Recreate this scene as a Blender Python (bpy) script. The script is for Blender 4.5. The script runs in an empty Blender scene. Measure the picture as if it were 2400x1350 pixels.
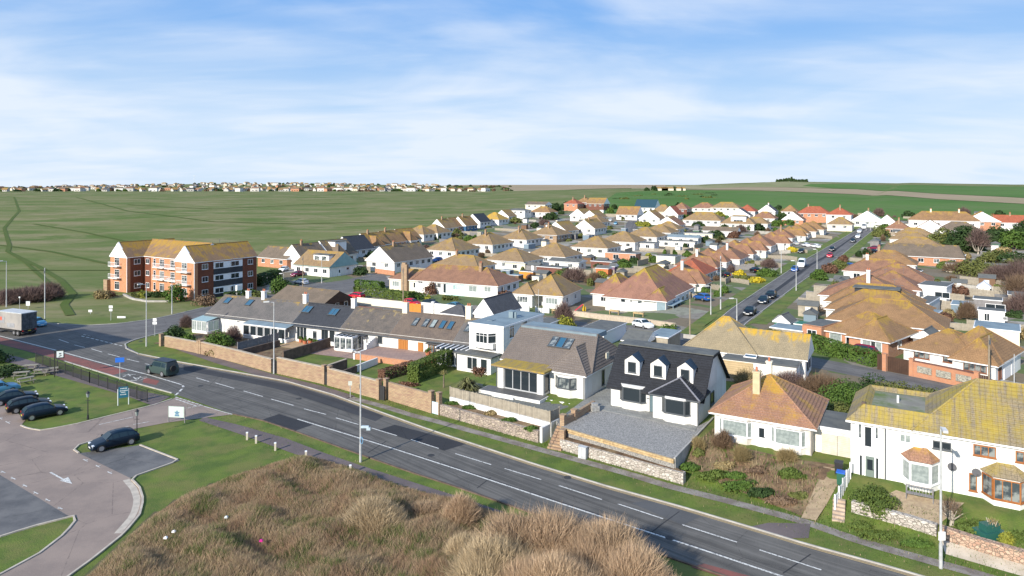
import bpy, math, random
import numpy as np
from mathutils import Vector, Matrix
R = math.radians
random.seed(7); rng = np.random.default_rng(7)
sc = bpy.context.scene
col = sc.collection
# ---------------------------------------------------------------- camera, sky, sun, exposure
CAMH, F, HOR, CX = 25.0, 1600.0, 437.0, 1200.0
cam = bpy.data.cameras.new("camera"); co = bpy.data.objects.new("camera", cam); col.objects.link(co)
co.location = (0, 0, CAMH); co.rotation_euler = (R(90), 0, 0)
cam.sensor_width = 36; cam.lens = 24; cam.shift_y = -(675 - HOR) / 2400
cam.clip_start = 0.5; cam.clip_end = 120000
sc.camera = co
SUN = Vector((-0.60, -0.80, 0)).normalized(); EL = R(25)
SUNV = Vector((SUN.x * math.cos(EL), SUN.y * math.cos(EL), math.sin(EL)))
sd = bpy.data.lights.new("sun", 'SUN'); sd.energy = 5.0; sd.angle = R(0.6); sd.color = (1.0, 0.93, 0.82)
so = bpy.data.objects.new("sun", sd); col.objects.link(so)
so.rotation_euler = SUNV.to_track_quat('Z', 'Y').to_euler()
world = bpy.data.worlds.new("World"); sc.world = world; world.use_nodes = True
sc.view_settings.view_transform = 'Standard'; sc.view_settings.look = 'None'
sc.view_settings.exposure = 0.44; sc.view_settings.gamma = 1.0; sc.view_settings.use_curve_mapping = False
class N:
 """small helper round a node tree"""
 def __init__(s, nt): s.nt = nt; nt.nodes.clear()
 def n(s, t, ins=None, **kw):
  nd = s.nt.nodes.new(t)
  for k, v in kw.items(): setattr(nd, k, v)
  for k, v in (ins or {}).items():
   if isinstance(v, bpy.types.NodeSocket): s.nt.links.new(v, nd.inputs[k])
   else: nd.inputs[k].default_value = v
  return nd
 def math(s, op, a, b=0.0, c=0.0, clamp=False):
  return s.n('ShaderNodeMath', {0: a, 1: b, 2: c}, operation=op, use_clamp=clamp).outputs[0]
 def mix(s, f, a, b, mode='MIX'):
  nd = s.n('ShaderNodeMix', data_type='RGBA', blend_type=mode)
  for i, v in ((0, f), (6, a), (7, b)):
   if isinstance(v, bpy.types.NodeSocket): s.nt.links.new(v, nd.inputs[i])
   else: nd.inputs[i].default_value = v if i == 0 else (tuple(v) + (1,))[:4]
  return nd.outputs[2]
 def noise(s, vec, scale, detail=4, rough=.55, dist=0.0):
  return s.n('ShaderNodeTexNoise', {'Vector': vec, 'Scale': scale, 'Detail': detail, 'Roughness': rough, 'Distortion': dist}).outputs['Fac']
 def ramp(s, f, a, b):   # smooth 0..1 between a and b
  return s.n('ShaderNodeMapRange', {0: f, 1: a, 2: b, 3: 0.0, 4: 1.0}, interpolation_type='SMOOTHSTEP', clamp=True).outputs[0]
 def scale(s, vec, v, rot=(0, 0, 0)):
  return s.n('ShaderNodeMapping', {'Vector': vec, 'Scale': v, 'Rotation': rot}).outputs[0]
w = N(world.node_tree)
sky = w.n('ShaderNodeTexSky', sky_type='NISHITA', sun_disc=False, sun_elevation=EL, sun_rotation=math.atan2(SUN.x, SUN.y) % (2 * math.pi), altitude=50, air_density=1.0, dust_density=0.6, ozone_density=2.0)
tc = w.n('ShaderNodeTexCoord').outputs['Generated']
sep = w.n('ShaderNodeSeparateXYZ', {0: tc})
zz = w.math('MAXIMUM', sep.outputs[2], 0.0)
den = w.math('ADD', zz, 0.16)
pv = w.n('ShaderNodeCombineXYZ', {0: w.math('DIVIDE', sep.outputs[0], den), 1: w.math('DIVIDE', sep.outputs[1], den), 2: 0.0}).outputs[0]
st = w.scale(pv, (0.75, 0.95, 1.0), (0, 0, R(22)))
n1 = w.noise(st, 0.95, 8, 0.52, 0.6)
n2 = w.noise(w.scale(pv, (0.35, 0.6, 1)), 1.3, 3, 0.5, 0.2)
n3 = w.noise(w.scale(pv, (.9, 2.4, 1), (0, 0, R(-24))), 1.7, 5, 0.5, 0.6)
cl = w.math('ADD', w.math('MULTIPLY', n1, 0.62), w.math('ADD', w.math('MULTIPLY', n2, 0.5), w.math('MULTIPLY', n3, 0.20)))
cl = w.ramp(cl, 0.53, 0.86)
horz = w.ramp(zz, 0.30, -0.02)
horz2 = w.math('POWER', horz, 1.6)
cl = w.math('MINIMUM', w.math('ADD', w.math('MULTIPLY', cl, 0.80), w.math('MULTIPLY', horz2, 0.50)), 0.9)
base = w.mix(0.88, sky.outputs[0], w.mix(w.ramp(zz, 0.0, 0.34), (5.2, 7.6, 10.2), (1.25, 3.95, 9.2)))
cc = w.mix(cl, base, (8.3, 9.1, 10.3))
bg = w.n('ShaderNodeBackground', {'Color': cc, 'Strength': 0.074})
w.n('ShaderNodeOutputWorld', {'Surface': bg.outputs[0]})
# ---------------------------------------------------------------- ground height and unprojection
def sstep(a, b, x):
 t = np.clip((x - a) / (b - a), 0, 1); return t * t * (3 - 2 * t)
RY = np.array([0, 225, 330, 390, 440, 650, 1000]); RZ = np.array([0, 0, 3.6, 5.6, 7.6, 13.2, 20.5])
LY = np.array([0, 215, 300, 450, 700, 1000, 1150, 1400, 1700, 2200, 3200, 5000]); LZ = np.array([0, 0, 1.4, 5.8, 11.0, 15.7, 15.9, 15.6, 18.0, 22.0, 15.0, -30.0])
RIDX = [-9999, 0, 300, 450, 800, 1000, 1250, 1500, 1700, 1850, 2000, 2200, 2400, 3200, 9999]
def T(x, y):
 x = np.asarray(x, float); y = np.asarray(y, float)
 px = CX + F * x / np.maximum(y, 20)
 l = np.interp(y, LY, LZ)
 top = np.interp(px, RIDX, [19, 19.5, 22, 25, 25, 24, 23.5, 23.4, 31, 35.5, 33.5, 30, 27, 25, 25])
 lp = 20.5 - l * 0
 r = np.where(y <= 1000, np.interp(y, RY, RZ), 20.5 + (top - 20.5) * sstep(1000, 1450, y))
 r = np.where(y > 1450, top + (28 - top) * sstep(1500, 2600, y), r)
 r = np.where(y > 2700, 28 + (-40 - 28) * sstep(2700, 5200, y), r)
 # left town hill carries its own crest
 l = l + sstep(1500, 2200, y) * (1 - sstep(2300, 3200, y)) * (np.interp(px, RIDX, [18, 19.5, 27, 33, 33, 28, 24, 23, 23, 23, 23, 23, 23, 23, 23]) - 22)
 b = np.where(y < 1100, sstep(950, 1500, px), sstep(1180, 1480, px))
 z = l * (1 - b) + r * b
 # brown ridge far behind the middle
 z = np.maximum(z, np.where((y > 2300), 31 * sstep(800, 1100, px) * sstep(2000, 2700, y) * (1 - sstep(3000, 5200, y)) - 40 * sstep(3000, 5200, y), -99))
 # raised house plots right of the terrace
 s = (x + 14.5) * .623 + (y - 75.5) * .782
 u = (x + 14.5) * .852 - (y - 75.5) * .5236
 s0 = np.interp(u, [5, 17, 24, 40], [5.4, 5.4, 5.0, 4.6]); s1 = np.interp(u, [5, 17, 24, 40], [6.0, 6.0, 9.0, 10.0])
 ua = np.where(s < 30, 5.8, 1.0); 
 z = z + 1.7 * np.clip((s - s0) / (s1 - s0), 0, 1) * np.where(s < 20, sstep(5.7, 6.6, u), sstep(-2, 14, u))
 z = z - 0.42 * ((s > 5.8) & (s < 11.0) & (u > 6) & (u < 18.9))
 return z
def Tf(x, y): return float(T(x, y))
def G(px, py, h=0.0):
 """world point where the ray through a photo pixel meets the ground raised by h"""
 k = (py - HOR) / F; a = (px - CX) / F
 def g(Y): return CAMH - k * Y - h - Tf(a * Y, Y)
 Y = 25.0; prev = Y
 ys = 25.0 * 1.012 ** np.arange(0, 460)
 v = CAMH - k * ys - h - T(a * ys, ys)
 idx = np.nonzero(v <= 0)[0]
 if len(idx) == 0: Y = 4000.0 if k <= 0 else min((CAMH - h) / k, 4000)
 else:
  i = idx[0]
  if i == 0: Y = ys[0]
  else:
   lo, hi = ys[i - 1], ys[i]
   for _ in range(18):
    m = (lo + hi) / 2
    if g(m) <= 0: hi = m
    else: lo = m
   Y = hi
 X = a * Y
 return Vector((X, Y, Tf(X, Y)))
UA = -31.6
# ---------------------------------------------------------------- object helpers
def tag(o, label=None, cat=None, group=None, kind=None):
 if label: o['label'] = label
 if cat: o['category'] = cat
 if group: o['group'] = group
 if kind: o['kind'] = kind
 return o
def thing(name, label, cat, loc=(0, 0, 0), rz=0.0, group=None):
 o = bpy.data.objects.new(name, None); col.objects.link(o); o.empty_display_size = .3
 o.location = loc; o.rotation_euler = (0, 0, rz)
 return tag(o, label, cat, group)
def put(name, me, parent=None, loc=(0, 0, 0), rot=(0, 0, 0), scale=None):
 o = bpy.data.objects.new(name, me); col.objects.link(o)
 o.parent = parent; o.location = loc; o.rotation_euler = rot
 if scale: o.scale = scale
 return o
class MB:
 def __init__(s): s.v = []; s.f = []; s.m = []; s.uv = None
 def poly(s, pts, m=0):
  b = len(s.v); s.v += [tuple(p) for p in pts]; s.f.append(tuple(range(b, b + len(pts)))); s.m.append(m); return s
 def box(s, x0, x1, y0, y1, z0, z1, m=0, rot=None):
  c = [(x0, y0, z0), (x1, y0, z0), (x1, y1, z0), (x0, y1, z0), (x0, y0, z1), (x1, y0, z1), (x1, y1, z1), (x0, y1, z1)]
  if rot: c = [tuple(rot @ Vector(p)) for p in c]
  b = len(s.v); s.v += c
  for q in ((0, 3, 2, 1), (4, 5, 6, 7), (0, 1, 5, 4), (1, 2, 6, 5), (2, 3, 7, 6), (3, 0, 4, 7)):
   s.f.append(tuple(b + i for i in q)); s.m.append(m)
  return s
 def prism(s, pts, z0, z1, m=0, mt=None):
  """pts: list (x,y) anticlockwise"""
  b = len(s.v); n = len(pts)
  s.v += [(p[0], p[1], z0) for p in pts] + [(p[0], p[1], z1) for p in pts]
  s.f.append(tuple(b + i for i in reversed(range(n)))); s.m.append(m)
  s.f.append(tuple(b + n + i for i in range(n))); s.m.append(m if mt is None else mt)
  for i in range(n):
   j = (i + 1) % n; s.f.append((b + i, b + j, b + n + j, b + n + i)); s.m.append(m)
  return s
 def tube(s, p0, p1, r0, r1=None, n=8, m=0, cap=True):
  p0 = Vector(p0); p1 = Vector(p1); r1 = r0 if r1 is None else r1
  d = (p1 - p0).normalized(); a = d.orthogonal().normalized(); c = d.cross(a); b = len(s.v)
  for p, r in ((p0, r0), (p1, r1)):
   for i in range(n):
    t = 2 * math.pi * i / n; s.v.append(tuple(p + a * (r * math.cos(t)) + c * (r * math.sin(t))))
  for i in range(n):
   j = (i + 1) % n; s.f.append((b + i, b + j, b + n + j, b + n + i)); s.m.append(m)
  if cap:
   s.f.append(tuple(b + i for i in reversed(range(n)))); s.m.append(m)
   s.f.append(tuple(b + n + i for i in range(n))); s.m.append(m)
  return s
 def mesh(s, name, mats, smooth=False, uv=True):
  me = bpy.data.meshes.new(name); me.from_pydata(s.v, [], s.f)
  for m in (mats if isinstance(mats, (list, tuple)) else [mats]): me.materials.append(m)
  me.polygons.foreach_set('material_index', s.m)
  if smooth: me.polygons.foreach_set('use_smooth', [True] * len(s.f))
  if uv:
   l = me.uv_layers.new(name='UVMap'); ud = l.data
   if s.uv is not None:
    for p in me.polygons:
     for li in p.loop_indices: ud[li].uv = s.uv[me.loops[li].vertex_index]
   else:
    for p in me.polygons:
     nn = p.normal
     if abs(nn.z) > .985: ta = Vector((1, 0, 0)); tb = Vector((0, 1, 0))
     else: ta = Vector((-nn.y, nn.x, 0)).normalized(); tb = nn.cross(ta)
     for li in p.loop_indices:
      c = me.vertices[me.loops[li].vertex_index].co; ud[li].uv = (c.dot(ta), c.dot(tb))
  me.update(); return me
 def build(s, name, mats, parent=None, loc=(0, 0, 0), rot=(0, 0, 0), smooth=False, uv=True):
  return put(name, s.mesh(name, mats, smooth, uv), parent, loc, rot)
def fast(name, V, Fc, mats, cols=None, mi=None, smooth=False):
 """numpy mesh; Fc (M,k)"""
 me = bpy.data.meshes.new(name); nv = len(V); M, k = Fc.shape
 me.vertices.add(nv); me.vertices.foreach_set('co', np.ascontiguousarray(V, dtype=np.float32).ravel())
 me.loops.add(M * k); me.loops.foreach_set('vertex_index', Fc.astype(np.int32).ravel())
 me.polygons.add(M); me.polygons.foreach_set('loop_start', np.arange(0, M * k, k, dtype=np.int32))
 for m in (mats if isinstance(mats, (list, tuple)) else [mats]): me.materials.append(m)
 if mi is not None: me.polygons.foreach_set('material_index', mi.astype(np.int32))
 me.polygons.foreach_set('use_smooth', np.full(M, bool(smooth)))
 if cols is not None:
  a = me.attributes.new('Col', 'FLOAT_COLOR', 'POINT')
  c = np.ones((nv, 4), np.float32); c[:, :3] = cols; a.data.foreach_set('color', c.ravel())
 me.update(calc_edges=True); return me
# ---------------------------------------------------------------- materials
MC = {}
def mat(name, c1, c2=None, scale=2.0, rough=.85, bump=0.0, bs=30.0, kind=None, p=None, coord='Object', metal=0.0, detail=5, spec=.35, lo=.35, hi=.65):
 if name in MC: return MC[name]
 m = bpy.data.materials.new(name); m.use_nodes = True; n = N(m.node_tree)
 tcn = n.n('ShaderNodeTexCoord'); v = tcn.outputs['UV'] if coord == 'UV' else tcn.outputs[coord] if coord != 'World' else n.n('ShaderNodeNewGeometry').outputs['Position']
 if c2 is None: c2 = tuple(x * .8 for x in c1)
 c = n.mix(n.ramp(n.noise(v, scale, detail), lo, hi), c1, c2)
 h = n.noise(v, bs, 3)
 p = p or {}
 if kind == 'brick':
  bw, bh = p.get('w', .225), p.get('h', .075)
  bt = n.n('ShaderNodeTexBrick', {'Vector': tcn.outputs['UV'], 'Color1': (1, 1, 1, 1), 'Color2': (.55, .55, .55, 1), 'Mortar': (0, 0, 0, 1), 'Scale': 1.0, 'Mortar Size': p.get('m', .008), 'Mortar Smooth': .3, 'Bias': 0.0, 'Brick Width': bw, 'Row Height': bh})
  c = n.mix(bt.outputs['Fac'], n.mix(bt.outputs['Color'], n.mix(.5, c, c2), c), p.get('mc', (.4, .36, .3)))
  h = n.math('SUBTRACT', n.math('MULTIPLY', h, .3), bt.outputs['Fac'])
 if kind == 'tile':
  bt = n.n('ShaderNodeTexBrick', {'Vector': tcn.outputs['UV'], 'Color1': (1, 1, 1, 1), 'Color2': (0, 0, 0, 1), 'Mortar': (.2, .2, .2, 1), 'Scale': 1.0, 'Mortar Size': .012, 'Mortar Smooth': .5, 'Bias': 0.0, 'Brick Width': p.get('w', .28), 'Row Height': p.get('h', .3)}, offset=p.get('off', 0.5))
  sp = n.n('ShaderNodeSeparateXYZ', {0: tcn.outputs['UV']})
  row = n.math('FRACT', n.math('DIVIDE', sp.outputs[1], p.get('h', .3)))
  fine = n.noise(tcn.outputs['UV'], 9.0, 4)
  c = n.mix(n.math('MULTIPLY', bt.outputs['Color'], .30), c, tuple(min(1, x * 1.35) for x in c1))
  c = n.mix(n.ramp(fine, .42, .75), c, tuple(x * .62 for x in c2))
  c = n.mix(n.math('MULTIPLY', bt.outputs['Fac'], .6), c, tuple(x * .4 for x in c2))
  if 'lich' in p:
   gz = n.n('ShaderNodeSeparateXYZ', {0: tcn.outputs['Generated']}).outputs[2]
   ob = n.n('ShaderNodeObjectInfo').outputs['Random']
   ns = n.noise(tcn.outputs['Object'], p.get('ls', .55), 6, .62)
   fac = n.math('ADD', n.math('ADD', ns, n.math('MULTIPLY', n.math('POWER', gz, 3.0), p.get('lz', .28))), n.math('MULTIPLY', n.math('SUBTRACT', ob, .5), .08))
   fac = n.math('ADD', fac, n.math('MULTIPLY', n.math('SUBTRACT', fine, .5), .25))
   f2 = n.ramp(fac, p.get('l0', .62), p.get('l1', .80))
   st_ = n.noise(n.scale(tcn.outputs['UV'], (2.6, .35, 1)), 1.0, 4, .6); f2 = n.math('MULTIPLY', f2, n.ramp(st_, .30, .58)); c = n.mix(n.math('MULTIPLY', f2, .9), c, n.mix(n.noise(tcn.outputs['Object'], 3.0, 3), p['lich'], tuple(x * .55 for x in p['lich'])))
  h = n.math('ADD', n.math('MULTIPLY', h, .25), n.math('SUBTRACT', n.math('SUBTRACT', 1.0, row), bt.outputs['Fac']))
 if kind == 'wave':
  wv = n.n('ShaderNodeTexWave', {'Vector': tcn.outputs['UV'], 'Scale': p.get('s', 3.0), 'Distortion': 0.0}, bands_direction=p.get('d', 'X')).outputs['Fac']
  c = n.mix(n.math('MULTIPLY', wv, p.get('a', .35)), c, tuple(x * .45 for x in c1)); h = n.math('ADD', n.math('MULTIPLY', h, .3), wv)
 if kind == 'blocks':
  vr = n.n('ShaderNodeTexVoronoi', {'Vector': n.scale(tcn.outputs['UV'], p.get('sc', (3, 5, 1))), 'Scale': 1.0}, feature='F1')
  ve = n.n('ShaderNodeTexVoronoi', {'Vector': n.scale(tcn.outputs['UV'], p.get('sc', (3, 5, 1))), 'Scale': 1.0}, feature='DISTANCE_TO_EDGE').outputs['Distance']
  sc1 = n.n('ShaderNodeSeparateColor', {0: vr.outputs['Color']}).outputs[0]
  c = n.mix(sc1, c, p.get('c3', c2)); e = n.ramp(ve, 0.0, .09)
  c = n.mix(e, p.get('mc', (.16, .14, .11)), c); h = n.math('ADD', e, n.math('MULTIPLY', h, .3))
 if 'dirt' in p:
  dn = n.noise(n.scale(v, p.get('ds', (.5, .5, .5))), 1.3, 6, .65)
  c = n.mix(n.math('MULTIPLY', n.ramp(dn, .44, .64), p.get('da', .5)), c, p['dirt'])
 b = n.n('ShaderNodeBsdfPrincipled', {'Base Color': c, 'Roughness': rough, 'Metallic': metal, 'Specular IOR Level': spec})
 if bump:
  bn = n.n('ShaderNodeBump', {'Height': h, 'Strength': bump, 'Distance': p.get('bd', .03)}); m.node_tree.links.new(bn.outputs[0], b.inputs['Normal'])
 n.n('ShaderNodeOutputMaterial', {'Surface': b.outputs[0]})
 MC[name] = m; return m
def flat(name, c, rough=.5, metal=0.0, spec=.5, coat=0.0):
 if name in MC: return MC[name]
 m = bpy.data.materials.new(name); m.use_nodes = True; n = N(m.node_tree)
 v = n.n('ShaderNodeTexCoord').outputs['Object']
 cc = n.mix(n.noise(v, 6.0, 4), tuple(x * .92 for x in c), tuple(min(1, x * 1.06) for x in c))
 b = n.n('ShaderNodeBsdfPrincipled', {'Base Color': cc, 'Roughness': rough, 'Metallic': metal, 'Specular IOR Level': spec, 'Coat Weight': coat})
 n.n('ShaderNodeOutputMaterial', {'Surface': b.outputs[0]}); MC[name] = m; return m
def veg(name='foliage', rough=.75, tr=.15):
 if name in MC: return MC[name]
 m = bpy.data.materials.new(name); m.use_nodes = True; n = N(m.node_tree)
 a = n.n('ShaderNodeAttribute', attribute_name='Col').outputs['Color']
 b = n.n('ShaderNodeBsdfPrincipled', {'Base Color': a, 'Roughness': rough, 'Specular IOR Level': .2})
 t = n.n('ShaderNodeBsdfTranslucent', {'Color': a})
 s = n.n('ShaderNodeMixShader', {0: tr, 1: b.outputs[0], 2: t.outputs[0]})
 n.n('ShaderNodeOutputMaterial', {'Surface': s.outputs[0]}); MC[name] = m; return m
LICH = (.44, .28, .045)
white = mat('white_render', (.74, .73, .70), (.68, .665, .63), .5, .9, .08, 60, p={'dirt': (.50, .475, .43), 'da': .28, 'ds': (1.1, 1.1, .25)})
cream = mat('cream_render', (.72, .66, .52), (.66, .60, .47), .5, .9, .08, 60)
wtrim = flat('white_trim', (.80, .80, .80), .45)
gtrim = flat('grey_trim', (.09, .10, .11), .4)
btrim = flat('brown_frame', (.20, .07, .03), .5)
wood_o = flat('orange_wood_frame', (.38, .15, .03), .5)
blueglass = None
def glass(name, c, rough=.08):
 return flat(name, c, rough, 0, .45)
gl_dark = glass('window_glass', (.022, .03, .036)); gl_mid = mat('window_glass_curtained', (.05, .065, .075), (.24, .26, .25), 1.3, .12, 0, 30, spec=.9, lo=.45, hi=.6)
gl_pale = mat('window_glass_blind', (.30, .34, .325), (.20, .235, .23), 3, .2, 0, 30, 'wave', {'s': 2.2, 'a': .35}, spec=.5); gl_blue = glass('roof_window_glass', (.03, .10, .17), .05)
tile_b = mat('brown_roof_tile', (.30, .175, .085), (.22, .13, .065), .6, .9, .5, 40, 'tile', {'lich': LICH, 'l0': .57, 'l1': .77})
tile_t = mat('tan_roof_tile', (.30, .205, .11), (.23, .155, .085), .6, .9, .5, 40, 'tile', {'lich': LICH, 'l0': .54, 'l1': .76})
tile_g = mat('greybrown_roof_tile', (.19, .145, .105), (.14, .11, .08), .5, .9, .4, 40, 'tile', {'lich': LICH, 'l0': .70, 'l1': .88})
tile_r = mat('red_roof_tile', (.38, .115, .06), (.29, .085, .045), .7, .9, .4, 40, 'tile', {'lich': LICH, 'l0': .75, 'l1': .95})
tile_p = mat('pinkbrown_roof_tile', (.29, .155, .095), (.215, .115, .075), .7, .9, .5, 40, 'tile', {'lich': LICH, 'l0': .60, 'l1': .80})
tile_y = mat('lichened_roof_tile', (.25, .165, .09), (.20, .13, .08), .6, .9, .5, 40, 'tile', {'lich': (.52, .33, .025), 'l0': .42, 'l1': .66})
slate = mat('dark_slate', (.05, .053, .06), (.035, .037, .043), 2, .7, .3, 40, 'tile', {'h': .25, 'w': .3})
slate_b = mat('grey_slate', (.10, .10, .105), (.075, .075, .08), 1, .8, .3, 40, 'tile', {'h': .25, 'w': .3})
felt = mat('grey_felt', (.12, .125, .12), (.085, .09, .09), .7, .9, .1, 20, p={'dirt': (.17, .17, .15), 'da': .5})
felt_b = mat('bluegrey_felt', (.20, .26, .29), (.16, .21, .24), .6, .8, .1, 20)
brick_o = mat('orange_brick', (.50, .20, .085), (.42, .16, .075), 1.5, .9, .3, 50, 'brick')
brick_d = mat('dark_brick', (.20, .07, .045), (.14, .05, .035), 1.5, .9, .3, 50, 'brick', {'mc': (.18, .12, .1)})
brick_t = mat('tan_brick', (.44, .31, .185), (.35, .245, .145), 1.2, .92, .6, 40, 'brick', {'mc': (.26, .20, .15), 'w': .5, 'h': .17, 'm': .025, 'dirt': (.25, .15, .11), 'da': .75, 'ds': (.5, .5, 4.0)})
stone_p = mat('pale_stone', (.50, .42, .33), (.36, .29, .23), 1.5, .95, .8, 30, 'blocks', {'sc': (3.2, 5.5, 1), 'c3': (.30, .24, .21), 'bd': .06})
stone_w = mat('white_washed_stone', (.62, .58, .52), (.45, .41, .35), 1.5, .95, .8, 30, 'blocks', {'sc': (3, 5.5, 1), 'c3': (.38, .33, .29), 'bd': .06, 'mc': (.25, .22, .18)})
flint = mat('flint', (.30, .30, .27), (.12, .12, .12), 3, .8, .8, 30, 'blocks', {'sc': (9, 9, 1), 'c3': (.5, .47, .38), 'mc': (.30, .26, .18)})
timber = mat('weathered_timber', (.42, .37, .29), (.32, .28, .22), 2, .9, .4, 40, 'wave', {'s': 2.2, 'a': .45})
timber_o = mat('new_timber', (.52, .38, .20), (.36, .25, .13), 4, .85, .3, 40)
timber_g = mat('grey_timber', (.26, .25, .25), (.20, .19, .19), 2, .9, .4, 40, 'wave', {'s': 2.2, 'a': .4})
darkwall = mat('dark_block_wall', (.14, .10, .075), (.09, .065, .05), 1.5, .95, .6, 20)
lawn = mat('lawn_grass', (.115, .160, .024), (.070, .112, .018), .45, .95, .6, 9, coord='World', p={'dirt': (.16, .15, .045), 'da': .65, 'ds': (.22, .22, .22), 'bd': .08}, detail=8)
soil = mat('garden_soil', (.21, .13, .075), (.10, .065, .04), 1.1, .98, .9, 12, coord='World', p={'bd': .1, 'dirt': (.28, .22, .12), 'da': .6})
gravel = mat('grey_gravel', (.36, .345, .32), (.19, .185, .175), 9, .95, 1.0, 22, coord='World', p={'bd': .05}, lo=.4, hi=.6)
paving = mat('grey_paving', (.27, .27, .25), (.20, .20, .19), .8, .9, .3, 20, 'brick', {'w': .6, 'h': .6, 'm': .015, 'mc': (.13, .13, .12)})
pave_p = mat('pink_paving', (.36, .24, .19), (.28, .19, .16), .8, .9, .3, 20, 'brick', {'w': .6, 'h': .6, 'm': .015, 'mc': (.16, .12, .1)})
concrete = mat('concrete', (.42, .40, .36), (.33, .31, .28), 1, .9, .2, 20)
deck = mat('grey_deck', (.13, .13, .13), (.10, .10, .10), 1, .6, .2, 20, 'wave', {'s': 3.5, 'd': 'Y', 'a': .4})
def asph(name, a, b, streak=True, tint=None):
 if name in MC: return MC[name]
 m = bpy.data.materials.new(name); m.use_nodes = True; n = N(m.node_tree)
 uv = n.n('ShaderNodeTexCoord').outputs['UV']; P = n.n('ShaderNodeNewGeometry').outputs['Position']
 c = n.mix(n.ramp(n.noise(P, .35, 6, .6), .35, .65), a, b)
 if streak:
  c = n.mix(n.math('MULTIPLY', n.ramp(n.noise(n.scale(uv, (.035, 1.1, 1)), 1.0, 4, .6), .4, .65), .7), c, tuple(x * .6 for x in b))
  c = n.mix(n.math('MULTIPLY', n.ramp(n.noise(n.scale(uv, (.02, 2.3, 1)), 1.3, 3, .6), .5, .7), .35), c, tuple(min(1, x * 1.5) for x in a))
 c = n.mix(n.math('MULTIPLY', n.ramp(n.noise(P, 1.7, 5, .7), .62, .72), .35), c, tuple(x * .55 for x in b))
 ck = n.n('ShaderNodeTexVoronoi', {'Vector': P, 'Scale': .16}, feature='DISTANCE_TO_EDGE').outputs['Distance']
 c = n.mix(n.math('MULTIPLY', n.ramp(n.math('ADD', ck, n.math('MULTIPLY', n.noise(P, 2.0, 4), .03)), .022, .014), .5), c, tuple(x * .4 for x in b))
 g = n.noise(P, 26.0, 2); c = n.mix(n.math('MULTIPLY', n.ramp(g, .45, .75), .35), c, tuple(min(1, x * 1.6) for x in a))
 bs = n.n('ShaderNodeBsdfPrincipled', {'Base Color': c, 'Roughness': .88, 'Specular IOR Level': .3})
 bn = n.n('ShaderNodeBump', {'Height': g, 'Strength': .4, 'Distance': .02}); m.node_tree.links.new(bn.outputs[0], bs.inputs['Normal'])
 n.n('ShaderNodeOutputMaterial', {'Surface': bs.outputs[0]}); MC[name] = m; return m
road_m = asph('road_asphalt', (.132, .124, .112), (.092, .087, .080))
road_d = asph('dark_patch_asphalt', (.035, .036, .04), (.028, .029, .032), False)
road_f = asph('street_asphalt', (.155, .146, .138), (.11, .104, .10))
drive_m = asph('pinkish_asphalt', (.275, .215, .178), (.215, .17, .145), False)
bay_m = asph('grey_bay_asphalt', (.15, .145, .14), (.085, .085, .088), False)
foot_m = asph('footway_asphalt', (.15, .12, .115), (.11, .09, .088), False)
red_m = asph('red_lane_asphalt', (.24, .085, .07), (.14, .07, .06), False)
def paint_mat():
 m = bpy.data.materials.new('worn_road_paint'); m.use_nodes = True; n = N(m.node_tree)
 P = n.n('ShaderNodeNewGeometry').outputs['Position']
 c = n.mix(n.ramp(n.noise(P, 7.0, 5, .7), .47, .64), (.62, .61, .57), (.17, .165, .16))
 b = n.n('ShaderNodeBsdfPrincipled', {'Base Color': c, 'Roughness': .8}); n.n('ShaderNodeOutputMaterial', {'Surface': b.outputs[0]}); return m
paint = paint_mat()
# ================================================================ GROUND
def field_mat(name, c1, c2, c3, s1, s2, stretch=(1, 1, 1)):
 m = bpy.data.materials.new(name); m.use_nodes = True; n = N(m.node_tree)
 P = n.scale(n.n('ShaderNodeNewGeometry').outputs['Position'], stretch)
 a = n.mix(n.ramp(n.noise(P, s1, 8, .62, .4), .38, .62), c1, c2)
 a = n.mix(n.math('MULTIPLY', n.ramp(n.noise(P, s2, 7, .68, .6), .43, .66), .8), a, c3)
 a = n.mix(n.math('MULTIPLY', n.ramp(n.noise(P, s2 * 9, 6, .75), .5, .72), .45), a, tuple(x * .55 for x in c1))
 b = n.n('ShaderNodeBsdfPrincipled', {'Base Color': a, 'Roughness': .95, 'Specular IOR Level': .1})
 n.n('ShaderNodeOutputMaterial', {'Surface': b.outputs[0]}); return m
rough_field = field_mat('rough_grassland', (.098, .140, .036), (.155, .168, .062), (.245, .210, .115), .03, .045, (.6, 1.0, 1))
crop_green = field_mat('green_crop', (.070, .145, .030), (.088, .165, .038), (.115, .165, .055), .006, .01)
stubble = field_mat('brown_field', (.36, .27, .18), (.31, .24, .155), (.28, .24, .14), .004, .008)
downs = field_mat('dry_downland', (.30, .26, .15), (.24, .235, .12), (.18, .20, .085), .006, .012)
def gardens_mat():
 m = bpy.data.materials.new('garden_ground'); m.use_nodes = True; n = N(m.node_tree)
 P = n.scale(n.n('ShaderNodeNewGeometry').outputs['Position'], (1, 1, 0), (0, 0, R(UA)))
 v = n.n('ShaderNodeTexVoronoi', {'Vector': n.scale(P, (.16, .085, 1)), 'Scale': 1.0}, distance='CHEBYCHEV').outputs['Color']
 s = n.n('ShaderNodeSeparateColor', {0: v})
 c = n.mix(n.ramp(s.outputs[0], .56, .60), (.085, .125, .03), (.225, .20, .165))
 c = n.mix(n.ramp(s.outputs[1], .66, .70), c, (.17, .13, .08))
 c = n.mix(n.ramp(s.outputs[2], .82, .84), c, (.34, .31, .27))
 c = n.mix(n.math('MULTIPLY', n.ramp(n.noise(P, .8, 7, .7), .42, .68), .6), c, (.09, .085, .05))
 b = n.n('ShaderNodeBsdfPrincipled', {'Base Color': c, 'Roughness': .95}); n.n('ShaderNodeOutputMaterial', {'Surface': b.outputs[0]}); return m
garden_m = gardens_mat()
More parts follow.
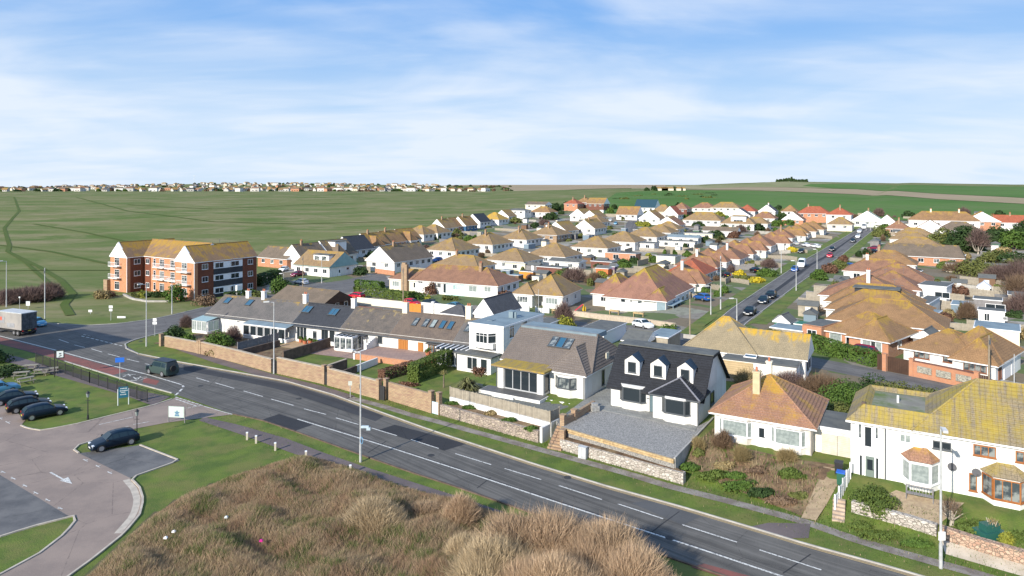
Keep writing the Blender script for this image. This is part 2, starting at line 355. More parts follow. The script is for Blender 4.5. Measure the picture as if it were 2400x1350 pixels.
def axis(parts):
 o = []
 for a, b, st in parts: o += list(np.arange(a, b, st))
 return np.array(o)
xs = axis([(-150, -14, 4), (-14, 50, .6), (50, 160, 4)]); g = 5 * 1.045 ** np.arange(0, 108)
xs = np.concatenate([-150 - np.cumsum(g)[::-1], xs, 160 + np.cumsum(g)])
ys = axis([(-60, 30, 15), (30, 88, .6), (88, 500, 4)]); ys = np.concatenate([ys, 500 + np.cumsum(4 * 1.028 ** np.arange(0, 145))])
XX, YY = np.meshgrid(xs, ys); ZZ = T(XX, np.maximum(YY, 30))
nx, ny = len(xs), len(ys)
V = np.stack([XX.ravel(), YY.ravel(), ZZ.ravel()], 1)
ii = (np.arange(ny - 1)[:, None] * nx + np.arange(nx - 1)[None, :]).ravel()
Fc = np.stack([ii, ii + 1, ii + nx + 1, ii + nx], 1)
cy = YY[:-1, :-1].ravel(); mi = np.where(cy < 118, 1, 0)
tag(put('terrain', fast('terrain', V, Fc, [rough_field, lawn], mi=mi, smooth=True)), kind='structure')
sea = MB(); sea.poly([(-60000, 1500, -41), (60000, 1500, -41), (60000, 90000, -41), (-60000, 90000, -41)])
tag(sea.build('sea_water', flat('sea_water', (.02, .07, .13), .25)), kind='structure')
def resample(pts, n):
 P = np.array([tuple(p)[:2] for p in pts], float); d = np.r_[0, np.cumsum(np.hypot(*np.diff(P, axis=0).T))]
 t = np.linspace(0, d[-1], n); return np.stack([np.interp(t, d, P[:, 0]), np.interp(t, d, P[:, 1])], 1), t
def W(pxs, h=0.0): return [G(p[0], p[1], h) for p in pxs]
def drape(name, L, Rr, m, off=.03, step=2.0, across=2, kind='structure', world=False, smooth=True):
 A = L if world else W(L); B = Rr if world else W(Rr)
 la = resample(A, 3)[1][-1]; n = max(3, int(la / step))
 a, t = resample(A, n); b, _ = resample(B, n)
 V = []; UVs = []
 for i in range(n):
  for j in range(across + 1):
   f = j / across; x, y = a[i] * (1 - f) + b[i] * f
   V.append((x, y, 0)); UVs.append((t[i], f * math.hypot(*(b[i] - a[i]))))
 V = np.array(V, float); V[:, 2] = T(V[:, 0], V[:, 1]) + off
 mb = MB(); mb.v = [tuple(v) for v in V]; k = across + 1
 for i in range(n - 1):
  for j in range(across):
   q = (i * k + j, i * k + j + 1, (i + 1) * k + j + 1, (i + 1) * k + j)
   p0, p1, p2 = (V[q[0]], V[q[1]], V[q[2]])
   if (p1[0] - p0[0]) * (p2[1] - p0[1]) - (p1[1] - p0[1]) * (p2[0] - p0[0]) < 0: q = q[::-1]
   mb.f.append(q); mb.m.append(0)
 mb.uv = UVs
 o = mb.build(name, m, smooth=smooth)
 return tag(o, kind=kind)
def ngon(name, pxs, m, off, z=None, kind='structure', thick=0.0):
 P = [G(*p) if z is None else Gz(*p, z) for p in pxs]
 zz = P[0].z if z is None else z
 mb = MB(); pts = [(p.x, p.y) for p in P]
 ar = sum(pts[i][0] * pts[(i + 1) % len(pts)][1] - pts[(i + 1) % len(pts)][0] * pts[i][1] for i in range(len(pts)))
 if ar < 0: pts = pts[::-1]
 if thick: mb.prism(pts, zz + off - thick, zz + off)
 else: mb.poly([(x, y, zz + off) for x, y in pts])
 return tag(mb.build(name, m), kind=kind)
def Gz(px, py, z):
 Y = F * (CAMH - z) / (py - HOR); return Vector(((px - CX) / F * Y, Y, z))
def strip(name, pts, width, m, off=.03, h=0.0, step=1.5, side=0.0, kind='structure', parent=None, world=False):
 """a band of given width along a polyline of photo pixels, lying on the ground (h = height of a kerb)"""
 A = pts if world else W(pts)
 L = resample(A, 3)[1][-1]; n = max(2, int(L / step)); a, t = resample(A, n)
 d = np.gradient(a, axis=0); d /= np.maximum(np.hypot(d[:, 0], d[:, 1]), 1e-6)[:, None]; nn = np.stack([-d[:, 1], d[:, 0]], 1)
 l = a + nn * (width / 2 + side); r = a + nn * (-width / 2 + side)
 mb = MB(); zc = T(a[:, 0], a[:, 1]); uv = []
 for i in range(n):
  z0 = zc[i] + off
  mb.v += [(l[i][0], l[i][1], z0 + h), (r[i][0], r[i][1], z0 + h)]; uv += [(t[i], width), (t[i], 0)]
  if h: mb.v += [(l[i][0], l[i][1], z0 - .1), (r[i][0], r[i][1], z0 - .1)]; uv += [(t[i], width), (t[i], 0)]
 k = 4 if h else 2
 for i in range(n - 1):
  b = i * k; c = b + k
  mb.f.append((b, b + 1, c + 1, c)); mb.m.append(0)
  if h: mb.f += [(b + 2, b, c, c + 2), (b + 1, b + 3, c + 3, c + 1)]; mb.m += [0, 0]
 if h: mb.f += [(0, 2, 3, 1), ((n - 1) * k, (n - 1) * k + 1, (n - 1) * k + 3, (n - 1) * k + 2)]; mb.m += [0, 0]
 mb.uv = uv
 o = mb.build(name, m, parent)
 if parent is None: tag(o, kind=kind)
 return o
# --- far fields
def rows(name, top, bot, m, off, step=12, across=14):
 return drape(name, top, bot, m, off, step, across)
rows('crop_field', [(1445, 452), (1560, 445), (1700, 447), (1850, 450), (2000, 456), (2200, 468), (2420, 480), (2700, 492)], [(1380, 500), (1560, 515), (1700, 515), (1850, 515), (2000, 520), (2200, 515), (2420, 520), (2700, 520)], crop_green, .25)
rows('stubble_field', [(1620, 443), (1740, 439.5), (1850, 440), (2000, 444), (2200, 455), (2420, 466), (2700, 478)], [(1600, 444.5), (1740, 445), (1850, 449.5), (2000, 455.5), (2200, 467.5), (2420, 479.5), (2700, 491.5)], stubble, .3)
rows('upper_crop_field', [(1900, 431), (2000, 431.5), (2200, 435.5), (2420, 438), (2700, 441)], [(1880, 436), (2000, 443.5), (2200, 454.5), (2420, 465.5), (2700, 477.5)], crop_green, .3)
rows('downland', [(1480, 437.5), (1600, 434), (1700, 429.5), (1850, 426.5), (1900, 428), (1950, 430.7)], [(1480, 444), (1600, 443.5), (1740, 439), (1850, 439.5), (1950, 441), (1960, 441.5)], downs, .25)
XY = lambda px, Y: Vector(((px - CX) / F * Y, Y, 0))
drape('far_brown_field', [XY(p, 2300) for p in (900, 1100, 1250, 1400, 1560)], [XY(p, 3050) for p in (900, 1100, 1250, 1400, 1560)], stubble, .5, 30, 12, world=True)
drape('middle_brown_field', [XY(p, 1190) for p in (1180, 1300, 1420, 1560)], [XY(p, 2250) for p in (1180, 1300, 1420, 1560)], stubble, .5, 30, 12, world=True)
# --- paths worn into the left field
track = field_mat('trodden_grass', (.075, .112, .025), (.085, .12, .03), (.09, .11, .03), .05, .1)
for pts, wd in (([(33, 462), (45, 495), (10, 535), (22, 575), (18, 590), (90, 625), (140, 655), (172, 690), (150, 715), (165, 740)], 1.6),
    ([(-60, 570), (20, 577), (120, 590), (260, 620), (420, 640)], 1.8), ([(18, 590), (60, 615), (110, 660), (120, 672)], 1.2),
    ([(180, 463), (300, 495), (500, 520), (700, 525), (900, 520)], 2.4), ([(80, 525), (200, 545), (330, 572)], 1.8),
    ([(-60, 636), (100, 634), (260, 634)], 1.4), ([(300, 480), (500, 490), (800, 476)], 3.5)):
 strip('trodden_path', pts, wd, track, .12, step=3)
# --- settlement ground
drape('garden_ground', [(440, 735), (560, 705), (600, 655), (620, 640), (700, 622), (900, 572), (1080, 530), (1250, 498), (1340, 488), (1500, 492), (1700, 496), (1900, 500), (2100, 503), (2300, 503), (2700, 505)],
 [(480, 775), (600, 790), (700, 800), (850, 818), (1000, 835), (1100, 850), (1250, 850), (1400, 870), (1500, 880), (1650, 890), (1800, 900), (1900, 930), (2100, 960), (2400, 1000), (2900, 1040)], garden_m, .035, 4.0, 60)
# --- the coast road
far_k = [(-260, 668), (-100, 700), (0, 727), (101, 757), (190, 781), (292, 808), (327, 830), (415, 848), (504, 864), (560, 874), (671, 894), (782, 926), (893, 967), (1004, 1007), (1153, 1056), (1250, 1088), (1420, 1140), (1600, 1190), (1785, 1245), (1900, 1280), (2030, 1315), (2160, 1352), (2400, 1425), (2900, 1570)]
near_k = [(-260, 750), (-100, 780), (0, 807), (151, 847), (265, 882), (312, 897), (403, 922), (545, 971), (612, 985), (690, 1011), (841, 1065), (967, 1109), (1060, 1139), (1300, 1222), (1560, 1305), (1700, 1352), (2000, 1450), (2400, 1590), (3000, 1800)]
drape('main_road', far_k, near_k, road_m, .03, 1.2, 6)
strip('kerb', far_k[6:], .12, concrete, .0, .11)
yel = flat('yellow_line_paint', (.50, .36, .17), .85)
chan = mat('pale_kerb_channel', (.34, .28, .21), (.26, .22, .17), 2, .9, .2, 20)
strip('gutter_strip', far_k[7:], .08, chan, .034, side=-.12)
strip('yellow_line', far_k[6:], .07, yel, .038, side=-.24); strip('yellow_line', far_k[6:], .07, yel, .038, side=-.38)
strip('kerb', near_k[3:7], .16, concrete, 0, .1); strip('kerb', near_k[7:], .14, darkwall, 0, .09)
# dark repair patches
ngon('tarmac_patch', [(612, 985), (654, 971), (734, 996), (690, 1011)], road_d, .036)
ngon('tarmac_patch', [(886, 1009), (925, 996), (1093, 1041), (1041, 1057)], road_d, .036)
drape('tarmac_patch', [(430, 856), (560, 881), (680, 903), (790, 936), (900, 976)], [(430, 868), (560, 893), (650, 912), (760, 948), (880, 988)], asph('older_tarmac', (.052, .053, .056), (.042, .043, .047)), .033, 1.2, 2)
ngon('tarmac_patch', [(1480, 1180), (1530, 1172), (1640, 1212), (1600, 1232)], asph('grey_patch', (.10, .10, .10), (.08, .08, .08), False), .036)
# cycle lane
drape('red_cycle_lane', [(-260, 736), (-100, 766), (0, 791), (126, 823), (252, 858), (300, 870)], [(-260, 749), (-100, 779), (0, 806), (151, 846), (232, 870), (262, 880)], red_m, .036, 1.5, 2)
ngon('red_lane_patch', [(338, 885), (374, 893), (366, 903), (334, 897)], red_m, .036)
ngon('red_lane_patch', [(1650, 1322), (1760, 1352), (1720, 1362), (1620, 1330)], red_m, .036)
def line(pts, wd=.13, off=.042): return strip('road_marking', pts, wd, paint, off)
for a in ([(571, 917), (616, 930)], [(636, 936), (688, 951)], [(713, 959), (764, 972)], [(787, 980), (841, 996)], [(871, 1004), (930, 1022)], [(963, 1031), (1028, 1052)], [(1067, 1064), (1151, 1090)], [(1183, 1099), (1268, 1125)], [(1310, 1139), (1411, 1172)], [(1448, 1182), (1554, 1217)], [(1599, 1231), (1727, 1272)], [(1780, 1290), (1925, 1337)], [(1990, 1358), (2140, 1405)],
  [(460, 886), (490, 895)], [(505, 898), (549, 911)], [(138, 796), (161, 804)], [(174, 809), (199, 815)], [(214, 818), (240, 826)], [(253, 830), (280, 837)], [(297, 842), (326, 849)], [(340, 853), (360, 857)]):
 line(a, .14)
for i in range(9):
 t = i / 9; x = 191 + 99 * t; y = 788 + 24 * t; line([(x, y), (x + 7, y + 1.7)], .2)
 line([(x + 4, y - 4), (x + 11, y - 2.3)], .12)
line([(-100, 762), (0, 788), (126, 820), (252, 855), (348, 879), (425, 902)], .2)
line([(697, 983), (915, 1050), (1060, 1097), (1160, 1130), (1314, 1181), (1660, 1294), (1850, 1358), (2050, 1425)], .17)
for a in ([(428, 904), (430, 908)], [(427, 912), (421, 918)], [(418, 921), (411, 927)]): line(a, .25)
for i in range(7):
 t = i / 7; line([(411 + 66 * t, 931 + 21 * t), (418 + 66 * t, 933 + 21 * t)], .16); 
 if i < 6: line([(411 + 58 * t, 935.5 + 20 * t), (418 + 58 * t, 938 + 20 * t)], .16)
line([(478, 953), (545, 972)], .12)
for a in ([(232, 996), (312, 978)], [(267, 1009), (301, 1000)], [(312, 996), (350, 989)], [(434, 958), (472, 951)]): line(a, .11)
line([(301, 842), (303, 842.5)], .15)
# cycle symbol and words worn into the lane: white strokes
for a in ([(288, 880), (318, 878)], [(300, 877), (306, 882)], [(312, 884), (320, 890)], [(316, 887), (344, 884)], [(322, 890), (330, 883)], [(330, 890), (345, 886)], [(288, 884), (296, 881)], [(306, 892), (322, 893)]): line(a, .16)
# --- side road and back street
drape('side_road', [(60, 746), (101, 757), (201, 763), (277, 759), (353, 749), (403, 739), (478, 721), (560, 703), (640, 688), (700, 668), (790, 660), (830, 652), (900, 640)],
 [(240, 796), (292, 808), (310, 800), (353, 787), (395, 776), (440, 762), (520, 738), (600, 722), (660, 706), (720, 694), (780, 690), (850, 682), (920, 672)], road_f, .05, 2.0, 4)
drape('back_street', [(700, 688), (830, 694), (960, 710), (1110, 725), (1250, 743), (1400, 758), (1560, 775), (1640, 790), (1700, 800), (1905, 838), (2056, 867), (2180, 890), (2400, 932), (2700, 990)],
 [(700, 712), (830, 716), (960, 733), (1110, 750), (1250, 765), (1400, 783), (1560, 803), (1620, 812), (1700, 827), (1905, 862), (2056, 893), (2150, 913), (2400, 962), (2700, 1025)], road_f, .055, 2.0, 3)
strip('kerb', [(101, 757), (201, 763), (277, 759), (353, 749), (403, 739), (478, 721)], .2, concrete, 0, .1)
strip('kerb', [(325, 830), (296, 818), (293, 806), (320, 795), (353, 787), (395, 776)], .2, concrete, 0, .1)
# --- the long street
ls_l = [(1600, 812), (1640, 786), (1682, 752), (1713, 726), (1773, 685), (1820, 654), (1895, 604), (1968, 563), (2016, 534), (2040, 524)]
ls_r = [(1700, 812), (1722, 786), (1750, 757), (1797, 722), (1843, 687), (1872, 665), (1916, 635), (1992, 583), (2051, 536), (2068, 524)]
drape('long_street', ls_l, ls_r, road_f, .07, 3, 4)
drape('long_street_wheel_track', [(1668, 795), (1740, 733), (1812, 682), (1900, 618), (1980, 568), (2030, 533)], [(1680, 795), (1750, 736), (1821, 684), (1905, 621), (1984, 569), (2033, 533)], road_d, .085, 3, 1)
strip('kerb', ls_l, .16, concrete, .02, .12, 3); strip('kerb', ls_r, .16, concrete, .02, .12, 3)
vg = [((1640, 775), (1668, 755), (1680, 745), (1655, 762)), ((1625, 768), (1650, 742), (1681, 738), (1668, 765)), ((1686, 728), (1702, 719), (1712, 722), (1702, 733)), ((1738, 698), (1765, 682), (1776, 684), (1750, 702)), ((1768, 678), (1795, 663), (1808, 661), (1785, 678)), ((1795, 660), (1820, 645), (1832, 643), (1810, 660)), ((1822, 640), (1890, 600), (1900, 600), (1835, 645)), ((1888, 597), (1960, 555), (1972, 560), (1900, 603)), ((1962, 553), (2012, 528), (2020, 531), (1974, 560)),
 ((1748, 765), (1797, 724), (1850, 704), (1830, 735)), ((1845, 697), (1860, 672), (1878, 675), (1880, 690)), ((1866, 676), (1905, 642), (1925, 640), (1900, 668)), ((1915, 638), (1990, 584), (2012, 584), (1945, 640)), ((1990, 582), (2050, 538), (2064, 538), (2010, 582))]
for q in vg: drape('verge_grass', [q[0], q[1]], [q[3], q[2]], lawn, .09, 3, 2)
strip('verge_grass', ls_l[1:], 3.0, lawn, .062, step=3, side=1.75); strip('verge_grass', ls_r[2:], 3.0, lawn, .062, step=3, side=-1.75)
drape('far_street', [(1400, 572), (1452, 545), (1480, 508), (1470, 498)], [(1440, 575), (1482, 545), (1520, 508), (1500, 498)], road_f, .08, 4, 2)
# --- footways
strip('footway', [(385, 801), (440, 822), (520, 849), (640, 884), (740, 908), (820, 933)], 1.7, foot_m, .025)
strip('footway', [(818, 932), (893, 951), (967, 974), (1020, 987), (1100, 1009), (1240, 1047), (1360, 1080), (1480, 1113), (1560, 1138), (1700, 1173), (1880, 1221), (2025, 1272), (2207, 1323), (2300, 1348), (2450, 1395), (2800, 1490)], 1.0, mat('old_concrete_path', (.27, .24, .21), (.17, .14, .12), .8, .95, .3, 15, coord='World'), .025)
ngon('layby_apron', [(1745, 1238), (1800, 1226), (1900, 1228), (1895, 1262), (1850, 1262)], foot_m, .028)
drape('footway', [(478, 978), (560, 996), (671, 1028), (760, 1062), (841, 1090), (960, 1128), (1060, 1160), (1180, 1200)], [(466, 986), (560, 1017), (650, 1050), (740, 1082), (800, 1102), (940, 1145), (1030, 1175), (1150, 1215)], foot_m, .026, 1.5, 2)
drape('footway', [(-200, 795), (40, 836), (112, 857), (260, 898), (330, 917), (400, 930)], [(-200, 812), (30, 852), (100, 872), (240, 912), (300, 930), (357, 951)], foot_m, .026, 1.5, 2)
ngon('footpath', [(-60, 892), (0, 876), (45, 864), (52, 868), (0, 892), (-60, 910)], mat('pale_path', (.30, .27, .23), (.25, .22, .19), 1, .9), .03)
# --- car park
ngon('car_park_road', [(413, 931), (545, 972), (470, 981), (436, 985), (392, 991), (308, 1007), (240, 1026), (181, 1045), (172, 1052), (185, 1063), (245, 1092), (305, 1121), (327, 1143), (336, 1172), (327, 1208), (290, 1252), (218, 1310), (160, 1352), (60, 1430), (-150, 1560), (-300, 1500), (-120, 1410), (0, 1348), (91, 1299), (152, 1252), (181, 1216), (174, 1210), (160, 1210), (0, 1114), (-200, 1010), (-200, 940), (0, 971), (49, 998), (65, 1005), (98, 1010), (181, 994), (357, 951), (403, 936)], drive_m, .031)
ngon('parking_bay', [(185, 1063), (328, 1044), (421, 1080), (305, 1121), (245, 1092)], bay_m, .034)
ngon('parking_bay', [(-60, 1080), (0, 1114), (160, 1210), (0, 1259), (-80, 1290), (-260, 1200)], bay_m, .034)
ngon('parking_bay', [(-200, 925), (0, 932), (60, 985), (49, 998), (0, 971), (-200, 940)], drive_m, .034)
lk = mat('pale_kerb', (.50, .44, .36), (.40, .35, .29), 2, .9, .2, 20)
for p in ([(49, 998), (65, 1005), (98, 1010), (181, 994), (357, 951), (403, 936)], [(250, 1024), (181, 1045), (172, 1052), (176, 1060), (185, 1063)], [(328, 1044), (421, 1080), (305, 1121), (327, 1143), (336, 1172), (327, 1208), (290, 1252), (218, 1310), (160, 1352), (60, 1430)], [(0, 1259), (80, 1234), (174, 1210), (181, 1216), (152, 1252), (91, 1299), (0, 1348), (-120, 1410)]):
 strip('kerb', p, .16, lk, .0, .1, 1.0)
strip('kerb', [(306, 1122), (326, 1145), (334, 1172), (325, 1207), (288, 1250)], .5, lk, .033, 0, 1.0, side=-.35)
for a, b in (((200, 1080), 1), ((229, 1094), 1), ((257, 1109), 1), ((7, 1107), 0), ((31, 1122), 0), ((58, 1139), 0), ((84, 1156), 0), ((112, 1173), 0), ((141, 1192), 0), ((18, 991), 1), ((0, 981), 1)):
 line([(a[0] - 5, a[1] - 2.5), (a[0] + 5, a[1] + 2.5)], .1, .045)
 s = 1 if b else -1; line([(a[0], a[1]), (a[0] + 6 * s, a[1] - 2 * s)], .1, .049)
line([(118, 1108), (152, 1127)], .16, .045)
ngon('road_marking', [(140, 1128), (160, 1119), (169, 1135)], paint, .046)
# --- rough bank of dead grass in the foreground
bank_px = [(634, 1091), (600, 1103), (530, 1126), (472, 1147), (410, 1180), (363, 1208), (320, 1245), (290, 1270), (250, 1310), (205, 1352), (100, 1450), (50, 1560), (1800, 1560), (1700, 1440), (1600, 1380), (1560, 1330), (1440, 1290), (1280, 1235), (1160, 1202), (1034, 1170), (950, 1145), (878, 1122), (819, 1098), (760, 1082), (715, 1072)]
bank = np.array([(g_.x, g_.y) for g_ in (Gz(px, py, 0.0) for px, py in bank_px)])
def inside(P, poly):
 r = np.zeros(len(P), bool); x, y = P[:, 0], P[:, 1]; j = len(poly) - 1
 for i in range(len(poly)):
  xi, yi = poly[i]; xj, yj = poly[j]
  c = ((yi > y) != (yj > y)) & (x < (xj - xi) * (y - yi) / (yj - yi + 1e-12) + xi); r ^= c; j = i
 return r
def edge_d(P, poly):
 d = np.full(len(P), 1e9)
 for i in range(len(poly)):
  a = poly[i]; b = poly[(i + 1) % len(poly)]; ab = b - a
  t = np.clip(((P - a) @ ab) / (ab @ ab), 0, 1); d = np.minimum(d, np.hypot(*(P - (a + t[:, None] * ab)).T))
 return d
def bumps(x, y): return .5 + .5 * (np.sin(x * .9 + 1.3 * np.sin(y * .7)) * .5 + np.sin(y * 1.3 + x * .4 + 2 * np.sin(x * .31)) * .5)
def bank_z(P):
 d = edge_d(P, bank); return np.clip(d / 3.0, 0, 1) ** .7 * (.35 + .75 * bumps(P[:, 0], P[:, 1]) ** 1.5) * inside(P, bank)
gx, gy = np.meshgrid(np.arange(-33, 24, .5), np.arange(30, 66, .5)); GP = np.stack([gx.ravel(), gy.ravel()], 1)
bz = bank_z(GP); nxg = gx.shape[1]
ii = (np.arange(gx.shape[0] - 1)[:, None] * nxg + np.arange(nxg - 1)[None, :]).ravel(); Fc = np.stack([ii, ii + 1, ii + nxg + 1, ii + nxg], 1)
keep = (bz[Fc] > 0.01).any(1)
tag(put('grass_bank', fast('grass_bank', np.c_[GP, bz - .0 + .015], Fc[keep], mat('dead_grass_soil', (.10, .082, .04), (.06, .07, .024), .8, 1, coord='World'), smooth=True)), kind='structure')
for px, py in ((700, 935), (1010, 1068), (1330, 1120), (1570, 1262), (470, 905), (330, 800)):
 p = G(px, py); mb = MB(); mb.tube((p.x, p.y, .03), (p.x, p.y, .045), .33, n=16); tag(mb.build('manhole_cover', mat('cast_iron_cover', (.05, .05, .05), (.03, .03, .03), 9, .7)), kind='structure')
for a in ([(1478, 1290), (1530, 1245), (1592, 1200)], [(1118, 1145), (1150, 1120)], [(862, 1062), (905, 1035)], [(1240, 1205), (1262, 1190)], [(1835, 1345), (1900, 1300)]): strip('tarmac_seam', a, .09, road_d, .037)
strip('tarmac_seam', [(480, 915), (620, 955), (800, 1010), (1000, 1075), (1200, 1140), (1450, 1222), (1700, 1305)], .10, asph('older_tarmac', (.05, .05, .05), (.04, .04, .04)), .037)
# ================================================================ BUILDING KIT
class Fr:
 """ground frame of a building: x along its front, y to its back"""
 def __init__(s, o, ang, z=None):
  s.o = Vector((o[0], o[1], Tf(o[0], o[1]) if z is None else z)); s.a = ang
  s.u = Vector((math.cos(ang), math.sin(ang), 0)); s.v = Vector((-math.sin(ang), math.cos(ang), 0))
 def hit(s, px, py, face='f', off=0.0):
  """(distance along the wall, height above the base) of the photo pixel seen on a wall plane"""
  nrm, par = (s.v, s.u) if face in 'fb' else (s.u, s.v)
  d = Vector(((px - CX) / F, 1.0, -(py - HOR) / F)); O = Vector((0, 0, CAMH))
  q = s.o + nrm * off; t = (q - O).dot(nrm) / d.dot(nrm); p = O + d * t
  return (p - s.o).dot(par), p.z - s.o.z
 def w(s, x, y, z=0.0): return s.o + s.u * x + s.v * y + Vector((0, 0, z))
def fit(A, B, h, z=None):
 a = G(A[0], A[1], h); b = G(B[0], B[1], h) if z is None else None
 if z is not None: a = Gz(A[0], A[1], z + h); b = Gz(B[0], B[1], z + h); a.z = z
 else:
  b = Gz(B[0], B[1], a.z + h)
 d = b - a; return Fr(a, math.atan2(d.y, d.x), a.z), math.hypot(d.x, d.y)
WM = {}
def win_mesh(w, h, n, fm, gm, tr=False, t=.07):
 k = (round(w, 1), round(h, 1), n, fm.name, gm.name, tr, t)
 if k in WM: return WM[k]
 w, h = k[0], k[1]; mb = MB(); y0, y1 = -.07, .03
 mb.box(0, t, y0, y1, 0, h); mb.box(w - t, w, y0, y1, 0, h); mb.box(t, w - t, y0, y1, h - t, h); mb.box(t, w - t, y0, y1, 0, t)
 for i in range(1, n): x = w * i / n; mb.box(x - t * .4, x + t * .4, y0 + .01, y1 - .01, t, h - t)
 if tr: mb.box(t, w - t, y0 + .015, y1 - .015, h * .72, h * .72 + t * .7)
 mb.box(-.05, w + .05, y0 - .05, y1 - .02, -.06, 0)
 fr_ = mb.mesh('window_frame', fm, uv=False)
 p = MB(); p.box(t * .8, w - t * .8, -.02, .01, t * .8, h - t * .8)
 WM[k] = (fr_, p.mesh('pane', gm, uv=False)); return WM[k]
def window(par, face, u, z, w, h, off=0.0, n=2, fm=None, gm=None, tr=False, name='window', t=.07):
 fm = fm or wtrim; gm = gm or gl_dark
 a, b = win_mesh(max(w, .3), max(h, .3), n, fm, gm, tr, t)
 loc, rz = {'f': ((u, off - .01, z), 0), 'r': ((off + .01, u, z), R(90)), 'b': ((u, off + .01, z), R(180)), 'l': ((off - .01, u, z), R(-90))}[face]
 o = put(name, a, par, loc, (0, 0, rz)); put('pane', b, o); return o
def wpx(par, fr, face, px0, py0, px1, py1, off=0.0, **kw):
 """a window given by its top-left and bottom-right pixel in the photograph, on the wall plane `off`"""
 u0, z1 = fr.hit(px0, py0, face, off); u1, z0 = fr.hit(px1, py1, face, off)
 if z1 - z0 < .35: z1 = z0 + .9
 return window(par, face, min(u0, u1), z0, abs(u1 - u0), z1 - z0, off, **kw)
def wall_vol(par, x0, x1, y0, y1, ze, m, gab=None, rh=0, z0=-.8, hl=0, hr=0):
 mb = MB(); mb.box(x0, x1, y0, y1, z0, ze)
 e = .02
 if gab == 'x':
  ym = (y0 + y1) / 2
  for (xa, xb, hh) in ((x0, x0 + .2, hl), (x1 - .2, x1, hr)):
   if hh: continue
   b = len(mb.v); mb.v += [(xa, y0, ze), (xa, y1, ze), (xa, ym, ze + rh), (xb, y0, ze), (xb, y1, ze), (xb, ym, ze + rh)]
   mb.f += [(b, b + 2, b + 1), (b + 3, b + 4, b + 5)]; mb.m += [0, 0]
 if gab == 'y':
  xm = (x0 + x1) / 2
  for (ya, yb, hh) in ((y0, y0 + .2, hl), (y1 - .2, y1, hr)):
   if hh: continue
   b = len(mb.v); mb.v += [(x0, ya, ze), (x1, ya, ze), (xm, ya, ze + rh), (x0, yb, ze), (x1, yb, ze), (xm, yb, ze + rh)]
   mb.f += [(b, b + 1, b + 2), (b + 3, b + 5, b + 4)]; mb.m += [0, 0]
 return mb.build('wall', m, par)
def roof_vol(par, x0, x1, y0, y1, ze, rh, m, axis='x', hl=None, hr=None, o=.4, name='roof', trim=None, course=0.0, cap=None):
 """pitched roof; hl / hr are the hip runs at the two ends (0 = gable, None = 45 degree plan hip)"""
 sw = axis == 'y'
 if sw: x0, x1, y0, y1 = y0, y1, x0, x1
 x0 -= o; x1 += o; y0 -= o; y1 += o; W_ = (y1 - y0) / 2; Ln = x1 - x0
 if hl is None: hl = min(W_, Ln / 2 - .15)
 if hr is None: hr = min(W_, Ln / 2 - .15)
 zb = ze - o * rh / max(W_, .1) * .8 - .02; th = .14; zt = zb + th; zr = ze + rh + .08; ym = (y0 + y1) / 2
 def q(p): return (p[1], p[0], p[2]) if sw else p
 mb = MB()
 c = [(x0, y0), (x1, y0), (x1, y1), (x0, y1)]
 lo = [q((a, b, zb)) for a, b in c]; hi = [q((a, b, zt)) for a, b in c]
 r0 = q((x0 + hl, ym, zr)); r1 = q((x1 - hr, ym, zr))
 def P(pts, mm):
  mb.poly(pts if not sw else pts[::-1], mm)
 P([lo[3], lo[2], lo[1], lo[0]], 1)
 for i in range(4):
  j = (i + 1) % 4; P([lo[i], lo[j], hi[j], hi[i]], 1)
 planes = [[hi[0], hi[1], r1, r0], [hi[2], hi[3], r0, r1], [hi[1], hi[2], r1], [hi[3], hi[0], r0]]
 for i, pl in enumerate(planes): P(pl, 0 if not ((i == 2 and hr == 0) or (i == 3 and hl == 0)) else 1)
 # ridge and hip cappings
 cp = MB()
 def bar(a, b):
  a = Vector(a); b = Vector(b)
  if (b - a).length > .3: cp.tube(a, b, .11, n=6)
 bar(r0, r1)
 if hl: bar(hi[0], r0); bar(hi[3], r0)
 if hr: bar(hi[1], r1); bar(hi[2], r1)
 ro = mb.build(name, [m, trim or wtrim], par)
 cp.build('ridge_tiles', cap or m, ro)
 if course:
  cm = MB()
  for i, pl in enumerate(planes):
   if (i == 2 and hr == 0) or (i == 3 and hl == 0): continue
   pl = [Vector(p) for p in pl]
   if sw: pl = [pl[1], pl[0]] + pl[2:][::-1]
   A, B = pl[0], pl[1]; C, D = (pl[2], pl[3]) if len(pl) == 4 else (pl[2], pl[2])
   nrm = (B - A).cross(D - A).normalized()
   if nrm.z < 0: nrm = -nrm
   sl = ((C + D) / 2 - (A + B) / 2).length; n = int(sl / course)
   for k in range(n):
    t0, t1 = k / n, (k + 1) / n
    a, b = A.lerp(D, t0), B.lerp(C, t0); c_, d_ = B.lerp(C, t1), A.lerp(D, t1)
    up = nrm * .06; ep = nrm * .02
    cm.poly([a + up, b + up, c_ + ep, d_ + ep]); cm.poly([a + ep * .2, b + ep * .2, b + up, a + up])
  tag(cm.build('tile_course', m, ro), kind='stuff')
 return ro
def flat_roof(par, x0, x1, y0, y1, ze, m, o=.15, th=.18, trim=None, name='roof'):
 mb = MB(); mb.box(x0 - o, x1 + o, y0 - o, y1 + o, ze, ze + th, 1); mb.box(x0 - o + .1, x1 + o - .1, y0 - o + .1, y1 + o - .1, ze + th, ze + th + .03, 0)
 return mb.build(name, [m, trim or wtrim], par)
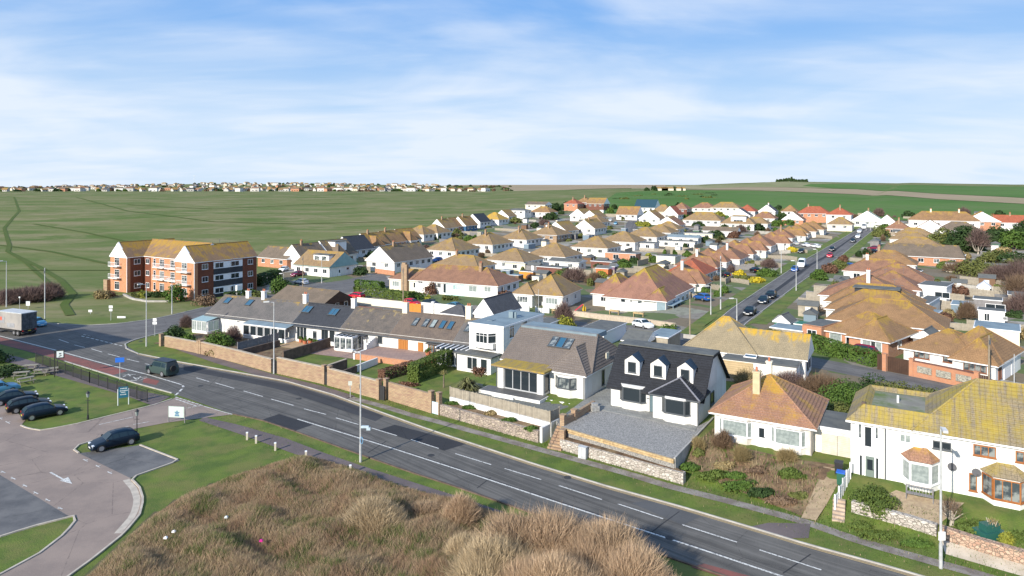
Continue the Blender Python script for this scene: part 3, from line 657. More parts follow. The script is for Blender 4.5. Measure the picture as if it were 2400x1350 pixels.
def chimney(par, x, y, z0, z1, m=None, w=.75, d=.6, pots=2, pm=None):
 mb = MB(); mb.box(x - w / 2, x + w / 2, y - d / 2, y + d / 2, z0, z1); mb.box(x - w / 2 - .06, x + w / 2 + .06, y - d / 2 - .06, y + d / 2 + .06, z1, z1 + .12)
 c = mb.build('chimney', m or white, par)
 for i in range(pots):
  p = MB(); xx = x + (i - (pots - 1) / 2) * .34; p.tube((xx, y, z1 + .12), (xx, y, z1 + .5), .11, .09, 8)
  p.build('chimney_pot', pm or flat('terracotta', (.42, .14, .07), .8), c) if c.parent is None or c.parent.parent is None else p.build('chimney_pot', pm or flat('terracotta', (.42, .14, .07), .8), c.parent)
 return c
def bay(par, x0, x1, y, z0, z1, dep=.7, wm=None, fm=None, gm=None, zb=0.0, n=2, roof=None, rh=.0, tr=False):
 """canted bay: low wall, three glazed sides and a small hipped or flat roof"""
 c = min(dep, (x1 - x0) * .22); pts = [(x0, y), (x0 + c, y - dep), (x1 - c, y - dep), (x1, y)]
 mb = MB(); mb.prism(pts, zb - .5, z0); b = mb.build('bay_wall', wm or white, par); mb = MB(); mb.prism(pts, z1, z1 + .22); mb.build('bay_header', wm or white, par)
 fm = fm or wtrim; gm = gm or gl_dark
 for i in range(3):
  a = Vector(pts[i]); e = Vector(pts[i + 1]); d = e - a; L = d.length; nn = n if i == 1 else 1
  f_, p_ = win_mesh(L, z1 - z0, nn + (1 if i == 1 and L > 2.2 else 0), fm, gm, tr)
  o = put('bay_window', f_, par, (a.x, a.y, z0), (0, 0, math.atan2(d.y, d.x))); put('pane', p_, o)
 if roof:
  k = 1.15; cx = (x0 + x1) / 2; r = MB(); e = [(cx + (p[0] - cx) * k, y + (p[1] - y) * 1.3 - (0 if i in (0, 3) else 0)) for i, p in enumerate(pts)]
  zt = z1 + .22; top = [(cx - (x1 - x0) * .18, y + .05), (cx + (x1 - x0) * .18, y + .05)]
  E = [(p[0], p[1], zt) for p in e]; Tt = [(p[0], p[1], zt + rh) for p in top]
  r.poly([E[3], E[2], E[1], E[0]], 1); r.poly([E[0], E[1], Tt[0]]); r.poly([E[1], E[2], Tt[1], Tt[0]]); r.poly([E[2], E[3], Tt[1]]); r.build('bay_roof', [roof, wtrim], par)
 return b
def door(par, face, u, z, w, h, off=0.0, m=None, gl=True, fm=None):
 fm = fm or wtrim; m = m or wtrim
 mb = MB(); mb.box(0, w, -.06, .02, 0, h, 1); mb.box(.08, w - .08, -.09, -.05, .03, h - .08, 0)
 loc, rz = {'f': ((u, off - .01, z), 0), 'r': ((off + .01, u, z), R(90))}[face]
 d = mb.build('door', [m, fm], par, loc, (0, 0, rz))
 if gl: g_ = MB(); g_.box(.2, w - .2, -.10, -.085, h * .45, h * .85); g_.build('pane', gl_dark, d)
 k = MB(); k.box(w - .2, w - .14, -.14, -.08, h * .45, h * .5); k.build('handle', gtrim, d); return d
def skylight(par, x, y, z, w, h, pitch, fm=None, gm=None, n=1):
 a, b = win_mesh(w, h, n, fm or gtrim, gm or gl_blue, t=.06)
 o = put('roof_window', a, par, (x, y, z), (R(-90) + pitch, 0, 0)); put('pane', b, o); return o
# ================================================================ NEAR BUILDINGS
# ---- terrace of cottages behind the tan brick walls
tf, tw = fit((484, 736), (1054, 800.7), 2.75)
def tu(px, py=770): return tf.hit(px, py)[0]
TD, TRH = 8.2, 2.7
cuts = [tu(482, 735), tu(684, 758), tu(796, 771), tu(912, 785), tu(1062, 803), tu(1116, 808)]
mottled = mat('mottled_slate_roof', (.15, .125, .105), (.10, .088, .078), .8, .9, .4, 40, 'tile', {'h': .25, 'w': .3, 'lich': (.36, .27, .12), 'l0': .60, 'l1': .74, 'ls': .9, 'lz': .12})
brownslate = mat('brown_slate_roof', (.17, .13, .10), (.12, .095, .08), .7, .9, .4, 40, 'tile', {'h': .25, 'w': .3, 'lich': (.32, .22, .1), 'l0': .66, 'l1': .85, 'ls': 1.2, 'lz': .10})
spec = [('terrace end cottage nearest the junction, grey roof and long glazed sun room', slate_g2 := mat('greybrown_slate', (.15, .135, .125), (.105, .10, .095), .5, .9, .4, 40, 'tile', {'h': .25, 'w': .3, 'lich': LICH, 'l0': .74, 'l1': .92}), 'sun'),
  ('white terraced cottage with the darkest blue-black slate roof and pots on its patio', slate, 'dark'),
  ('terraced cottage with mottled lichen-blotched roof and white glazed porch', mottled, 'porch'),
  ('terraced cottage with five roof windows and orange wooden doors', brownslate, 'wood'),
  ('last terraced cottage, beside the white flat-roofed house, with slatted glass lean-to', slate_g2, 'end')]
tp = math.atan2(TRH, TD / 2)
def roofpt(y): return 2.75 + TRH * y / (TD / 2) + .2
for i, (lab, rm, kind) in enumerate(spec):
 x0, x1 = cuts[i] + .02, cuts[i + 1] - .02
 t = thing('terraced_cottage', lab, 'cottage', tf.w(x0, 0), tf.a, 'row of terraced cottages')
 L = x1 - x0; fr = Fr(tf.w(x0, 0), tf.a, tf.o.z)
 wall_vol(t, 0, L, 0, TD, 2.75, white, 'x', TRH)
 ro = roof_vol(t, 0, L, 0, TD, 2.75, TRH, rm, 'x', 0, 0, .0, trim=white) if 0 < i < 4 else roof_vol(t, 0, L, 0, TD, 2.75, TRH, rm, 'x', 0, 0, .0, trim=white)
 ev = MB(); ev.poly([(0, -.35, 2.60), (L, -.35, 2.60), (L, .05, 2.86), (0, .05, 2.86)]); ev.box(0, L, -.45, -.33, 2.48, 2.60, 1); ev.build('eaves', [rm, gtrim], t)
 def wp(*a, **k): return wpx(t, fr, 'f', *a, **k)
 if kind == 'sun':
  c1 = chimney(ro, fr.hit(523, 700)[0] + 1.6, TD / 2, 4.6, 6.5); 
  for px, py in ((534, 703), (585, 711)):
   u = fr.hit(px, py, 'f', TD / 2 * .72)[0]; skylight(t, u - .5, TD / 2 * .55, roofpt(TD / 2 * .55) + .03, 1.2, 1.35, tp)
  chimney(ro, fr.hit(618, 690, 'f', 4)[0], TD / 2, 5.0, 6.7)
  a = fr.hit(570, 760, 'f', -1.8)[0]; b = fr.hit(672, 775, 'f', -1.8)[0]
  s = MB(); s.box(a, b, -1.9, -.02, -.3, .55); s.box(a, b, -1.9, -1.78, 2.2, 2.4); s.build('sun_room_wall', white, t)
  s = MB(); s.poly([(a - .1, -2.1, 2.4), (b + .1, -2.1, 2.4), (b + .1, 0, 2.72), (a - .1, 0, 2.72)]); s.box(a - .1, b + .1, -2.15, -2.05, 2.3, 2.42, 1); s.build('sun_room_roof', [felt_b, wtrim], t)
  n = 6
  for k in range(n): window(t, 'f', a + .1 + (b - a - .2) * k / n, .6, (b - a - .2) / n - .12, 1.6, -1.85, n=1)
  a = fr.hit(481, 745, 'f', -2.6)[0]; s = MB(); a, b = -.2, 3.4; s.box(a, b, -2.6, -.02, -.3, .4); s.build('glass_porch_wall', white, t)
  gp = glass('pale_green_glass', (.30, .40, .37), .15)
  s = MB(); s.poly([(a - .1, -2.8, 2.2), (b + .1, -2.8, 2.2), (b + .1, 0, 2.6), (a - .1, 0, 2.6)]); s.build('glass_porch_roof', gp, t)
  for k in range(3): window(t, 'f', a + .05 + k * 1.17, .45, 1.1, 1.7, -2.6, n=2, gm=gl_pale)
  window(t, 'r', -2.5, .45, 2.3, 1.7, b, n=2, gm=gp)
  window(t, 'f', fr.hit(556, 738)[0], 1.9, .6, .4)
 if kind == 'dark':
  chimney(ro, fr.hit(721, 705, 'f', 4)[0] - .5, TD / 2, 5.1, 6.8)
  for px in (727, 789):
   u = fr.hit(px, 728, 'f', TD / 2 * .7)[0]; skylight(t, u - 1.2, TD / 2 * .5, roofpt(TD / 2 * .5) + .03, 1.6, 1.5, tp, n=2)
  wp(696, 762, 720, 798, n=3); door(t, 'f', fr.hit(733, 770)[0], 0, .95, 2.1, 0, gtrim); wp(754, 770, 769, 803, n=2, fm=gtrim); wp(772, 772, 786, 803, n=1)
 if kind == 'porch':
  chimney(ro, fr.hit(829, 715, 'f', 4)[0], TD / 2, 5.1, 6.8)
  a, b = .9, 4.2
  s = MB(); s.box(a, b, -2.3, -.02, -.3, .3); s.build('porch_wall', white, t)
  s = MB()
  for k in range(5):
   xa = a + (b - a) * k / 4; s.box(xa - .05, xa + .05, -2.3, 0, 2.25, 2.38)
  s.box(a, b, -2.35, -2.25, 2.1, 2.3); s.build('porch_roof_frame', wtrim, t)
  s = MB(); s.poly([(a, -2.3, 2.27), (b, -2.3, 2.27), (b, 0, 2.5), (a, 0, 2.5)]); s.build('porch_roof_glass', gl_dark, t)
  for k in range(3): window(t, 'f', a + k * 1.1, .3, 1.08, 1.85, -2.28, n=1, gm=gl_mid)
  window(t, 'r', -2.2, .3, 2.1, 1.85, b, n=2, gm=gl_mid)
  u = fr.hit(842, 790)[0]; door(t, 'f', u, 0, 1.0, 2.1); s = MB(); s.box(u - .5, u + 1.6, -1.0, 0, 2.2, 2.38); s.box(u + 1.15, u + 1.3, -.95, -.8, 0, 2.2); s.box(u - .3, u - .15, -.95, -.8, 0, 2.2); s.build('door_canopy', slate_b, t)
  wp(886, 785, 896, 805, n=2, fm=gtrim)
 if kind == 'wood':
  chimney(ro, fr.hit(950, 715, 'f', 4)[0], TD / 2, 5.0, 6.9, cream, .9)
  for px, g_ in ((975, gl_mid), (999, gl_mid), (1017, gl_pale), (1038, gl_blue), (1057, gl_blue)):
   u = fr.hit(px, 755, 'f', TD / 2 * .6)[0]; skylight(t, u - .4, TD / 2 * .42, roofpt(TD / 2 * .42) + .03, .75, 1.6, tp, gm=g_)
  wp(934, 795, 957, 826, n=4, fm=wood_o, gm=wood_o); door(t, 'f', fr.hit(980, 800)[0], 0, .9, 2.15, 0, wood_o, False, wood_o); wp(1004, 806, 1029, 829, n=4, fm=wood_o, gm=gl_mid)
  s = MB(); u = fr.hit(1001, 802)[0]; s.box(u, u + 2.6, -.5, 0, 2.15, 2.3); s.build('window_hood', slate_b, t)
 if kind == 'end':
  chimney(ro, .3, TD / 2, 5.0, 7.2, cream, .9, pots=2)
  skylight(t, fr.hit(1098, 765, 'f', 2.2)[0] - .5, TD / 2 * .40, roofpt(TD / 2 * .40) + .03, .8, 1.7, tp, gm=gl_mid)
  s = MB(); s.box(-1.2, L, -2.6, -.02, -.3, .2); s.build('lean_to_wall', white, t)
  s = MB(); s.poly([(-1.3, -2.8, 2.25), (L + .2, -2.8, 2.25), (L + .2, 0, 2.6), (-1.3, 0, 2.6)]); s.build('lean_to_glass_roof', gl_dark, t)
  s = MB()
  for k in range(7): xa = -1.2 + (L + 1.2) * k / 6; s.box(xa - .1, xa + .1, -2.85, 0, 2.42, 2.56)
  s.build('lean_to_rafters', wtrim, t)
  for k in range(3): window(t, 'f', -1.1 + k * 1.5, .2, 1.35, 1.9, -2.6, n=2, gm=gl_dark)
  window(t, 'r', -2.5, .2, 2.3, 1.9, L, n=2)
# ---- white two-storey flat roofed house at the end of the terrace
fr = Fr(Gz(1180, 868, 0.3), R(UA), .2)
t = thing('flat_roofed_house', 'white two-storey flat-roofed house with upper bay window, joined to the terrace end', 'house', fr.o, fr.a)
WL = 5.6
wall_vol(t, -WL, 0, 0, 11.0, 5.75, white, z0=-.6)
rf = flat_roof(t, -WL, 0, 0, 11.0, 5.75, felt_b, .12, .25)
mb = MB(); mb.box(-2.6, -1.9, 5.5, 6.2, 5.9, 6.9); mb.tube((-1.5, 5.6, 5.9), (-1.5, 5.6, 6.9), .18); mb.box(-4, -3.2, 2, 3, 5.95, 6.1); mb.build('roof_vent', felt_b, rf)
bay(t, -4.6, -1.2, 0, 3.6, 5.0, .9, white, zb=3.4, n=3, tr=True)
mb = MB(); mb.box(-4.6, -1.2, -.8, 0, 2.9, 3.6); mb.build('bay_base', white, t)
wpx(t, fr, 'r', 1193, 762, 1205, 790, 0, n=2, tr=True); wpx(t, fr, 'r', 1221, 755, 1235, 780, 0, n=1, gm=gl_mid)
mb = MB(); mb.box(-WL - .5, -.6, -2.2, -.02, -.6, 2.1); mb.build('porch_wall', white, t)
mb = MB(); mb.box(-WL - .8, -.2, -2.6, 0, 2.15, 2.32, 0); mb.build('porch_roof', felt, t)
window(t, 'f', -4.4, .2, 1.7, 1.7, -2.2, n=2); window(t, 'f', -2.2, .2, 1.1, 1.7, -2.2, n=1)
mb = MB(); mb.box(-1.0, -.7, -.12, -.02, 0, 5.6); mb.build('drainpipe', wtrim, t)
# ---- grey roofed bungalow with the long glass front
fr = Fr(Gz(1165, 905, 1.95), R(UA), 1.75)
t = thing('glass_fronted_bungalow', 'bungalow with grey-brown roof, wide sliding glass front, dark deck and hipped bay wing', 'bungalow', fr.o, fr.a)
wall_vol(t, -.9, 10.45, 3.2, 12.2, 2.7, white, 'x', 3.0, z0=-1.5, hr=1)
grey_tile = mat('plain_grey_tile', (.20, .165, .14), (.165, .138, .12), .4, .9, .5, 40, 'tile', {'lich': LICH, 'l0': .78, 'l1': .95})
rf = roof_vol(t, -.9, 10.45, 2.9, 12.3, 2.7, 3.0, grey_tile, 'x', 0, 1.6, .35, course=.3)
mb = MB(); mb.box(-1.1, 9.2, 7.3, 10.2, 5.3, 5.86); mb.build('flat_rear_roof', felt_b, t)
mb = MB(); mb.box(10.48, 10.58, 7.0, 7.8, 3.1, 3.9); mb.build('flue_box', cream, t)
for k in range(3): skylight(t, 3.9 + k * 1.0, 5.0, 4.32, .9, 1.7, math.atan2(3.0, 5.05), n=1, gm=gl_mid if k != 1 else gl_blue)
wall_vol(t, 0, .8, .1, 4, 2.35, white, z0=-1); wall_vol(t, 5.2, 6.0, .15, 3.6, 2.3, white, z0=-1)
mb = MB(); mb.box(-.1, 6.1, .1, 3.2, 2.35, 2.6, 1); mb.box(-.5, 6.5, -.5, 3.6, 2.6, 2.78, 0); mb.build('glass_room_roof', [mat('mossy_tile', (.30, .22, .11), (.22, .165, .11), .8, .9, .4, 30, 'tile', {'lich': (.5, .34, .05), 'l0': .45, 'l1': .62}), wtrim], t)
mb = MB(); mb.box(.8, 5.2, .5, .62, -.3, .12); mb.build('threshold', wtrim, t)
for k in range(4): window(t, 'f', .85 + k * 1.09, .12, 1.07, 2.2, .35, n=1, t=.05, fm=mat('silver_frame', (.45, .46, .47), (.4, .41, .42), 2, .4))
window(t, 'r', .4, .3, 2.6, 1.9, 6.0, n=1, fm=gtrim)
mb = MB(); mb.box(.7, 5.3, 3.0, 3.1, 0, 2.3); mb.box(1.2, 2.3, 1.4, 2.2, .1, .8, 1); mb.box(4.0, 5.0, 1.6, 2.6, .1, .75, 2); mb.build('sitting_room', [mat('room_dark', (.12, .11, .1), (.1, .09, .08)), flat('red_chair_fabric', (.45, .06, .03), .9), flat('beige_cushion', (.5, .4, .3), .9)], t)
# hipped wing with bay window
wall_vol(t, 6.02, 10.44, 1.5, 6, 2.7, white, z0=-1.6)
roof_vol(t, 6.02, 10.44, 1.5, 8.6, 2.7, 2.15, grey_tile, 'y', None, 0, .35, course=.3)
bay(t, 6.9, 9.4, 1.5, .95, 2.1, .55, white, gtrim, gl_mid, n=3)
wpx(t, fr, 'r', 1410, 868, 1416, 900, 10.44, n=1, fm=gtrim)
mb = MB(); mb.tube((10.35, 1.42, -.5), (10.35, 1.42, 2.6), .05); mb.tube((-.05, .0, -.1), (-.05, .0, 2.5), .05); mb.build('drainpipe', gtrim, t)
mb = MB(); mb.box(-1.4, 6.6, -1.7, .3, -.9, .02, 1); mb.box(-1.3, 6.5, -1.6, .3, .02, .06, 0); mb.build('terrace_deck', [deck, white], t)
for k in range(3):
 mb = MB(); mb.box(.6, 3.4, -1.7 - .35 * (3 - k), -1.7, -.9, -.9 + .27 * (k + 1)); mb.build('step', white, t)
mb = MB(); mb.box(6.6, 10.6, -.3, -.1, -1.0, -.15); mb.box(6.6, 10.5, -.1, 1.4, -.8, -.2); mb.build('low_wall', white, t)
grey_house = fr
# ---- black chalet with three dormers
fr = Fr(Gz(1432, 950, 1.7), R(UA), 1.7)
t = thing('dormer_house', 'white house with black steep roof, three small dormers and two dark-framed bay windows', 'house', fr.o, fr.a)
CW, CD = 9.7, 9.3; ZE = 2.55
blk = mat('black_slate', (.026, .028, .034), (.018, .019, .023), 2, .75, .35, 40, 'tile', {'h': .22, 'w': .3})
mb = MB(); mb.box(0, CW, 0, CD, -1.4, ZE)
prof = [(0, ZE), (2.9, 5.75), (5.3, 5.85), (CD, ZE)]
for xa in (0.0, CW): mb.poly([(xa, p[0], p[1] - .05) for p in (prof if xa else prof[::-1])])
mb.build('wall', white, t)
rb = MB(); o_ = .35; pr = [(-.42, ZE - .42), (2.85, 5.82), (5.35, 5.92), (CD + .4, ZE - .35)]; th = .2
for i in range(3):
 a, b = pr[i], pr[i + 1]
 rb.poly([(-o_, a[0], a[1]), (CW + o_, a[0], a[1]), (CW + o_, b[0], b[1]), (-o_, b[0], b[1])])
 rb.poly([(-o_, b[0], b[1] - th), (CW + o_, b[0], b[1] - th), (CW + o_, a[0], a[1] - th), (-o_, a[0], a[1] - th)])
 for xx in (-o_, CW + o_): rb.poly([(xx, a[0], a[1]), (xx, a[0], a[1] - th), (xx, b[0], b[1] - th), (xx, b[0], b[1])])
rb.poly([(-o_, pr[0][0], pr[0][1]), (-o_, pr[0][0], pr[0][1] - th), (CW + o_, pr[0][0], pr[0][1] - th), (CW + o_, pr[0][0], pr[0][1])])
ro = rb.build('roof', blk, t)
cm = MB(); nn = 17
for k in range(nn):
 t0, t1 = k / nn, (k + 1) / nn; ya, za = -.42 + 3.27 * t0, ZE - .42 + 3.69 * t0; yb, zb = -.42 + 3.27 * t1, ZE - .42 + 3.69 * t1
 cm.poly([(-o_, ya - .03, za + .03), (CW + o_, ya - .03, za + .03), (CW + o_, yb - .008, zb + .008), (-o_, yb - .008, zb + .008)]); cm.poly([(-o_, ya, za), (CW + o_, ya, za), (CW + o_, ya - .03, za + .03), (-o_, ya - .03, za + .03)])
tag(cm.build('tile_course', blk, ro), kind='stuff')
mb = MB(); mb.box(-o_, CW + o_, 2.95, 5.5, 5.90, 6.0); mb.build('flat_top', felt, ro)
blu = mat('blue_slate', (.03, .055, .085), (.022, .04, .065), 2, .45, .3, 40, 'tile', {'h': .22, 'w': .3})
for u in (2.1, 4.95, 7.8):
 d = MB(); w2, yf, zf, zt = .82, .7, 3.35, 4.9; yb = 2.9
 d.box(u - w2, u + w2, yf, yb, zf - .2, zt)
 b = len(d.v); d.poly([(u - w2, yf, zt), (u + w2, yf, zt), (u, yf, zt + .55)])
 dd = d.build('dormer', white, t)
 r_ = MB(); e = .12
 for sx in (-1, 1):
  q = [(u + sx * (w2 + e), yf - .12, zt - .08), (u, yf - .12, zt + .62), (u, yb + .3, zt + .62), (u + sx * (w2 + e), yb - .1, zt - .08)]
  r_.poly(q if sx < 0 else q[::-1])
 r_.build('dormer_roof', blu, dd)
 a, b = win_mesh(.9, 1.1, 1, gtrim, gl_dark); put('dormer_window', a, dd, (u - .45, yf - .01, zf + .3)); put('dormer_pane', b, dd, (u - .45, yf - .012, zf + .3))
wall_vol(t, 5.2, CW - .02, -1.5, .5, ZE, white, z0=-1.4)
roof_vol(t, 5.2, CW - .02, -1.5, 1.6, ZE, 1.35, blk, 'y', 2.0, 0, .35, trim=gtrim, course=.25, cap=mat('lead_flashing', (.20, .20, .22), (.16, .16, .18), 3, .5))
bay(t, 1.1, 3.9, 0, .95, 2.35, .45, white, gtrim, gl_dark, n=1, zb=0); bay(t, 6.2, 9.0, -1.5, .95, 2.35, .45, white, gtrim, gl_dark, n=1)
door(t, 'f', 4.3, .1, .85, 2.1, 0, flat('grey_blue_door', (.10, .15, .17), .4), False, gtrim)
mb = MB(); mb.box(4.1, 4.18, -.08, 0, 1.75, 1.95); mb.box(4.02, 4.24, -.04, 0, 1.35, 1.45); mb.build('door_lamp_and_number', gtrim, t)
wpx(t, fr, 'r', 1664, 922, 1673, 943, CW, n=1, fm=gtrim)
mb = MB(); mb.tube((CW + .05, -1.45, -.3), (CW + .05, -1.45, 2.4), .05); mb.build('drainpipe', gtrim, t)
chalet = fr
# ---- orange lichened bungalow
fr = Fr(Gz(1675, 1030, 1.55), R(UA + 1), 1.5)
t = thing('hipped_bungalow', 'white bungalow with orange-brown pyramid roof, tall lichened chimney and pale curtains', 'bungalow', fr.o, fr.a)
otile = mat('orange_brown_tile', (.37, .20, .125), (.28, .155, .10), .8, .9, .5, 40, 'tile', {'lich': (.56, .33, .05), 'l0': .50, 'l1': .78, 'lz': .36, 'ls': .7})
oldwall = mat('shabby_white_wall', (.76, .73, .68), (.66, .62, .56), 1.2, .9, .2, 30, p={'dirt': (.42, .36, .30), 'da': .6, 'ds': (.8, .8, .5)})
wall_vol(t, 0, 8.3, 0, 8.6, 2.75, oldwall, z0=-1.2)
ro = roof_vol(t, 0, 8.3, 0, 8.6, 2.75, 2.75, otile, 'y', None, None, .45, course=.3)
chimney(ro, 3.3, 2.3, 3.6, 6.2, mat('lichened_render', (.55, .45, .28), (.45, .38, .24), 2, .95), .62, .62, 1); chimney(ro, 3.7, 6.3, 4.0, 6.3, cream, .5, .5, 1)
bay(t, .45, 3.3, 0, .85, 2.3, .35, oldwall, wtrim, gl_pale, n=1); bay(t, 5.0, 7.8, 0, .85, 2.3, .35, oldwall, wtrim, gl_pale, n=1)
door(t, 'f', 3.75, .1, .85, 2.1, 0, wtrim)
wpx(t, fr, 'r', 1920, 960, 1932, 985, 8.3, n=1)
mb = MB(); mb.tube((8.25, -.06, -1), (8.25, -.06, 2.6), .05); mb.build('drainpipe', mat('old_pipe', (.35, .33, .3)), t)
orange_h = fr
# ---- garage
fr = Fr(Gz(1922, 1068, 1.5), R(UA + 1), 1.45)
t = thing('garage', 'small white flat-roofed garage with pale double doors between the orange and yellow roofed houses', 'garage', fr.o, fr.a)
wall_vol(t, -1.2, 2.7, .3, 5, 2.3, oldwall, z0=-1); flat_roof(t, -.2, 2.7, .2, 5, 2.3, felt, .12, .3)
mb = MB(); mb.box(.1, 2.6, .2, .28, .02, 1.95); mb.box(1.33, 1.36, .17, .2, .02, 1.95, 1); mb.build('garage_door', [mat('pale_boards', (.62, .57, .47), (.52, .47, .38), 2, .9, .3, 30, 'wave', {'s': 2, 'a': .2, 'd': 'Y'}), gtrim], t)
# ---- big white house with yellow lichened roof
fr = Fr(Gz(1994, 1119, 1.3), R(UA), 1.3); BF = fr
t = thing('two_storey_house', 'large white two-storey house with bright yellow lichened tile roof and two bay windows', 'house', fr.o, fr.a)
ytile = mat('yellow_lichened_tile', (.28, .22, .14), (.21, .175, .12), .6, .9, .7, 40, 'tile', {'lich': (.46, .34, .055), 'l0': .38, 'l1': .70, 'lz': .18, 'ls': .5, 'h': .36, 'w': .34, 'off': 0.0})
ZE = 4.85; HW = 17.5
clean = mat('clean_white_render', (.76, .75, .72), (.72, .71, .68), .5, .9, .05, 60)
wall_vol(t, 0, 5.0, 0, 8.2, ZE, clean, z0=-1.5); wall_vol(t, 5.0, HW, .06, 8.2, ZE, clean, z0=-1.5)
# lower ring roof with the flat, mossy middle
rb = MB(); o_ = .35; X0, X1, Y0, Y1 = -o_, 5.4, -o_, 8.2 + o_; i_ = 1.25; zt = ZE + 1.05
A_ = [(X0, Y0), (X1 + 1.5, Y0), (X1 + 1.5, Y1), (X0, Y1)]; B_ = [(X0 + i_, Y0 + i_), (X1 + 1.5, Y0 + i_), (X1 + 1.5, Y1 - i_), (X0 + i_, Y1 - i_)]
C_ = [(X0 + i_ + .45, Y0 + i_ + .45), (X1 + 1.5, Y0 + i_ + .45), (X1 + 1.5, Y1 - i_ - .45), (X0 + i_ + .45, Y1 - i_ - .45)]
z0_ = ZE - .12
for a, b in ((0, 1), (2, 3), (3, 0)):
 rb.poly([(*A_[a], z0_), (*A_[b], z0_), (*B_[b], zt), (*B_[a], zt)]); rb.poly([(*B_[a], zt), (*B_[b], zt), (*C_[b], zt - .35), (*C_[a], zt - .35)]); rb.poly([(*A_[b], z0_), (*A_[a], z0_), (*A_[a], z0_ - .16), (*A_[b], z0_ - .16)], 1)
rb.build('roof', [ytile, wtrim], t)
mb = MB(); mb.poly([(*p, zt - .36) for p in C_]); mb.build('flat_mossy_roof', mat('mossy_felt', (.20, .19, .16), (.10, .15, .03), .35, .95, .2, 10, p={'dirt': (.26, .25, .21), 'da': .7}), t)
mb = MB(); mb.tube((3.2, 4.0, zt - .4), (3.2, 4.0, zt + .25), .09); mb.build('vent_pipe', wtrim, t)
ro = roof_vol(t, 4.6, HW, 0, 8.2, ZE, 3.35, ytile, 'x', None, None, .35, course=.36)
wm = mat('lattice_brown_frame', (.36, .14, .04), (.28, .10, .03), 3, .6)
wpx(t, fr, 'f', 2011, 992, 2020, 1028, n=1, gm=gl_mid); wpx(t, fr, 'f', 2025, 997, 2046, 1050, n=1); wpx(t, fr, 'f', 2050, 1000, 2058, 1030, n=1, gm=gl_mid)
window(t, 'f', fr.hit(2013, 1080)[0], .05, .35, 2.0, n=1); door(t, 'f', fr.hit(2026, 1080)[0], 0, .8, 2.1, 0, flat('grey_green_door', (.16, .20, .18), .4)); window(t, 'f', fr.hit(2051, 1090)[0], .05, .35, 2.0, n=1)
wpx(t, fr, 'f', 2108, 1014, 2136, 1040, n=2, gm=gl_pale); wpx(t, fr, 'f', 2186, 1030, 2229, 1057, n=2, fm=gtrim)
wpx(t, fr, 'f', 2281, 1040, 2333, 1074, n=3, fm=wm, gm=gl_mid); wpx(t, fr, 'f', 2380, 1056, 2440, 1092, n=3, fm=wm, gm=gl_mid)
wpx(t, fr, 'f', 2271, 1108, 2290, 1152, n=1, fm=wm, gm=gl_mid)
a, b = fr.hit(2116, 1110)[0], fr.hit(2200, 1110)[0]
bay(t, a, b, 0, .95, 2.45, .95, clean, wtrim, gl_pale, n=1, roof=otile, rh=.75, zb=0)
a, b = fr.hit(2303, 1110)[0], fr.hit(2412, 1130)[0]
bay(t, a, b, 0.06, .9, 2.35, .95, clean, wm, gl_mid, n=3, roof=ytile, rh=.75, zb=0)
u = fr.hit(2075, 1040)[0]; mb = MB(); mb.tube((u, -.07, -.3), (u, -.07, 4.7), .05); mb.build('drainpipe', gtrim, t)
mb = MB(); mb.box(.7, 1.0, 1.1, 1.4, ZE + .4, ZE + 1.1); mb.build('vent_pipe', darkwall, t)
for px, py in ((2231, 1091), (2288, 1104)):
 u, z = fr.hit(px, py); d = MB(); n = 14
 pts = [(u + .3 * math.cos(2 * math.pi * k / n), z + .3 * math.sin(2 * math.pi * k / n)) for k in range(n)]
 d.poly([(p[0], -.30, p[1]) for p in pts]); c0 = (u, -.22, z)
 for k in range(n): d.poly([(pts[k][0], -.30, pts[k][1]), c0, (pts[(k + 1) % n][0], -.30, pts[(k + 1) % n][1])])
 d.tube((u, -.05, z), (u, -.28, z), .03); d.tube((u, -.28, z - .2), (u + .1, -.55, z - .05), .02); d.build('satellite_dish', flat('dish_grey', (.10, .10, .11), .5), t)
# ---- apartment block
fr = Fr(G(456, 704), R(UA)); AF = fr
t = thing('apartment_block', 'three-storey brick apartment block with white gables, balconies and yellowed roofs', 'apartment block', fr.o, fr.a)
ZE = 8.35
brick_ob = mat('orange_facing_brick', (.52, .22, .10), (.44, .18, .085), .8, .9, .3, 50, 'brick', {'mc': (.5, .35, .25)})
brick_db = mat('russet_hung_tile', (.22, .075, .04), (.16, .055, .032), .8, .9, .4, 40, 'tile', {'w': .2, 'h': .15})
atile = mat('apartment_roof_tile', (.27, .165, .09), (.21, .135, .085), .4, .9, .5, 40, 'tile', {'lich': (.46, .27, .03), 'l0': .48, 'l1': .70, 'lz': .35})
for (xa, xb, ya, yb, m1, ax) in ((-7.2, 0, 0, 16.2, brick_ob, 'y'), (-30.6, -23.4, -1.8, 12, brick_ob, 'y'), (-23.4, -7.2, 2.3, 11, brick_ob, 'x')):
 mb = MB(); mb.box(xa, xb, ya, yb, -1, ZE); mb.build('wall', m1, t)
for (xa, xb, ya, yb) in ((-7.2, 0, 0, 16.2), (-30.6, -23.4, -1.8, 12)):
 g_ = MB(); xm = (xa + xb) / 2
 b = len(g_.v); g_.v += [(xa - .3, ya - .12, ZE - .25), (xb + .3, ya - .12, ZE - .25), (xm, ya - .12, ZE + 3.5), (xa - .3, ya + .1, ZE - .25), (xb + .3, ya + .1, ZE - .25), (xm, ya + .1, ZE + 3.5)]
 g_.f += [(0, 1, 2), (3, 5, 4), (0, 3, 4, 1), (1, 4, 5, 2), (2, 5, 3, 0)]; g_.m += [0] * 5; g_.build('white_gable', wtrim, t)
roof_vol(t, -7.2, 0, 0.1, 16.2, ZE, 3.3, atile, 'y', 0, .0, .25); roof_vol(t, -30.6, -23.4, -1.7, 12, ZE, 3.3, atile, 'y', 0, 0, .25)
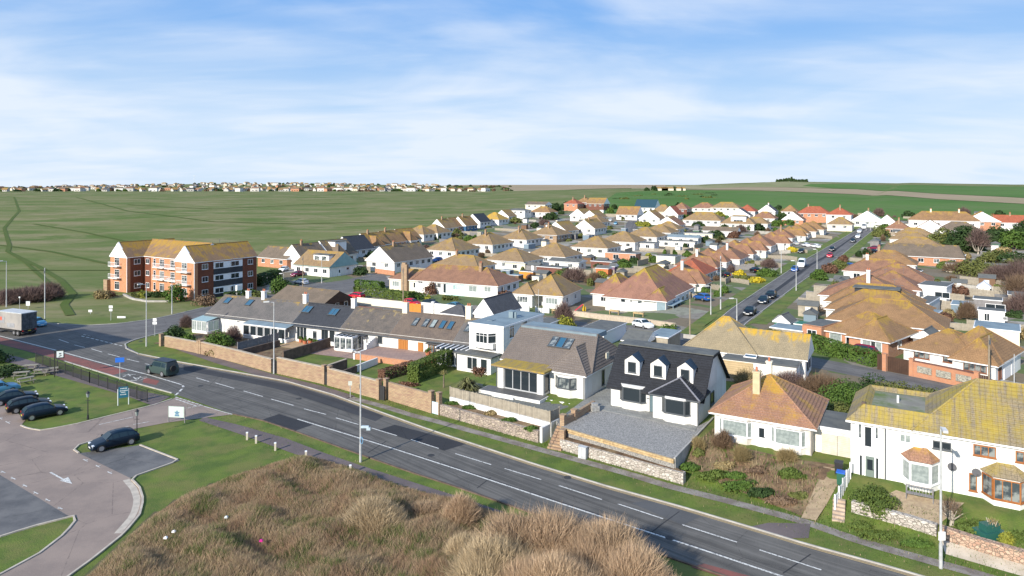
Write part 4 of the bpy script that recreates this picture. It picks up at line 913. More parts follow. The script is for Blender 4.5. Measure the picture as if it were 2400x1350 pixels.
roof_vol(t, -27, -3.6, 2.3, 11.0, ZE, 3.5, atile, 'x', 0, 0, .25)
# right side wall: russet panels, dark slate hung bays, three rows of windows
for ya, yb in ((.8, 4.6), (12.2, 16)): p = MB(); p.box(.0, .08, ya, yb, -.8, ZE - .15); p.build('hung_tile_panel', brick_db, t)
p = MB()
for z0, z1 in ((-.8, .9), (2.3, 3.7), (5.1, 6.4)): p.box(.0, .12, 4.6, 12.2, z0, z1)
p.build('slate_panel', slate, t)
p = MB()
for z0, z1 in ((.9, 2.3), (3.7, 5.1), (6.4, 7.9)): p.box(.0, .07, 4.6, 12.2, z0, z1)
p.build('white_panel', wtrim, t)
for z0 in (.85, 3.75, 6.55):
 for u, w_, n_ in ((1.7, 1.5, 2), (4.9, 2.2, 2), (9.0, 2.2, 2), (13.6, 1.4, 2)): window(t, 'r', u, z0, w_, 1.25, .12 if 4 < u < 12 else .08, n=n_)
# left wing side wall
p = MB(); p.box(-23.4, -23.3, -1.0, 2.2, -.8, ZE - .15); p.build('hung_tile_panel', brick_db, t)
p = MB(); p.box(-23.2, -20.6, 2.2, 2.3, -.8, ZE - .15); p.build('hung_tile_panel', brick_db, t)
for z0 in (.85, 3.75, 6.55):
 window(t, 'r', -.2, z0, 1.5, 1.2, -23.3, n=2); window(t, 'f', -22.4, z0, 1.4, 1.2, 2.2, n=2)
 for u, w_, n_ in ((-19.4, .9, 1), (-16.9, 1.8, 3), (-12.6, 1.7, 3), (-9.4, 1.7, 2)): window(t, 'f', u, z0 - .4, w_, 1.8, 2.28, n=n_, tr=True, gm=gl_mid if u == -16.9 and z0 == 3.75 else gl_dark)
 window(t, 'f', -4.6, z0 - .4, 1.9, 1.9, 0, n=2, tr=True, gm=gl_mid); window(t, 'f', -28.6, z0 - .4, 2.0, 1.9, -1.8, n=2, tr=True)
 if z0 > 1:
  for (a, b, y) in ((-5.2, -1.2, 0), (-29.6, -25.8, -1.8), (-18.2, -14.0, 2.28), (-13.4, -8.2, 2.28)):
   bl = MB(); bl.box(a, b, y - 1.1, y, z0 - .62, z0 - .45); bo = bl.build('balcony', white, t)
   rl = MB(); rl.box(a, b, y - 1.1, y - 1.06, z0 + .42, z0 + .48)
   for xx in np.arange(a, b + .01, (b - a) / 14): rl.box(xx - .02, xx + .02, y - 1.1, y - 1.06, z0 - .45, z0 + .42)
   for xx in (a, b): rl.box(xx - .03, xx + .03, y - 1.1, y, z0 + .42, z0 + .48)
   rl.build('balcony_railing', wtrim, bo)
p = MB(); p.box(-5.4, -1.0, -1.6, 0, -1, .5); p.build('brick_patio_wall', brick_ob, t)
rl = MB(); rl.box(-5.4, -1.0, -1.6, -1.55, 1.2, 1.28)
for xx in np.arange(-5.4, -.9, .3): rl.box(xx - .02, xx + .02, -1.6, -1.55, .5, 1.2)
rl.build('patio_railing', wtrim, t)
p = MB(); p.box(-32.2, -30.6, -2.6, .4, -1, 2.6); p.build('stone_annexe', brick_t, t)
for x, y in ((-.15, -.05), (-23.5, -1.85)): p = MB(); p.tube((x + .2, y - .05, -.8), (x + .2, y - .05, ZE - .2), .07); p.build('drainpipe', wtrim, t)
p = MB(); p.box(.1, 1.6, 9.6, 11.0, -.8, 2.2); p.build('entrance_porch', wtrim, t)
p = MB(); p.tube((-15, 6.6, ZE + 3.3), (-15, 6.6, ZE + 4.2), .06); p.tube((-4, 9, ZE + 3), (-4, 9, ZE + 4.3), .05); p.build('roof_aerial', gtrim, t)
# ================================================================ MIDDLE DISTANCE HOUSES (each fitted to its eaves line)
def autowin(t, x0, x1, y0, face, ze, off, step=3.2, fm=None, gms=(None,), w=1.5, h=1.2, two=False):
 L = x1 - x0; n = max(1, int(L / step))
 for i in range(n):
  u = x0 + L * (i + .5) / n - w / 2
  for z in ((1.0,) if not two else (.9, 3.6)): window(t, face, u, z + (ze - 2.7 if not two else 0), w, h, off, n=2, fm=fm, gm=gms[i % len(gms)] or gl_dark)
# long semi-detached bungalow
fr, L = fit((973, 656), (1166.5, 670), 2.95); t = thing('semi_detached_bungalow', 'long pink-brown roofed bungalow, half pale turquoise and half white, behind the trimmed hedges', 'bungalow', fr.o, fr.a)
L = fr.hit(1166, 680)[0]; tq = mat('turquoise_render', (.50, .72, .72), (.45, .66, .66), .5)
wall_vol(t, 0, fr.hit(1088, 680)[0], 0, 11, 2.95, white); a = fr.hit(1088, 680)[0]
mb = MB(); mb.box(fr.hit(1045, 680)[0], a, -.03, 0, -.3, 2.8); mb.build('turquoise_wall', tq, t)
wall_vol(t, a, L, .0, 11, 2.95, white); ro = roof_vol(t, -.5, L, 0, 11, 2.95, 3.1, tile_p, 'x', 2, None, .4)
chimney(ro, a + 2.0, 4.2, 4.8, 7.2, brick_t, .7, .7)
wpx(t, fr, 'f', 980, 657, 991, 664, n=2); wpx(t, fr, 'f', 1025, 663, 1034, 675, n=2, fm=wtrim); wpx(t, fr, 'f', 1039, 664, 1046, 687, n=1); wpx(t, fr, 'f', 1062, 666, 1080, 681, n=3); wpx(t, fr, 'f', 1099, 669, 1118, 685, n=2, gm=gl_pale); wpx(t, fr, 'f', 1135, 671, 1151, 685, n=2, gm=gl_pale)
autowin(t, 1, 10, 0, 'r', 2.9, L, 3)
x0 = fr.hit(901, 655, 'f', -1)[0]; wall_vol(t, x0, -.02, 1.0, 8, 2.7, cream); roof_vol(t, x0, 0, 1, 8, 2.7, 2.0, tile_p, 'x', None, 0, .3); window(t, 'f', x0 + .9, .9, 2, 1.3, 1.0, n=3, gm=gl_pale); window(t, 'f', x0 + 7, .9, 1.6, 1.3, 1.0, n=2)
mb = MB(); mb.box(x0 + 4, x0 + 5.6, .2, 1.0, -.5, 6.4); mb.box(x0 + 4.2, x0 + 5.2, .2, 1, 6.4, 6.8); mb.build('brick_chimney_breast', brick_t, t)
# small white bungalow with twin hipped bays
fr, L = fit((1203, 686), (1319, 683), 2.85); fr = Fr(Gz(1203, 722, 0) if False else fr.o, R(-25)); t = thing('double_bay_bungalow', 'small white bungalow with olive pyramid roof and lower hipped front bay', 'bungalow', fr.o, fr.a)
L = fr.hit(1319, 700, 'f', 1.0)[0]; a = fr.hit(1247, 700)[0]; b = fr.hit(1273, 700, 'f', 1)[0]
wall_vol(t, 0, a, 0, 6, 2.8, white); wall_vol(t, a, b, 3.6, 9, 2.8, white); wall_vol(t, b, L, .8, 12, 2.8, white)
roof_vol(t, 0, a + .2, 0, 7, 2.8, 1.9, tile_t, 'y', None, 0, .35); roof_vol(t, 2.2, L, .8, 12, 2.8, 3.5, tile_t, 'y', None, None, .35)
window(t, 'f', .9, .95, 2.4, 1.3, 0, n=4, gm=gl_mid); window(t, 'f', b + .7, .95, 2.6, 1.3, .8, n=4, gm=gl_pale); door(t, 'f', a + .5, 0, .9, 2.1, 3.6); window(t, 'r', 3, 1.1, 1.0, 1.0, L); window(t, 'r', 8, 1.1, 1.0, 1.0, L)
for x0_, x1_ in ((1.8, 5.2), (7.0, 9.5)):
 mb = MB(); mb.box(x0_, x1_, -4.2, -4.0, -.4, .9); mb.box(x0_ - .25, x0_, -4.25, -3.95, -.4, 1.2); mb.box(x1_, x1_ + .25, -4.25, -3.95, -.4, 1.2); mb.build('front_wall', white, t)
# big hipped pink-brown house at the street corner
fr, L = fit((1419, 692.6), (1537, 702.7), 2.95); t = thing('large_hipped_bungalow', 'large white corner bungalow with steep pink-brown hipped roof, yellow lichened on its ridge', 'bungalow', fr.o, fr.a)
bp = mat('steep_pinkbrown_tile', (.31, .16, .11), (.23, .12, .085), .5, .9, .5, 40, 'tile', {'lich': (.46, .34, .03), 'l0': .58, 'l1': .72, 'lz': .42, 'ls': .4})
xr = fr.hit(1562, 720)[0]; wall_vol(t, 0, xr - 1.9, 0, 20, 2.95, white); wall_vol(t, xr - 1.9, xr, -.4, 20, 2.95, white, z0=-1)
mb = MB(); mb.box(xr - 1.8, xr - .1, -.46, -.4, -.3, 2.6); mb.build('blue_panel', mat('pale_blue_boards', (.24, .31, .35), (.2, .27, .3)), t)
ro = roof_vol(t, 0, xr - .4, 0, 20, 2.95, 5.2, bp, 'y', None, None, .45); roof_vol(t, xr - 4.2, xr, -.4, 5, 2.95, 1.9, bp, 'y', None, 0, .35)
x0 = fr.hit(1387, 687, 'f', 3)[0]; wall_vol(t, x0, 0, 3.5, 13, 2.8, white); roof_vol(t, x0, 3, 3.5, 13, 2.8, 3.6, bp, 'y', None, None, .4)
wpx(t, fr, 'f', 1455, 698, 1466, 709, n=1); wpx(t, fr, 'f', 1477, 700, 1482, 710, n=1); wpx(t, fr, 'f', 1494, 702, 1505, 712, n=1, gm=gl_mid); window(t, 'f', x0 + 1.8, 1.1, 1.4, 1.0, 3.5); autowin(t, 3, 19, 0, 'r', 2.9, xr, 3.2)
mb = MB(); mb.box(xr, xr + 1.2, .5, 8, 1.9, 2.0); [mb.box(xr + 1.1, xr + 1.2, y, y + .1, -.4, 1.9) for y in (.5, 3, 5.5, 8)]; mb.build('veranda', mat('pale_blue_boards', (.24, .31, .35)), t)
# tan roofed house with flat grey extension
fr, L = fit((1696, 839.5), (1866.6, 860.5), 2.3); t = thing('extended_house', 'white house with pale tan lichened roof and long flat grey extension with one roof light', 'house', fr.o, fr.a)
tt = mat('sandy_roof_tile', (.31, .25, .155), (.25, .205, .13), .6, .9, .4, 40, 'tile', {'lich': (.62, .38, .03), 'l0': .60, 'l1': .76, 'lz': .38, 'ls': .45})
wall_vol(t, 0, L, 0, 3, 2.25, white); fo = flat_roof(t, 0, L, 0, 3.0, 2.25, felt, .15, .15, gtrim)
mb = MB(); mb.box(-.2, L * .42, -.06, 0, -.6, 2.1); mb.build('boarded_fence_wall', timber_o if False else mat('tan_boards', (.50, .38, .22), (.42, .32, .18), 1, .9, .3, 30, 'wave', {'s': 1.2, 'd': 'Y'}), t)
a_, b_ = win_mesh(1.4, 1.0, 1, wtrim, gl_blue); o = put('roof_window', a_, t, (2.2, 1.0, 2.5), (R(-82), 0, 0)); put('pane', b_, o)
wall_vol(t, -3, L + .6, 3.02, 9.0, 2.6, white, 'x', 2.3, hl=1); roof_vol(t, -3, L + .6, 3.02, 9.0, 2.6, 2.3, tt, 'x', 2, 0, .3)
wall_vol(t, -5.5, 3.2, 2.6, 10.5, 2.6, white); roof_vol(t, -5.5, 3.2, 2.6, 10.5, 2.6, 3.5, tt, 'x', None, None, .4)
window(t, 'r', 4.6, .9, 1.0, 1.4, L + .6, n=2, fm=gtrim); window(t, 'r', 6.6, .9, 1.0, 1.4, L + .6, n=2, fm=gtrim); window(t, 'f', -3.6, 1.4, 1.2, .5, 2.6)
# brick bungalow right
fr, L = fit((1926, 775), (2082, 800), 2.5); BB = fr; t = thing('brick_bungalow', 'orange brick and white bungalow with brown hipped roof behind the clipped dark green hedge', 'bungalow', fr.o, fr.a)
a = fr.hit(1990, 800)[0]; wall_vol(t, 0, a, 1.2, 9, 2.5, brick_o); wall_vol(t, a, L, 0, 9.5, 2.5, brick_o)
roof_vol(t, 0, L, 1.2, 9.5, 2.5, 2.6, tile_b, 'x', None, None, .4); roof_vol(t, a, L, 0, 6, 2.5, 2.2, tile_b, 'y', None, 0, .4)
wall_vol(t, fr.hit(1880, 790, 'f', 0)[0], -.05, 0, 6, 2.9, brick_o); flat_roof(t, fr.hit(1880, 790)[0], -.1, .3, 6, 2.95, felt, .02, .06, brick_o)
window(t, 'f', fr.hit(1892, 785)[0], 1.2, 1.4, 1.2, 0, n=2); window(t, 'f', .6, .8, 1.7, 1.5, 1.2, n=1, gm=gl_pale); window(t, 'f', 2.9, .4, 1.0, 1.9, 1.2, n=2); window(t, 'f', 4.1, .7, 1.0, 1.5, 1.2, n=1)
mb = MB(); mb.box(a + 1.6, L - 1.6, -.1, -.02, .1, 2.4); mb.build('white_surround', wtrim, t); window(t, 'f', a + 1.8, .6, 2.6, 1.7, -.1, n=1, gm=gl_pale); window(t, 'f', L - 2.2, .3, .7, 2.0, -.1, n=1); window(t, 'r', 3.2, 1.0, 1.2, 1.3, L, n=1, gm=gl_mid)
# white bungalow with brown windows
fr, L = fit((2118, 814.5), (2231, 833), 2.5); fr = Fr(fr.o, BB.a); t = thing('corner_bungalow', 'white bungalow with brown-framed windows and brown hipped roof behind the brick and flint wall', 'bungalow', fr.o, fr.a)
a = fr.hit(2238, 850)[0]; L = fr.hit(2333, 860, 'f', -.9)[0]
wall_vol(t, 0, a, 0, 9, 2.5, white); wall_vol(t, a, L, -.9, 10, 2.5, white)
roof_vol(t, 0, a + 2, 0, 9, 2.5, 2.3, tile_b, 'x', None, None, .4); roof_vol(t, a, L, -.9, 6, 2.5, 2.3, tile_b, 'y', None, 0, .4); roof_vol(t, a - 2, L, 1.0, 10, 2.5, 3.0, tile_b, 'x', None, None, .4)
wpx(t, fr, 'f', 2142, 823, 2178, 843, n=3, fm=btrim, gm=gl_mid); wpx(t, fr, 'f', 2210, 830, 2236, 852, n=2, fm=btrim, gm=gl_mid); wpx(t, fr, 'f', 2258, 846, 2312, 876, -.9, n=4, fm=btrim, gm=gl_mid); window(t, 'r', .2, .5, 1.2, 1.7, L, n=2, fm=btrim)
for k in range(2):
 mb = MB(); mb.box(L + .0, L + .06, 2.5 + k * 3.2, 5.2 + k * 3.2, 0, 2.1); mb.build('garage_door', wtrim, t)
# corner house with teal gable, near the flats
fr, L = fit((690, 619), (774, 628.5), 2.85); fr = Fr(fr.o, R(UA)); L = fr.hit(772, 640)[0]; t = thing('teal_gabled_house', 'white house with teal boarded gable and wide box dormer beside the side road', 'house', fr.o, fr.a)
teal = mat('teal_cladding', (.24, .38, .38), (.2, .33, .33), 1, .8)
wall_vol(t, 0, L, 0, 10.5, 2.85, white); mb = MB(); mb.prism([(L - .15, 0), (L, 0), (L, 10.5), (L - .15, 10.5)], 2.85, 2.87)
b = len(mb.v); mb.v += [(L + .03, -.2, 2.7), (L + .03, 10.7, 2.7), (L + .03, 5.25, 6.3), (L - .1, -.2, 2.7), (L - .1, 10.7, 2.7), (L - .1, 5.25, 6.3)]; mb.f += [(b, b + 1, b + 2), (b + 3, b + 5, b + 4)]; mb.m += [0, 0]; mb.build('teal_gable', teal, t)
ro = roof_vol(t, 0, L, 0, 10.5, 2.85, 3.6, tile_t, 'x', 0, 0, .35, trim=teal)
mb = MB(); mb.box(L - 8.3, L - 2.2, 1.9, 5, 3.6, 5.75); mb.box(L - 8.5, L - 2.0, 1.7, 5.1, 5.75, 5.92, 1); mb.build('box_dormer', [wtrim, felt], ro)
window(t, 'f', L - 7.9, 4.2, 2.0, 1.3, 1.9, n=2, gm=gl_mid); window(t, 'f', L - 5.0, 4.2, 1.9, 1.3, 1.9, n=1, gm=gl_mid)
autowin(t, 0, L, 0, 'f', 2.7, 0, 3.2); window(t, 'r', 6.3, 1.4, 1.1, .8, L, n=1); window(t, 'r', 4.2, 4.1, .4, .8, L + .03, n=1); door(t, 'r', 3.2, 0, .9, 2.1, L)
# brown timber lodge
fr, L = fit((645, 697), (757, 712), 2.1); fr = Fr(fr.o, R(UA)); L = fr.hit(757, 715)[0]; t = thing('timber_lodge', 'dark brown boarded lodge with low grey-brown roof behind the terrace chimneys', 'lodge', fr.o, fr.a)
dkw = mat('dark_brown_boards', (.075, .04, .025), (.055, .03, .02), 1, .8, .3, 30, 'wave', {'s': 2, 'd': 'Y'})
wall_vol(t, 0, L, 0, 7.5, 2.1, dkw, 'x', 1.9); roof_vol(t, 0, L, 0, 7.5, 2.1, 1.9, tile_g, 'x', 0, 0, .7, trim=dkw)
for u in (.8, 3.2, 5.6): window(t, 'r', u, .7, 1.0, 1.0, L, n=1)
# small gabled white outbuilding, low sheds
def shed(A, B, d, h, lab, wm, rm, kind='flat', rh=1.2, cat='shed', name='shed', wins=(), ax='x', z=None, group=None, trim=None, ang=None):
 fr, L = fit(A, B, h, z)
 if ang is not None: fr = Fr(fr.o, R(ang))
 L = fr.hit(B[0], B[1] + 5)[0]
 t = thing(name, lab, cat, fr.o, fr.a, group)
 wall_vol(t, 0, L, 0, d, h, wm, (ax if kind == 'gable' else None), rh)
 if kind == 'flat': flat_roof(t, 0, L, 0, d, h, rm, .15, .14, trim)
 elif kind == 'gable': roof_vol(t, 0, L, 0, d, h, rh, rm, ax, 0, 0, .25, trim=trim)
 else: roof_vol(t, 0, L, 0, d, h, rh, rm, ax, None, None, .3, trim=trim)
 for w_ in wins:
  if w_[0] == 'd': door(t, 'f', w_[1], 0, .9, 2.0, 0, w_[2])
  elif w_[0] == 'r': window(t, 'r', w_[1], w_[2], w_[3], w_[4], L)
  else: window(t, 'f', w_[1], w_[2], w_[3], w_[4], 0)
 return t, fr, L
shed((1112, 733), (1158, 737), 9, 2.4, 'small white gabled building with dark slate roof behind the flat-roofed house', white, slate_b, 'gable', 2.6, 'outbuilding', 'outbuilding', [('f', 2.0, 2.5, .8, .6)], 'y', ang=UA)
shed((1037, 733), (1088, 742), 4, 2.2, 'low white outbuilding with dark roof behind the five roof windows', white, slate_b, 'hip', 1.2, 'outbuilding', 'outbuilding', [('f', 1, 1.2, .8, .6)], ang=UA)
shed((1353, 774), (1415, 781), 8.5, 2.6, 'flat-roofed garden building with dark roof and pale blue-grey side', wtrim, felt, 'flat', wins=[], name='garden_building', cat='garden building', ang=UA)
shed((1247, 757), (1283, 760), 5, 2.3, 'white outhouse with bright blue door and dark roof', white, felt, 'flat', wins=[('d', 2.2, flat('bright_blue_door', (.02, .14, .52), .4))], name='outhouse', ang=UA)
shed((1460, 797), (1512, 803), 5, 2.3, 'cluttered timber lean-to with grey roof behind the black house', timber, felt, 'gable', 1.0, name='lean_to_shed', ang=UA)
shed((1520, 788), (1565, 796), 5.5, 2.5, 'open timber carport with pale sheet roof behind the black house', timber, felt_b, 'flat', name='carport', cat='carport', ang=UA)
shed((808, 727), (862, 733), 4, 2.2, 'flat garage with rusty red roof behind the slate cottage', white, mat('rust_roof', (.30, .10, .05), (.24, .08, .04)), 'flat', name='garage', cat='garage', ang=UA)
green = flat('green_shed_paint', (.015, .14, .07), .5); 
shed((1815, 752), (1850, 759), 3, 1.9, 'green summerhouse with dark pitched roof beside the long street', green, felt, 'gable', 1.0, 'summerhouse', 'summerhouse', [('f', .8, .7, .8, .8)], 'y', ang=-40)
shed((1862, 760), (1885, 763), 2.5, 1.9, 'plain green garden shed right of the green summerhouse', green, green, 'flat', ang=-40)
shed((1806, 768), (1880, 780), 3.5, 1.9, 'open lean-to with pale corrugated roof over the clutter by the hedge', timber, felt_b, 'flat', name='lean_to_shed', ang=-40)
shed((2153, 668), (2218, 672), 7, 3.4, 'white cube-shaped extension with grey flat roof and single wide window', white, felt, 'flat', wins=[('f', 2.8, 1.2, 2.6, 1.2)], name='extension', cat='house extension', ang=-42)
shed((2146, 710), (2176, 716), 10, 2.6, 'white flat-roofed rear extension behind the brown hipped roofs', white, felt, 'flat', name='extension', cat='house extension', ang=-42)
shed((2155, 735), (2192, 739), 5, 2.6, 'brick flat-roofed back extension with white fascia', brick_o, felt_b, 'flat', wins=[('f', 1.4, .3, .9, 1.9)], name='extension', cat='house extension', ang=-42)
shed((2090, 755), (2194, 761), 5, 2.5, 'long cream garage wall with dark flat roof behind the brick bungalow', cream, felt, 'flat', wins=[('f', 3, 1.5, 1.1, .3)], name='garage', cat='garage', ang=-36)
shed((2284, 768), (2390, 774), 6, 2.5, 'long cream garage with blue-grey flat roof in the right-hand gardens', cream, felt_b, 'flat', name='garage', cat='garage', ang=-36)
shed((2282, 701), (2348, 706), 4, 2.3, 'grey timber garden room with dark flat roof and glazed front', timber_g, felt, 'flat', wins=[('f', 1.8, .5, 3, 1.2)], name='garden_room', cat='garden room', ang=-36)
shed((2293, 727), (2355, 733), 3, 2.1, 'low white garden building with dark green roof below the grey garden room', white, felt, 'flat', wins=[('f', .8, .4, .8, 1.3), ('f', 3.4, .8, .6, .6)], name='garden_building', cat='garden building', ang=-36)
shed((2140, 789), (2190, 793), 4, 2.2, 'dark grey pitched shed behind the corner bungalow', timber_g, felt, 'gable', 1.0, ang=-45, ax='y')
shed((1385, 612), (1433, 615), 4, 2.2, 'brown brick garage with flat roof amid the back gardens', brick_d, felt, 'flat', name='garage', cat='garage', ang=UA)
shed((1258, 625), (1318, 631), 4, 2.2, 'brick garage with white edge behind the twin-bay bungalow', brick_d, felt, 'flat', name='garage', cat='garage', ang=UA)
shed((1418, 592), (1490, 594), 5, 2.3, 'long orange brick outbuilding with white doors in the back gardens', brick_o, felt, 'flat', wins=[('f', 3, .3, 2, 1.6), ('f', 9, .3, 2, 1.6)], name='outbuilding', cat='outbuilding', ang=UA)
shed((1538, 600), (1582, 603), 6, 2.6, 'cream block garage left of the bright red roof', cream, felt, 'flat', name='garage', cat='garage', ang=UA)
shed((1397, 628), (1425, 631), 2.5, 2.0, 'small bright orange-red shed in the gardens behind the big corner bungalow', flat('orange_shed', (.62, .16, .05), .7), felt, 'gable', .6, ang=UA)
shed((1428, 624), (1440, 625), 2.5, 2.0, 'small purple playhouse beside the orange-red shed', flat('purple_shed', (.18, .10, .17), .7), felt, 'gable', .8, name='playhouse', cat='playhouse', ang=UA)
shed((1217, 636), (1249, 637), 2.4, 1.8, 'orange timber shed behind the twin-bay bungalow', flat('orange_timber', (.62, .24, .03), .7), felt, 'flat', ang=UA)
shed((2292, 672), (2320, 674), 3, 2.0, 'white gabled summerhouse among the right-hand garden fences', white, wtrim, 'gable', 1.0, name='summerhouse', cat='summerhouse', ax='y', ang=-36)
shed((2217, 618), (2302, 621), 4, 2.3, 'long pale garage with flat roof beside the bushy gardens', cream, felt, 'flat', name='garage', cat='garage', ang=-36)
shed((2230, 598), (2262, 599), 4, 2.4, 'dark-fronted cart shed with pale roof edge in the right-hand gardens', timber_g, concrete, 'flat', name='cart_shed', ang=-36)
# ================================================================ GENERIC HOUSES: each placed by the top of its ridge in the photo
HP = []
def gh(px, py, w, d, kind, rm, wm, lab, h=5.4, ze=2.7, ang=UA, fmx=None, ch=0, group=None, dorm=None, name='bungalow', cat='bungalow', chm=None, two=False, wing=None, o=.4):
 if h > 4.6 and ang == UA and py < 575: h *= 1.17; ze *= 1.1; w *= 1.14; d *= 1.1
 c = G(px, py, h); a = R(ang); u = Vector((math.cos(a), math.sin(a), 0)); v = Vector((-math.sin(a), math.cos(a), 0))
 o0 = c - u * (w / 2) - v * (d / 2); o0.z = c.z
 HP.append((c.x, c.y, w, d, lab))
 t = thing(name, lab, cat, o0, a, group)
 ax = 'y' if kind[-1] == 'y' else 'x'; k = kind[0]
 gab = ax if k == 'g' else None; rh = h - ze
 wall_vol(t, 0, w, 0, d, ze, wm, gab, rh, z0=-2.0)
 hh = {'g': (0, 0), 'h': (None, None), 's': (1.6, 1.6)}[k]
 ro = roof_vol(t, 0, w, 0, d, ze, rh, rm, ax, hh[0], hh[1], o)
 if wing == 'f': wall_vol(t, w * .5, w * .95, -2, 1, ze, wm, z0=-2); roof_vol(t, w * .5, w * .95, -2, 4, ze, rh * .75, rm, 'y', None, 0, .35)
 if wing == 'r': wall_vol(t, w - 1, w + 1.8, d * .1, d * .5, ze, wm, z0=-2); roof_vol(t, w - 4, w + 1.8, d * .1, d * .5, ze, rh * .75, rm, 'x', 0, None, .35)
 yo = -2 if wing == 'f' else 0
 if wing == 'f': window(t, 'f', w * .58, 1, w * .28, 1.2, -2, n=3, fm=fmx); window(t, 'f', w * .1, 1, w * .26, 1.2, 0, n=2, fm=fmx)
 else: autowin(t, .6, w - .6, 0, 'f', ze if not two else ze, 0, 3.6, fm=fmx, gms=(None, gl_mid), two=two)
 if wing != 'r': autowin(t, .4, d - .4, 0, 'r', ze, w, 2.6, fm=fmx, gms=(gl_mid, None, None), two=two)
 else: window(t, 'r', d * .16, 1, d * .25, 1.2, w + 1.8, n=3, gm=gl_mid); window(t, 'r', d * .6, 1, d * .25, 1.2, w, n=2)
 if ch:
  for i in range(ch):
   if ax == 'x': chimney(ro, w * (.32 + .4 * i), d / 2 - .3, ze + rh * .5, h + 1.0, chm or brick_t, .6, .6)
   else: chimney(ro, w / 2 + .4, d * (.3 + .4 * i), ze + rh * .5, h + 1.0, chm or brick_t, .6, .6)
 if 540 < py: mb = MB(); mb.tube((w * .7, d / 2, h - .3), (w * .7, d / 2, h + 1.3), .025, n=4); mb.box(w * .7 - .5, w * .7 + .5, d / 2 - .02, d / 2 + .02, h + 1.15, h + 1.2); mb.build('aerial', gtrim, ro)
 if dorm:
  m_, g_ = dorm; mb = MB()
  if ax == 'x': mb.box(w * .3, w * .75, d * .12, d * .5, ze + .5, h - .3); mb.box(w * .28, w * .77, d * .08, d * .52, h - .3, h - .15, 1); mb.build('dormer', [m_, felt], ro); window(t, 'f', w * .38, ze + .9, w * .28, .9, d * .12, n=3)
  else: mb.box(w * .5, w * .88, d * .25, d * .7, ze + .5, h - .3); mb.box(w * .48, w * .92, d * .22, d * .73, h - .3, h - .15, 1); mb.build('dormer', [m_, felt], ro); window(t, 'r', d * .35, ze + .9, d * .25, .9, w * .88, n=3)
 return t
# A: edge row against the rough field, near end first
blue_tile = flat('blue_hung_tile', (.03, .10, .20), .6)
gh(664, 579, 13.5, 8.5, 'gx', tile_g, brick_o, 'brown-tiled bungalow with brick garage front, nearest the apartment block', 6.0, ze=3.0)
gh(716, 571, 8, 9, 'gy', tile_g, white, 'white gable-fronted house behind the teal-gabled house', 6.2, ch=1, name='house', cat='house')
gh(780, 562, 9, 10, 'gy', tile_g, white, 'grey-dormered house with long white verge on the field edge, third from the flats', 6.4, dorm=(wtrim, 0), name='house', cat='house', wing='r')
gh(828, 553, 8.5, 9, 'gy', slate, white, 'dark-roofed gabled house on the field edge above the grey-dormered one', 6.2, name='house', cat='house')
gh(869, 546, 8.5, 9.5, 'gy', tile_b, white, 'brown gable with flat garage on the field edge, sixth from the flats', 6.0, ch=1, name='house', cat='house', wing='r')
gh(909, 541, 8.5, 9, 'gy', tile_b, brick_o, 'pink brick gable on the field edge left of the broad white verge', 6.0, ch=1, name='house', cat='house')
gh(946, 536, 9, 9, 'gy', tile_b, white, 'field-edge house with broad white verge above the white gable', 6.0, name='house', cat='house', wing='r')
gh(986, 529, 10, 9, 'hx', tile_t, white, 'tan hipped bungalow on the field edge with two white vents', 5.4)
gh(1018, 526, 10, 9, 'hx', tile_t, white, 'broad tan hipped roof on the field edge before the dark round bush', 5.4)
gh(1040, 513, 8, 9, 'gy', tile_t, white, 'white verge and yellow gable on the field edge left of the blue-tiled house', 6.0, name='house', cat='house', ch=1)
gh(1064, 510, 7.5, 9, 'gy', tile_b, brick_o, 'narrow brown gable just left of the blue-tiled house', 6.0, name='house', cat='house')
gh(1088, 507, 8, 9, 'gy', tile_b, blue_tile, 'house with bright blue tile-hung side on the field edge', 6.2, name='house', cat='house', ch=1)
gh(1121, 501, 8, 9, 'gy', slate, white, 'dark-roofed white house right of the blue-tiled house', 6.0, name='house', cat='house')
gh(1160, 498, 10, 9, 'hx', mat('yellow_tile', (.36, .25, .10), (.30, .2, .09), 1, .9, .3, 40, 'tile', {'lich': (.6, .36, .03), 'l0': .4, 'l1': .6}), white, 'bright yellow-brown hipped roof on the field edge', 5.6)
gh(1186, 492, 8, 8, 'gy', tile_t, white, 'tan gable tucked behind the bright yellow-brown hip', 5.6)
gh(1215, 489, 12, 7, 'hx', felt, white, 'white flat-looking modern house with blue glazing on the field edge', 4.8, ze=4.2, name='house', cat='house')
gh(1262, 473, 13, 8, 'gx', tile_g, cream, 'long cream two-storey block with low grey roof above the field-edge row', 6.6, ze=5.4, name='house', cat='house')
gh(1275, 484, 12, 9, 'hx', tile_b, white, 'brown hipped bungalow below the long cream block', 5.4)
gh(1345, 466, 9, 9, 'hy', tile_r, brick_o, 'leftmost brick villa of the dark-gabled cluster at the top of the estate', 7.0, ze=4.4, name='house', cat='house', ch=1)
gh(1372, 462, 10, 9, 'hy', tile_b, brick_d, 'middle brick villa of the dark-gabled cluster at the top of the estate', 7.6, ze=4.8, name='house', cat='house', ch=1)
gh(1402, 464, 11, 9, 'gx', tile_b, brick_d, 'rightmost villa of the dark-gabled cluster, with steep twin gables', 7.4, ze=4.4, name='house', cat='house')
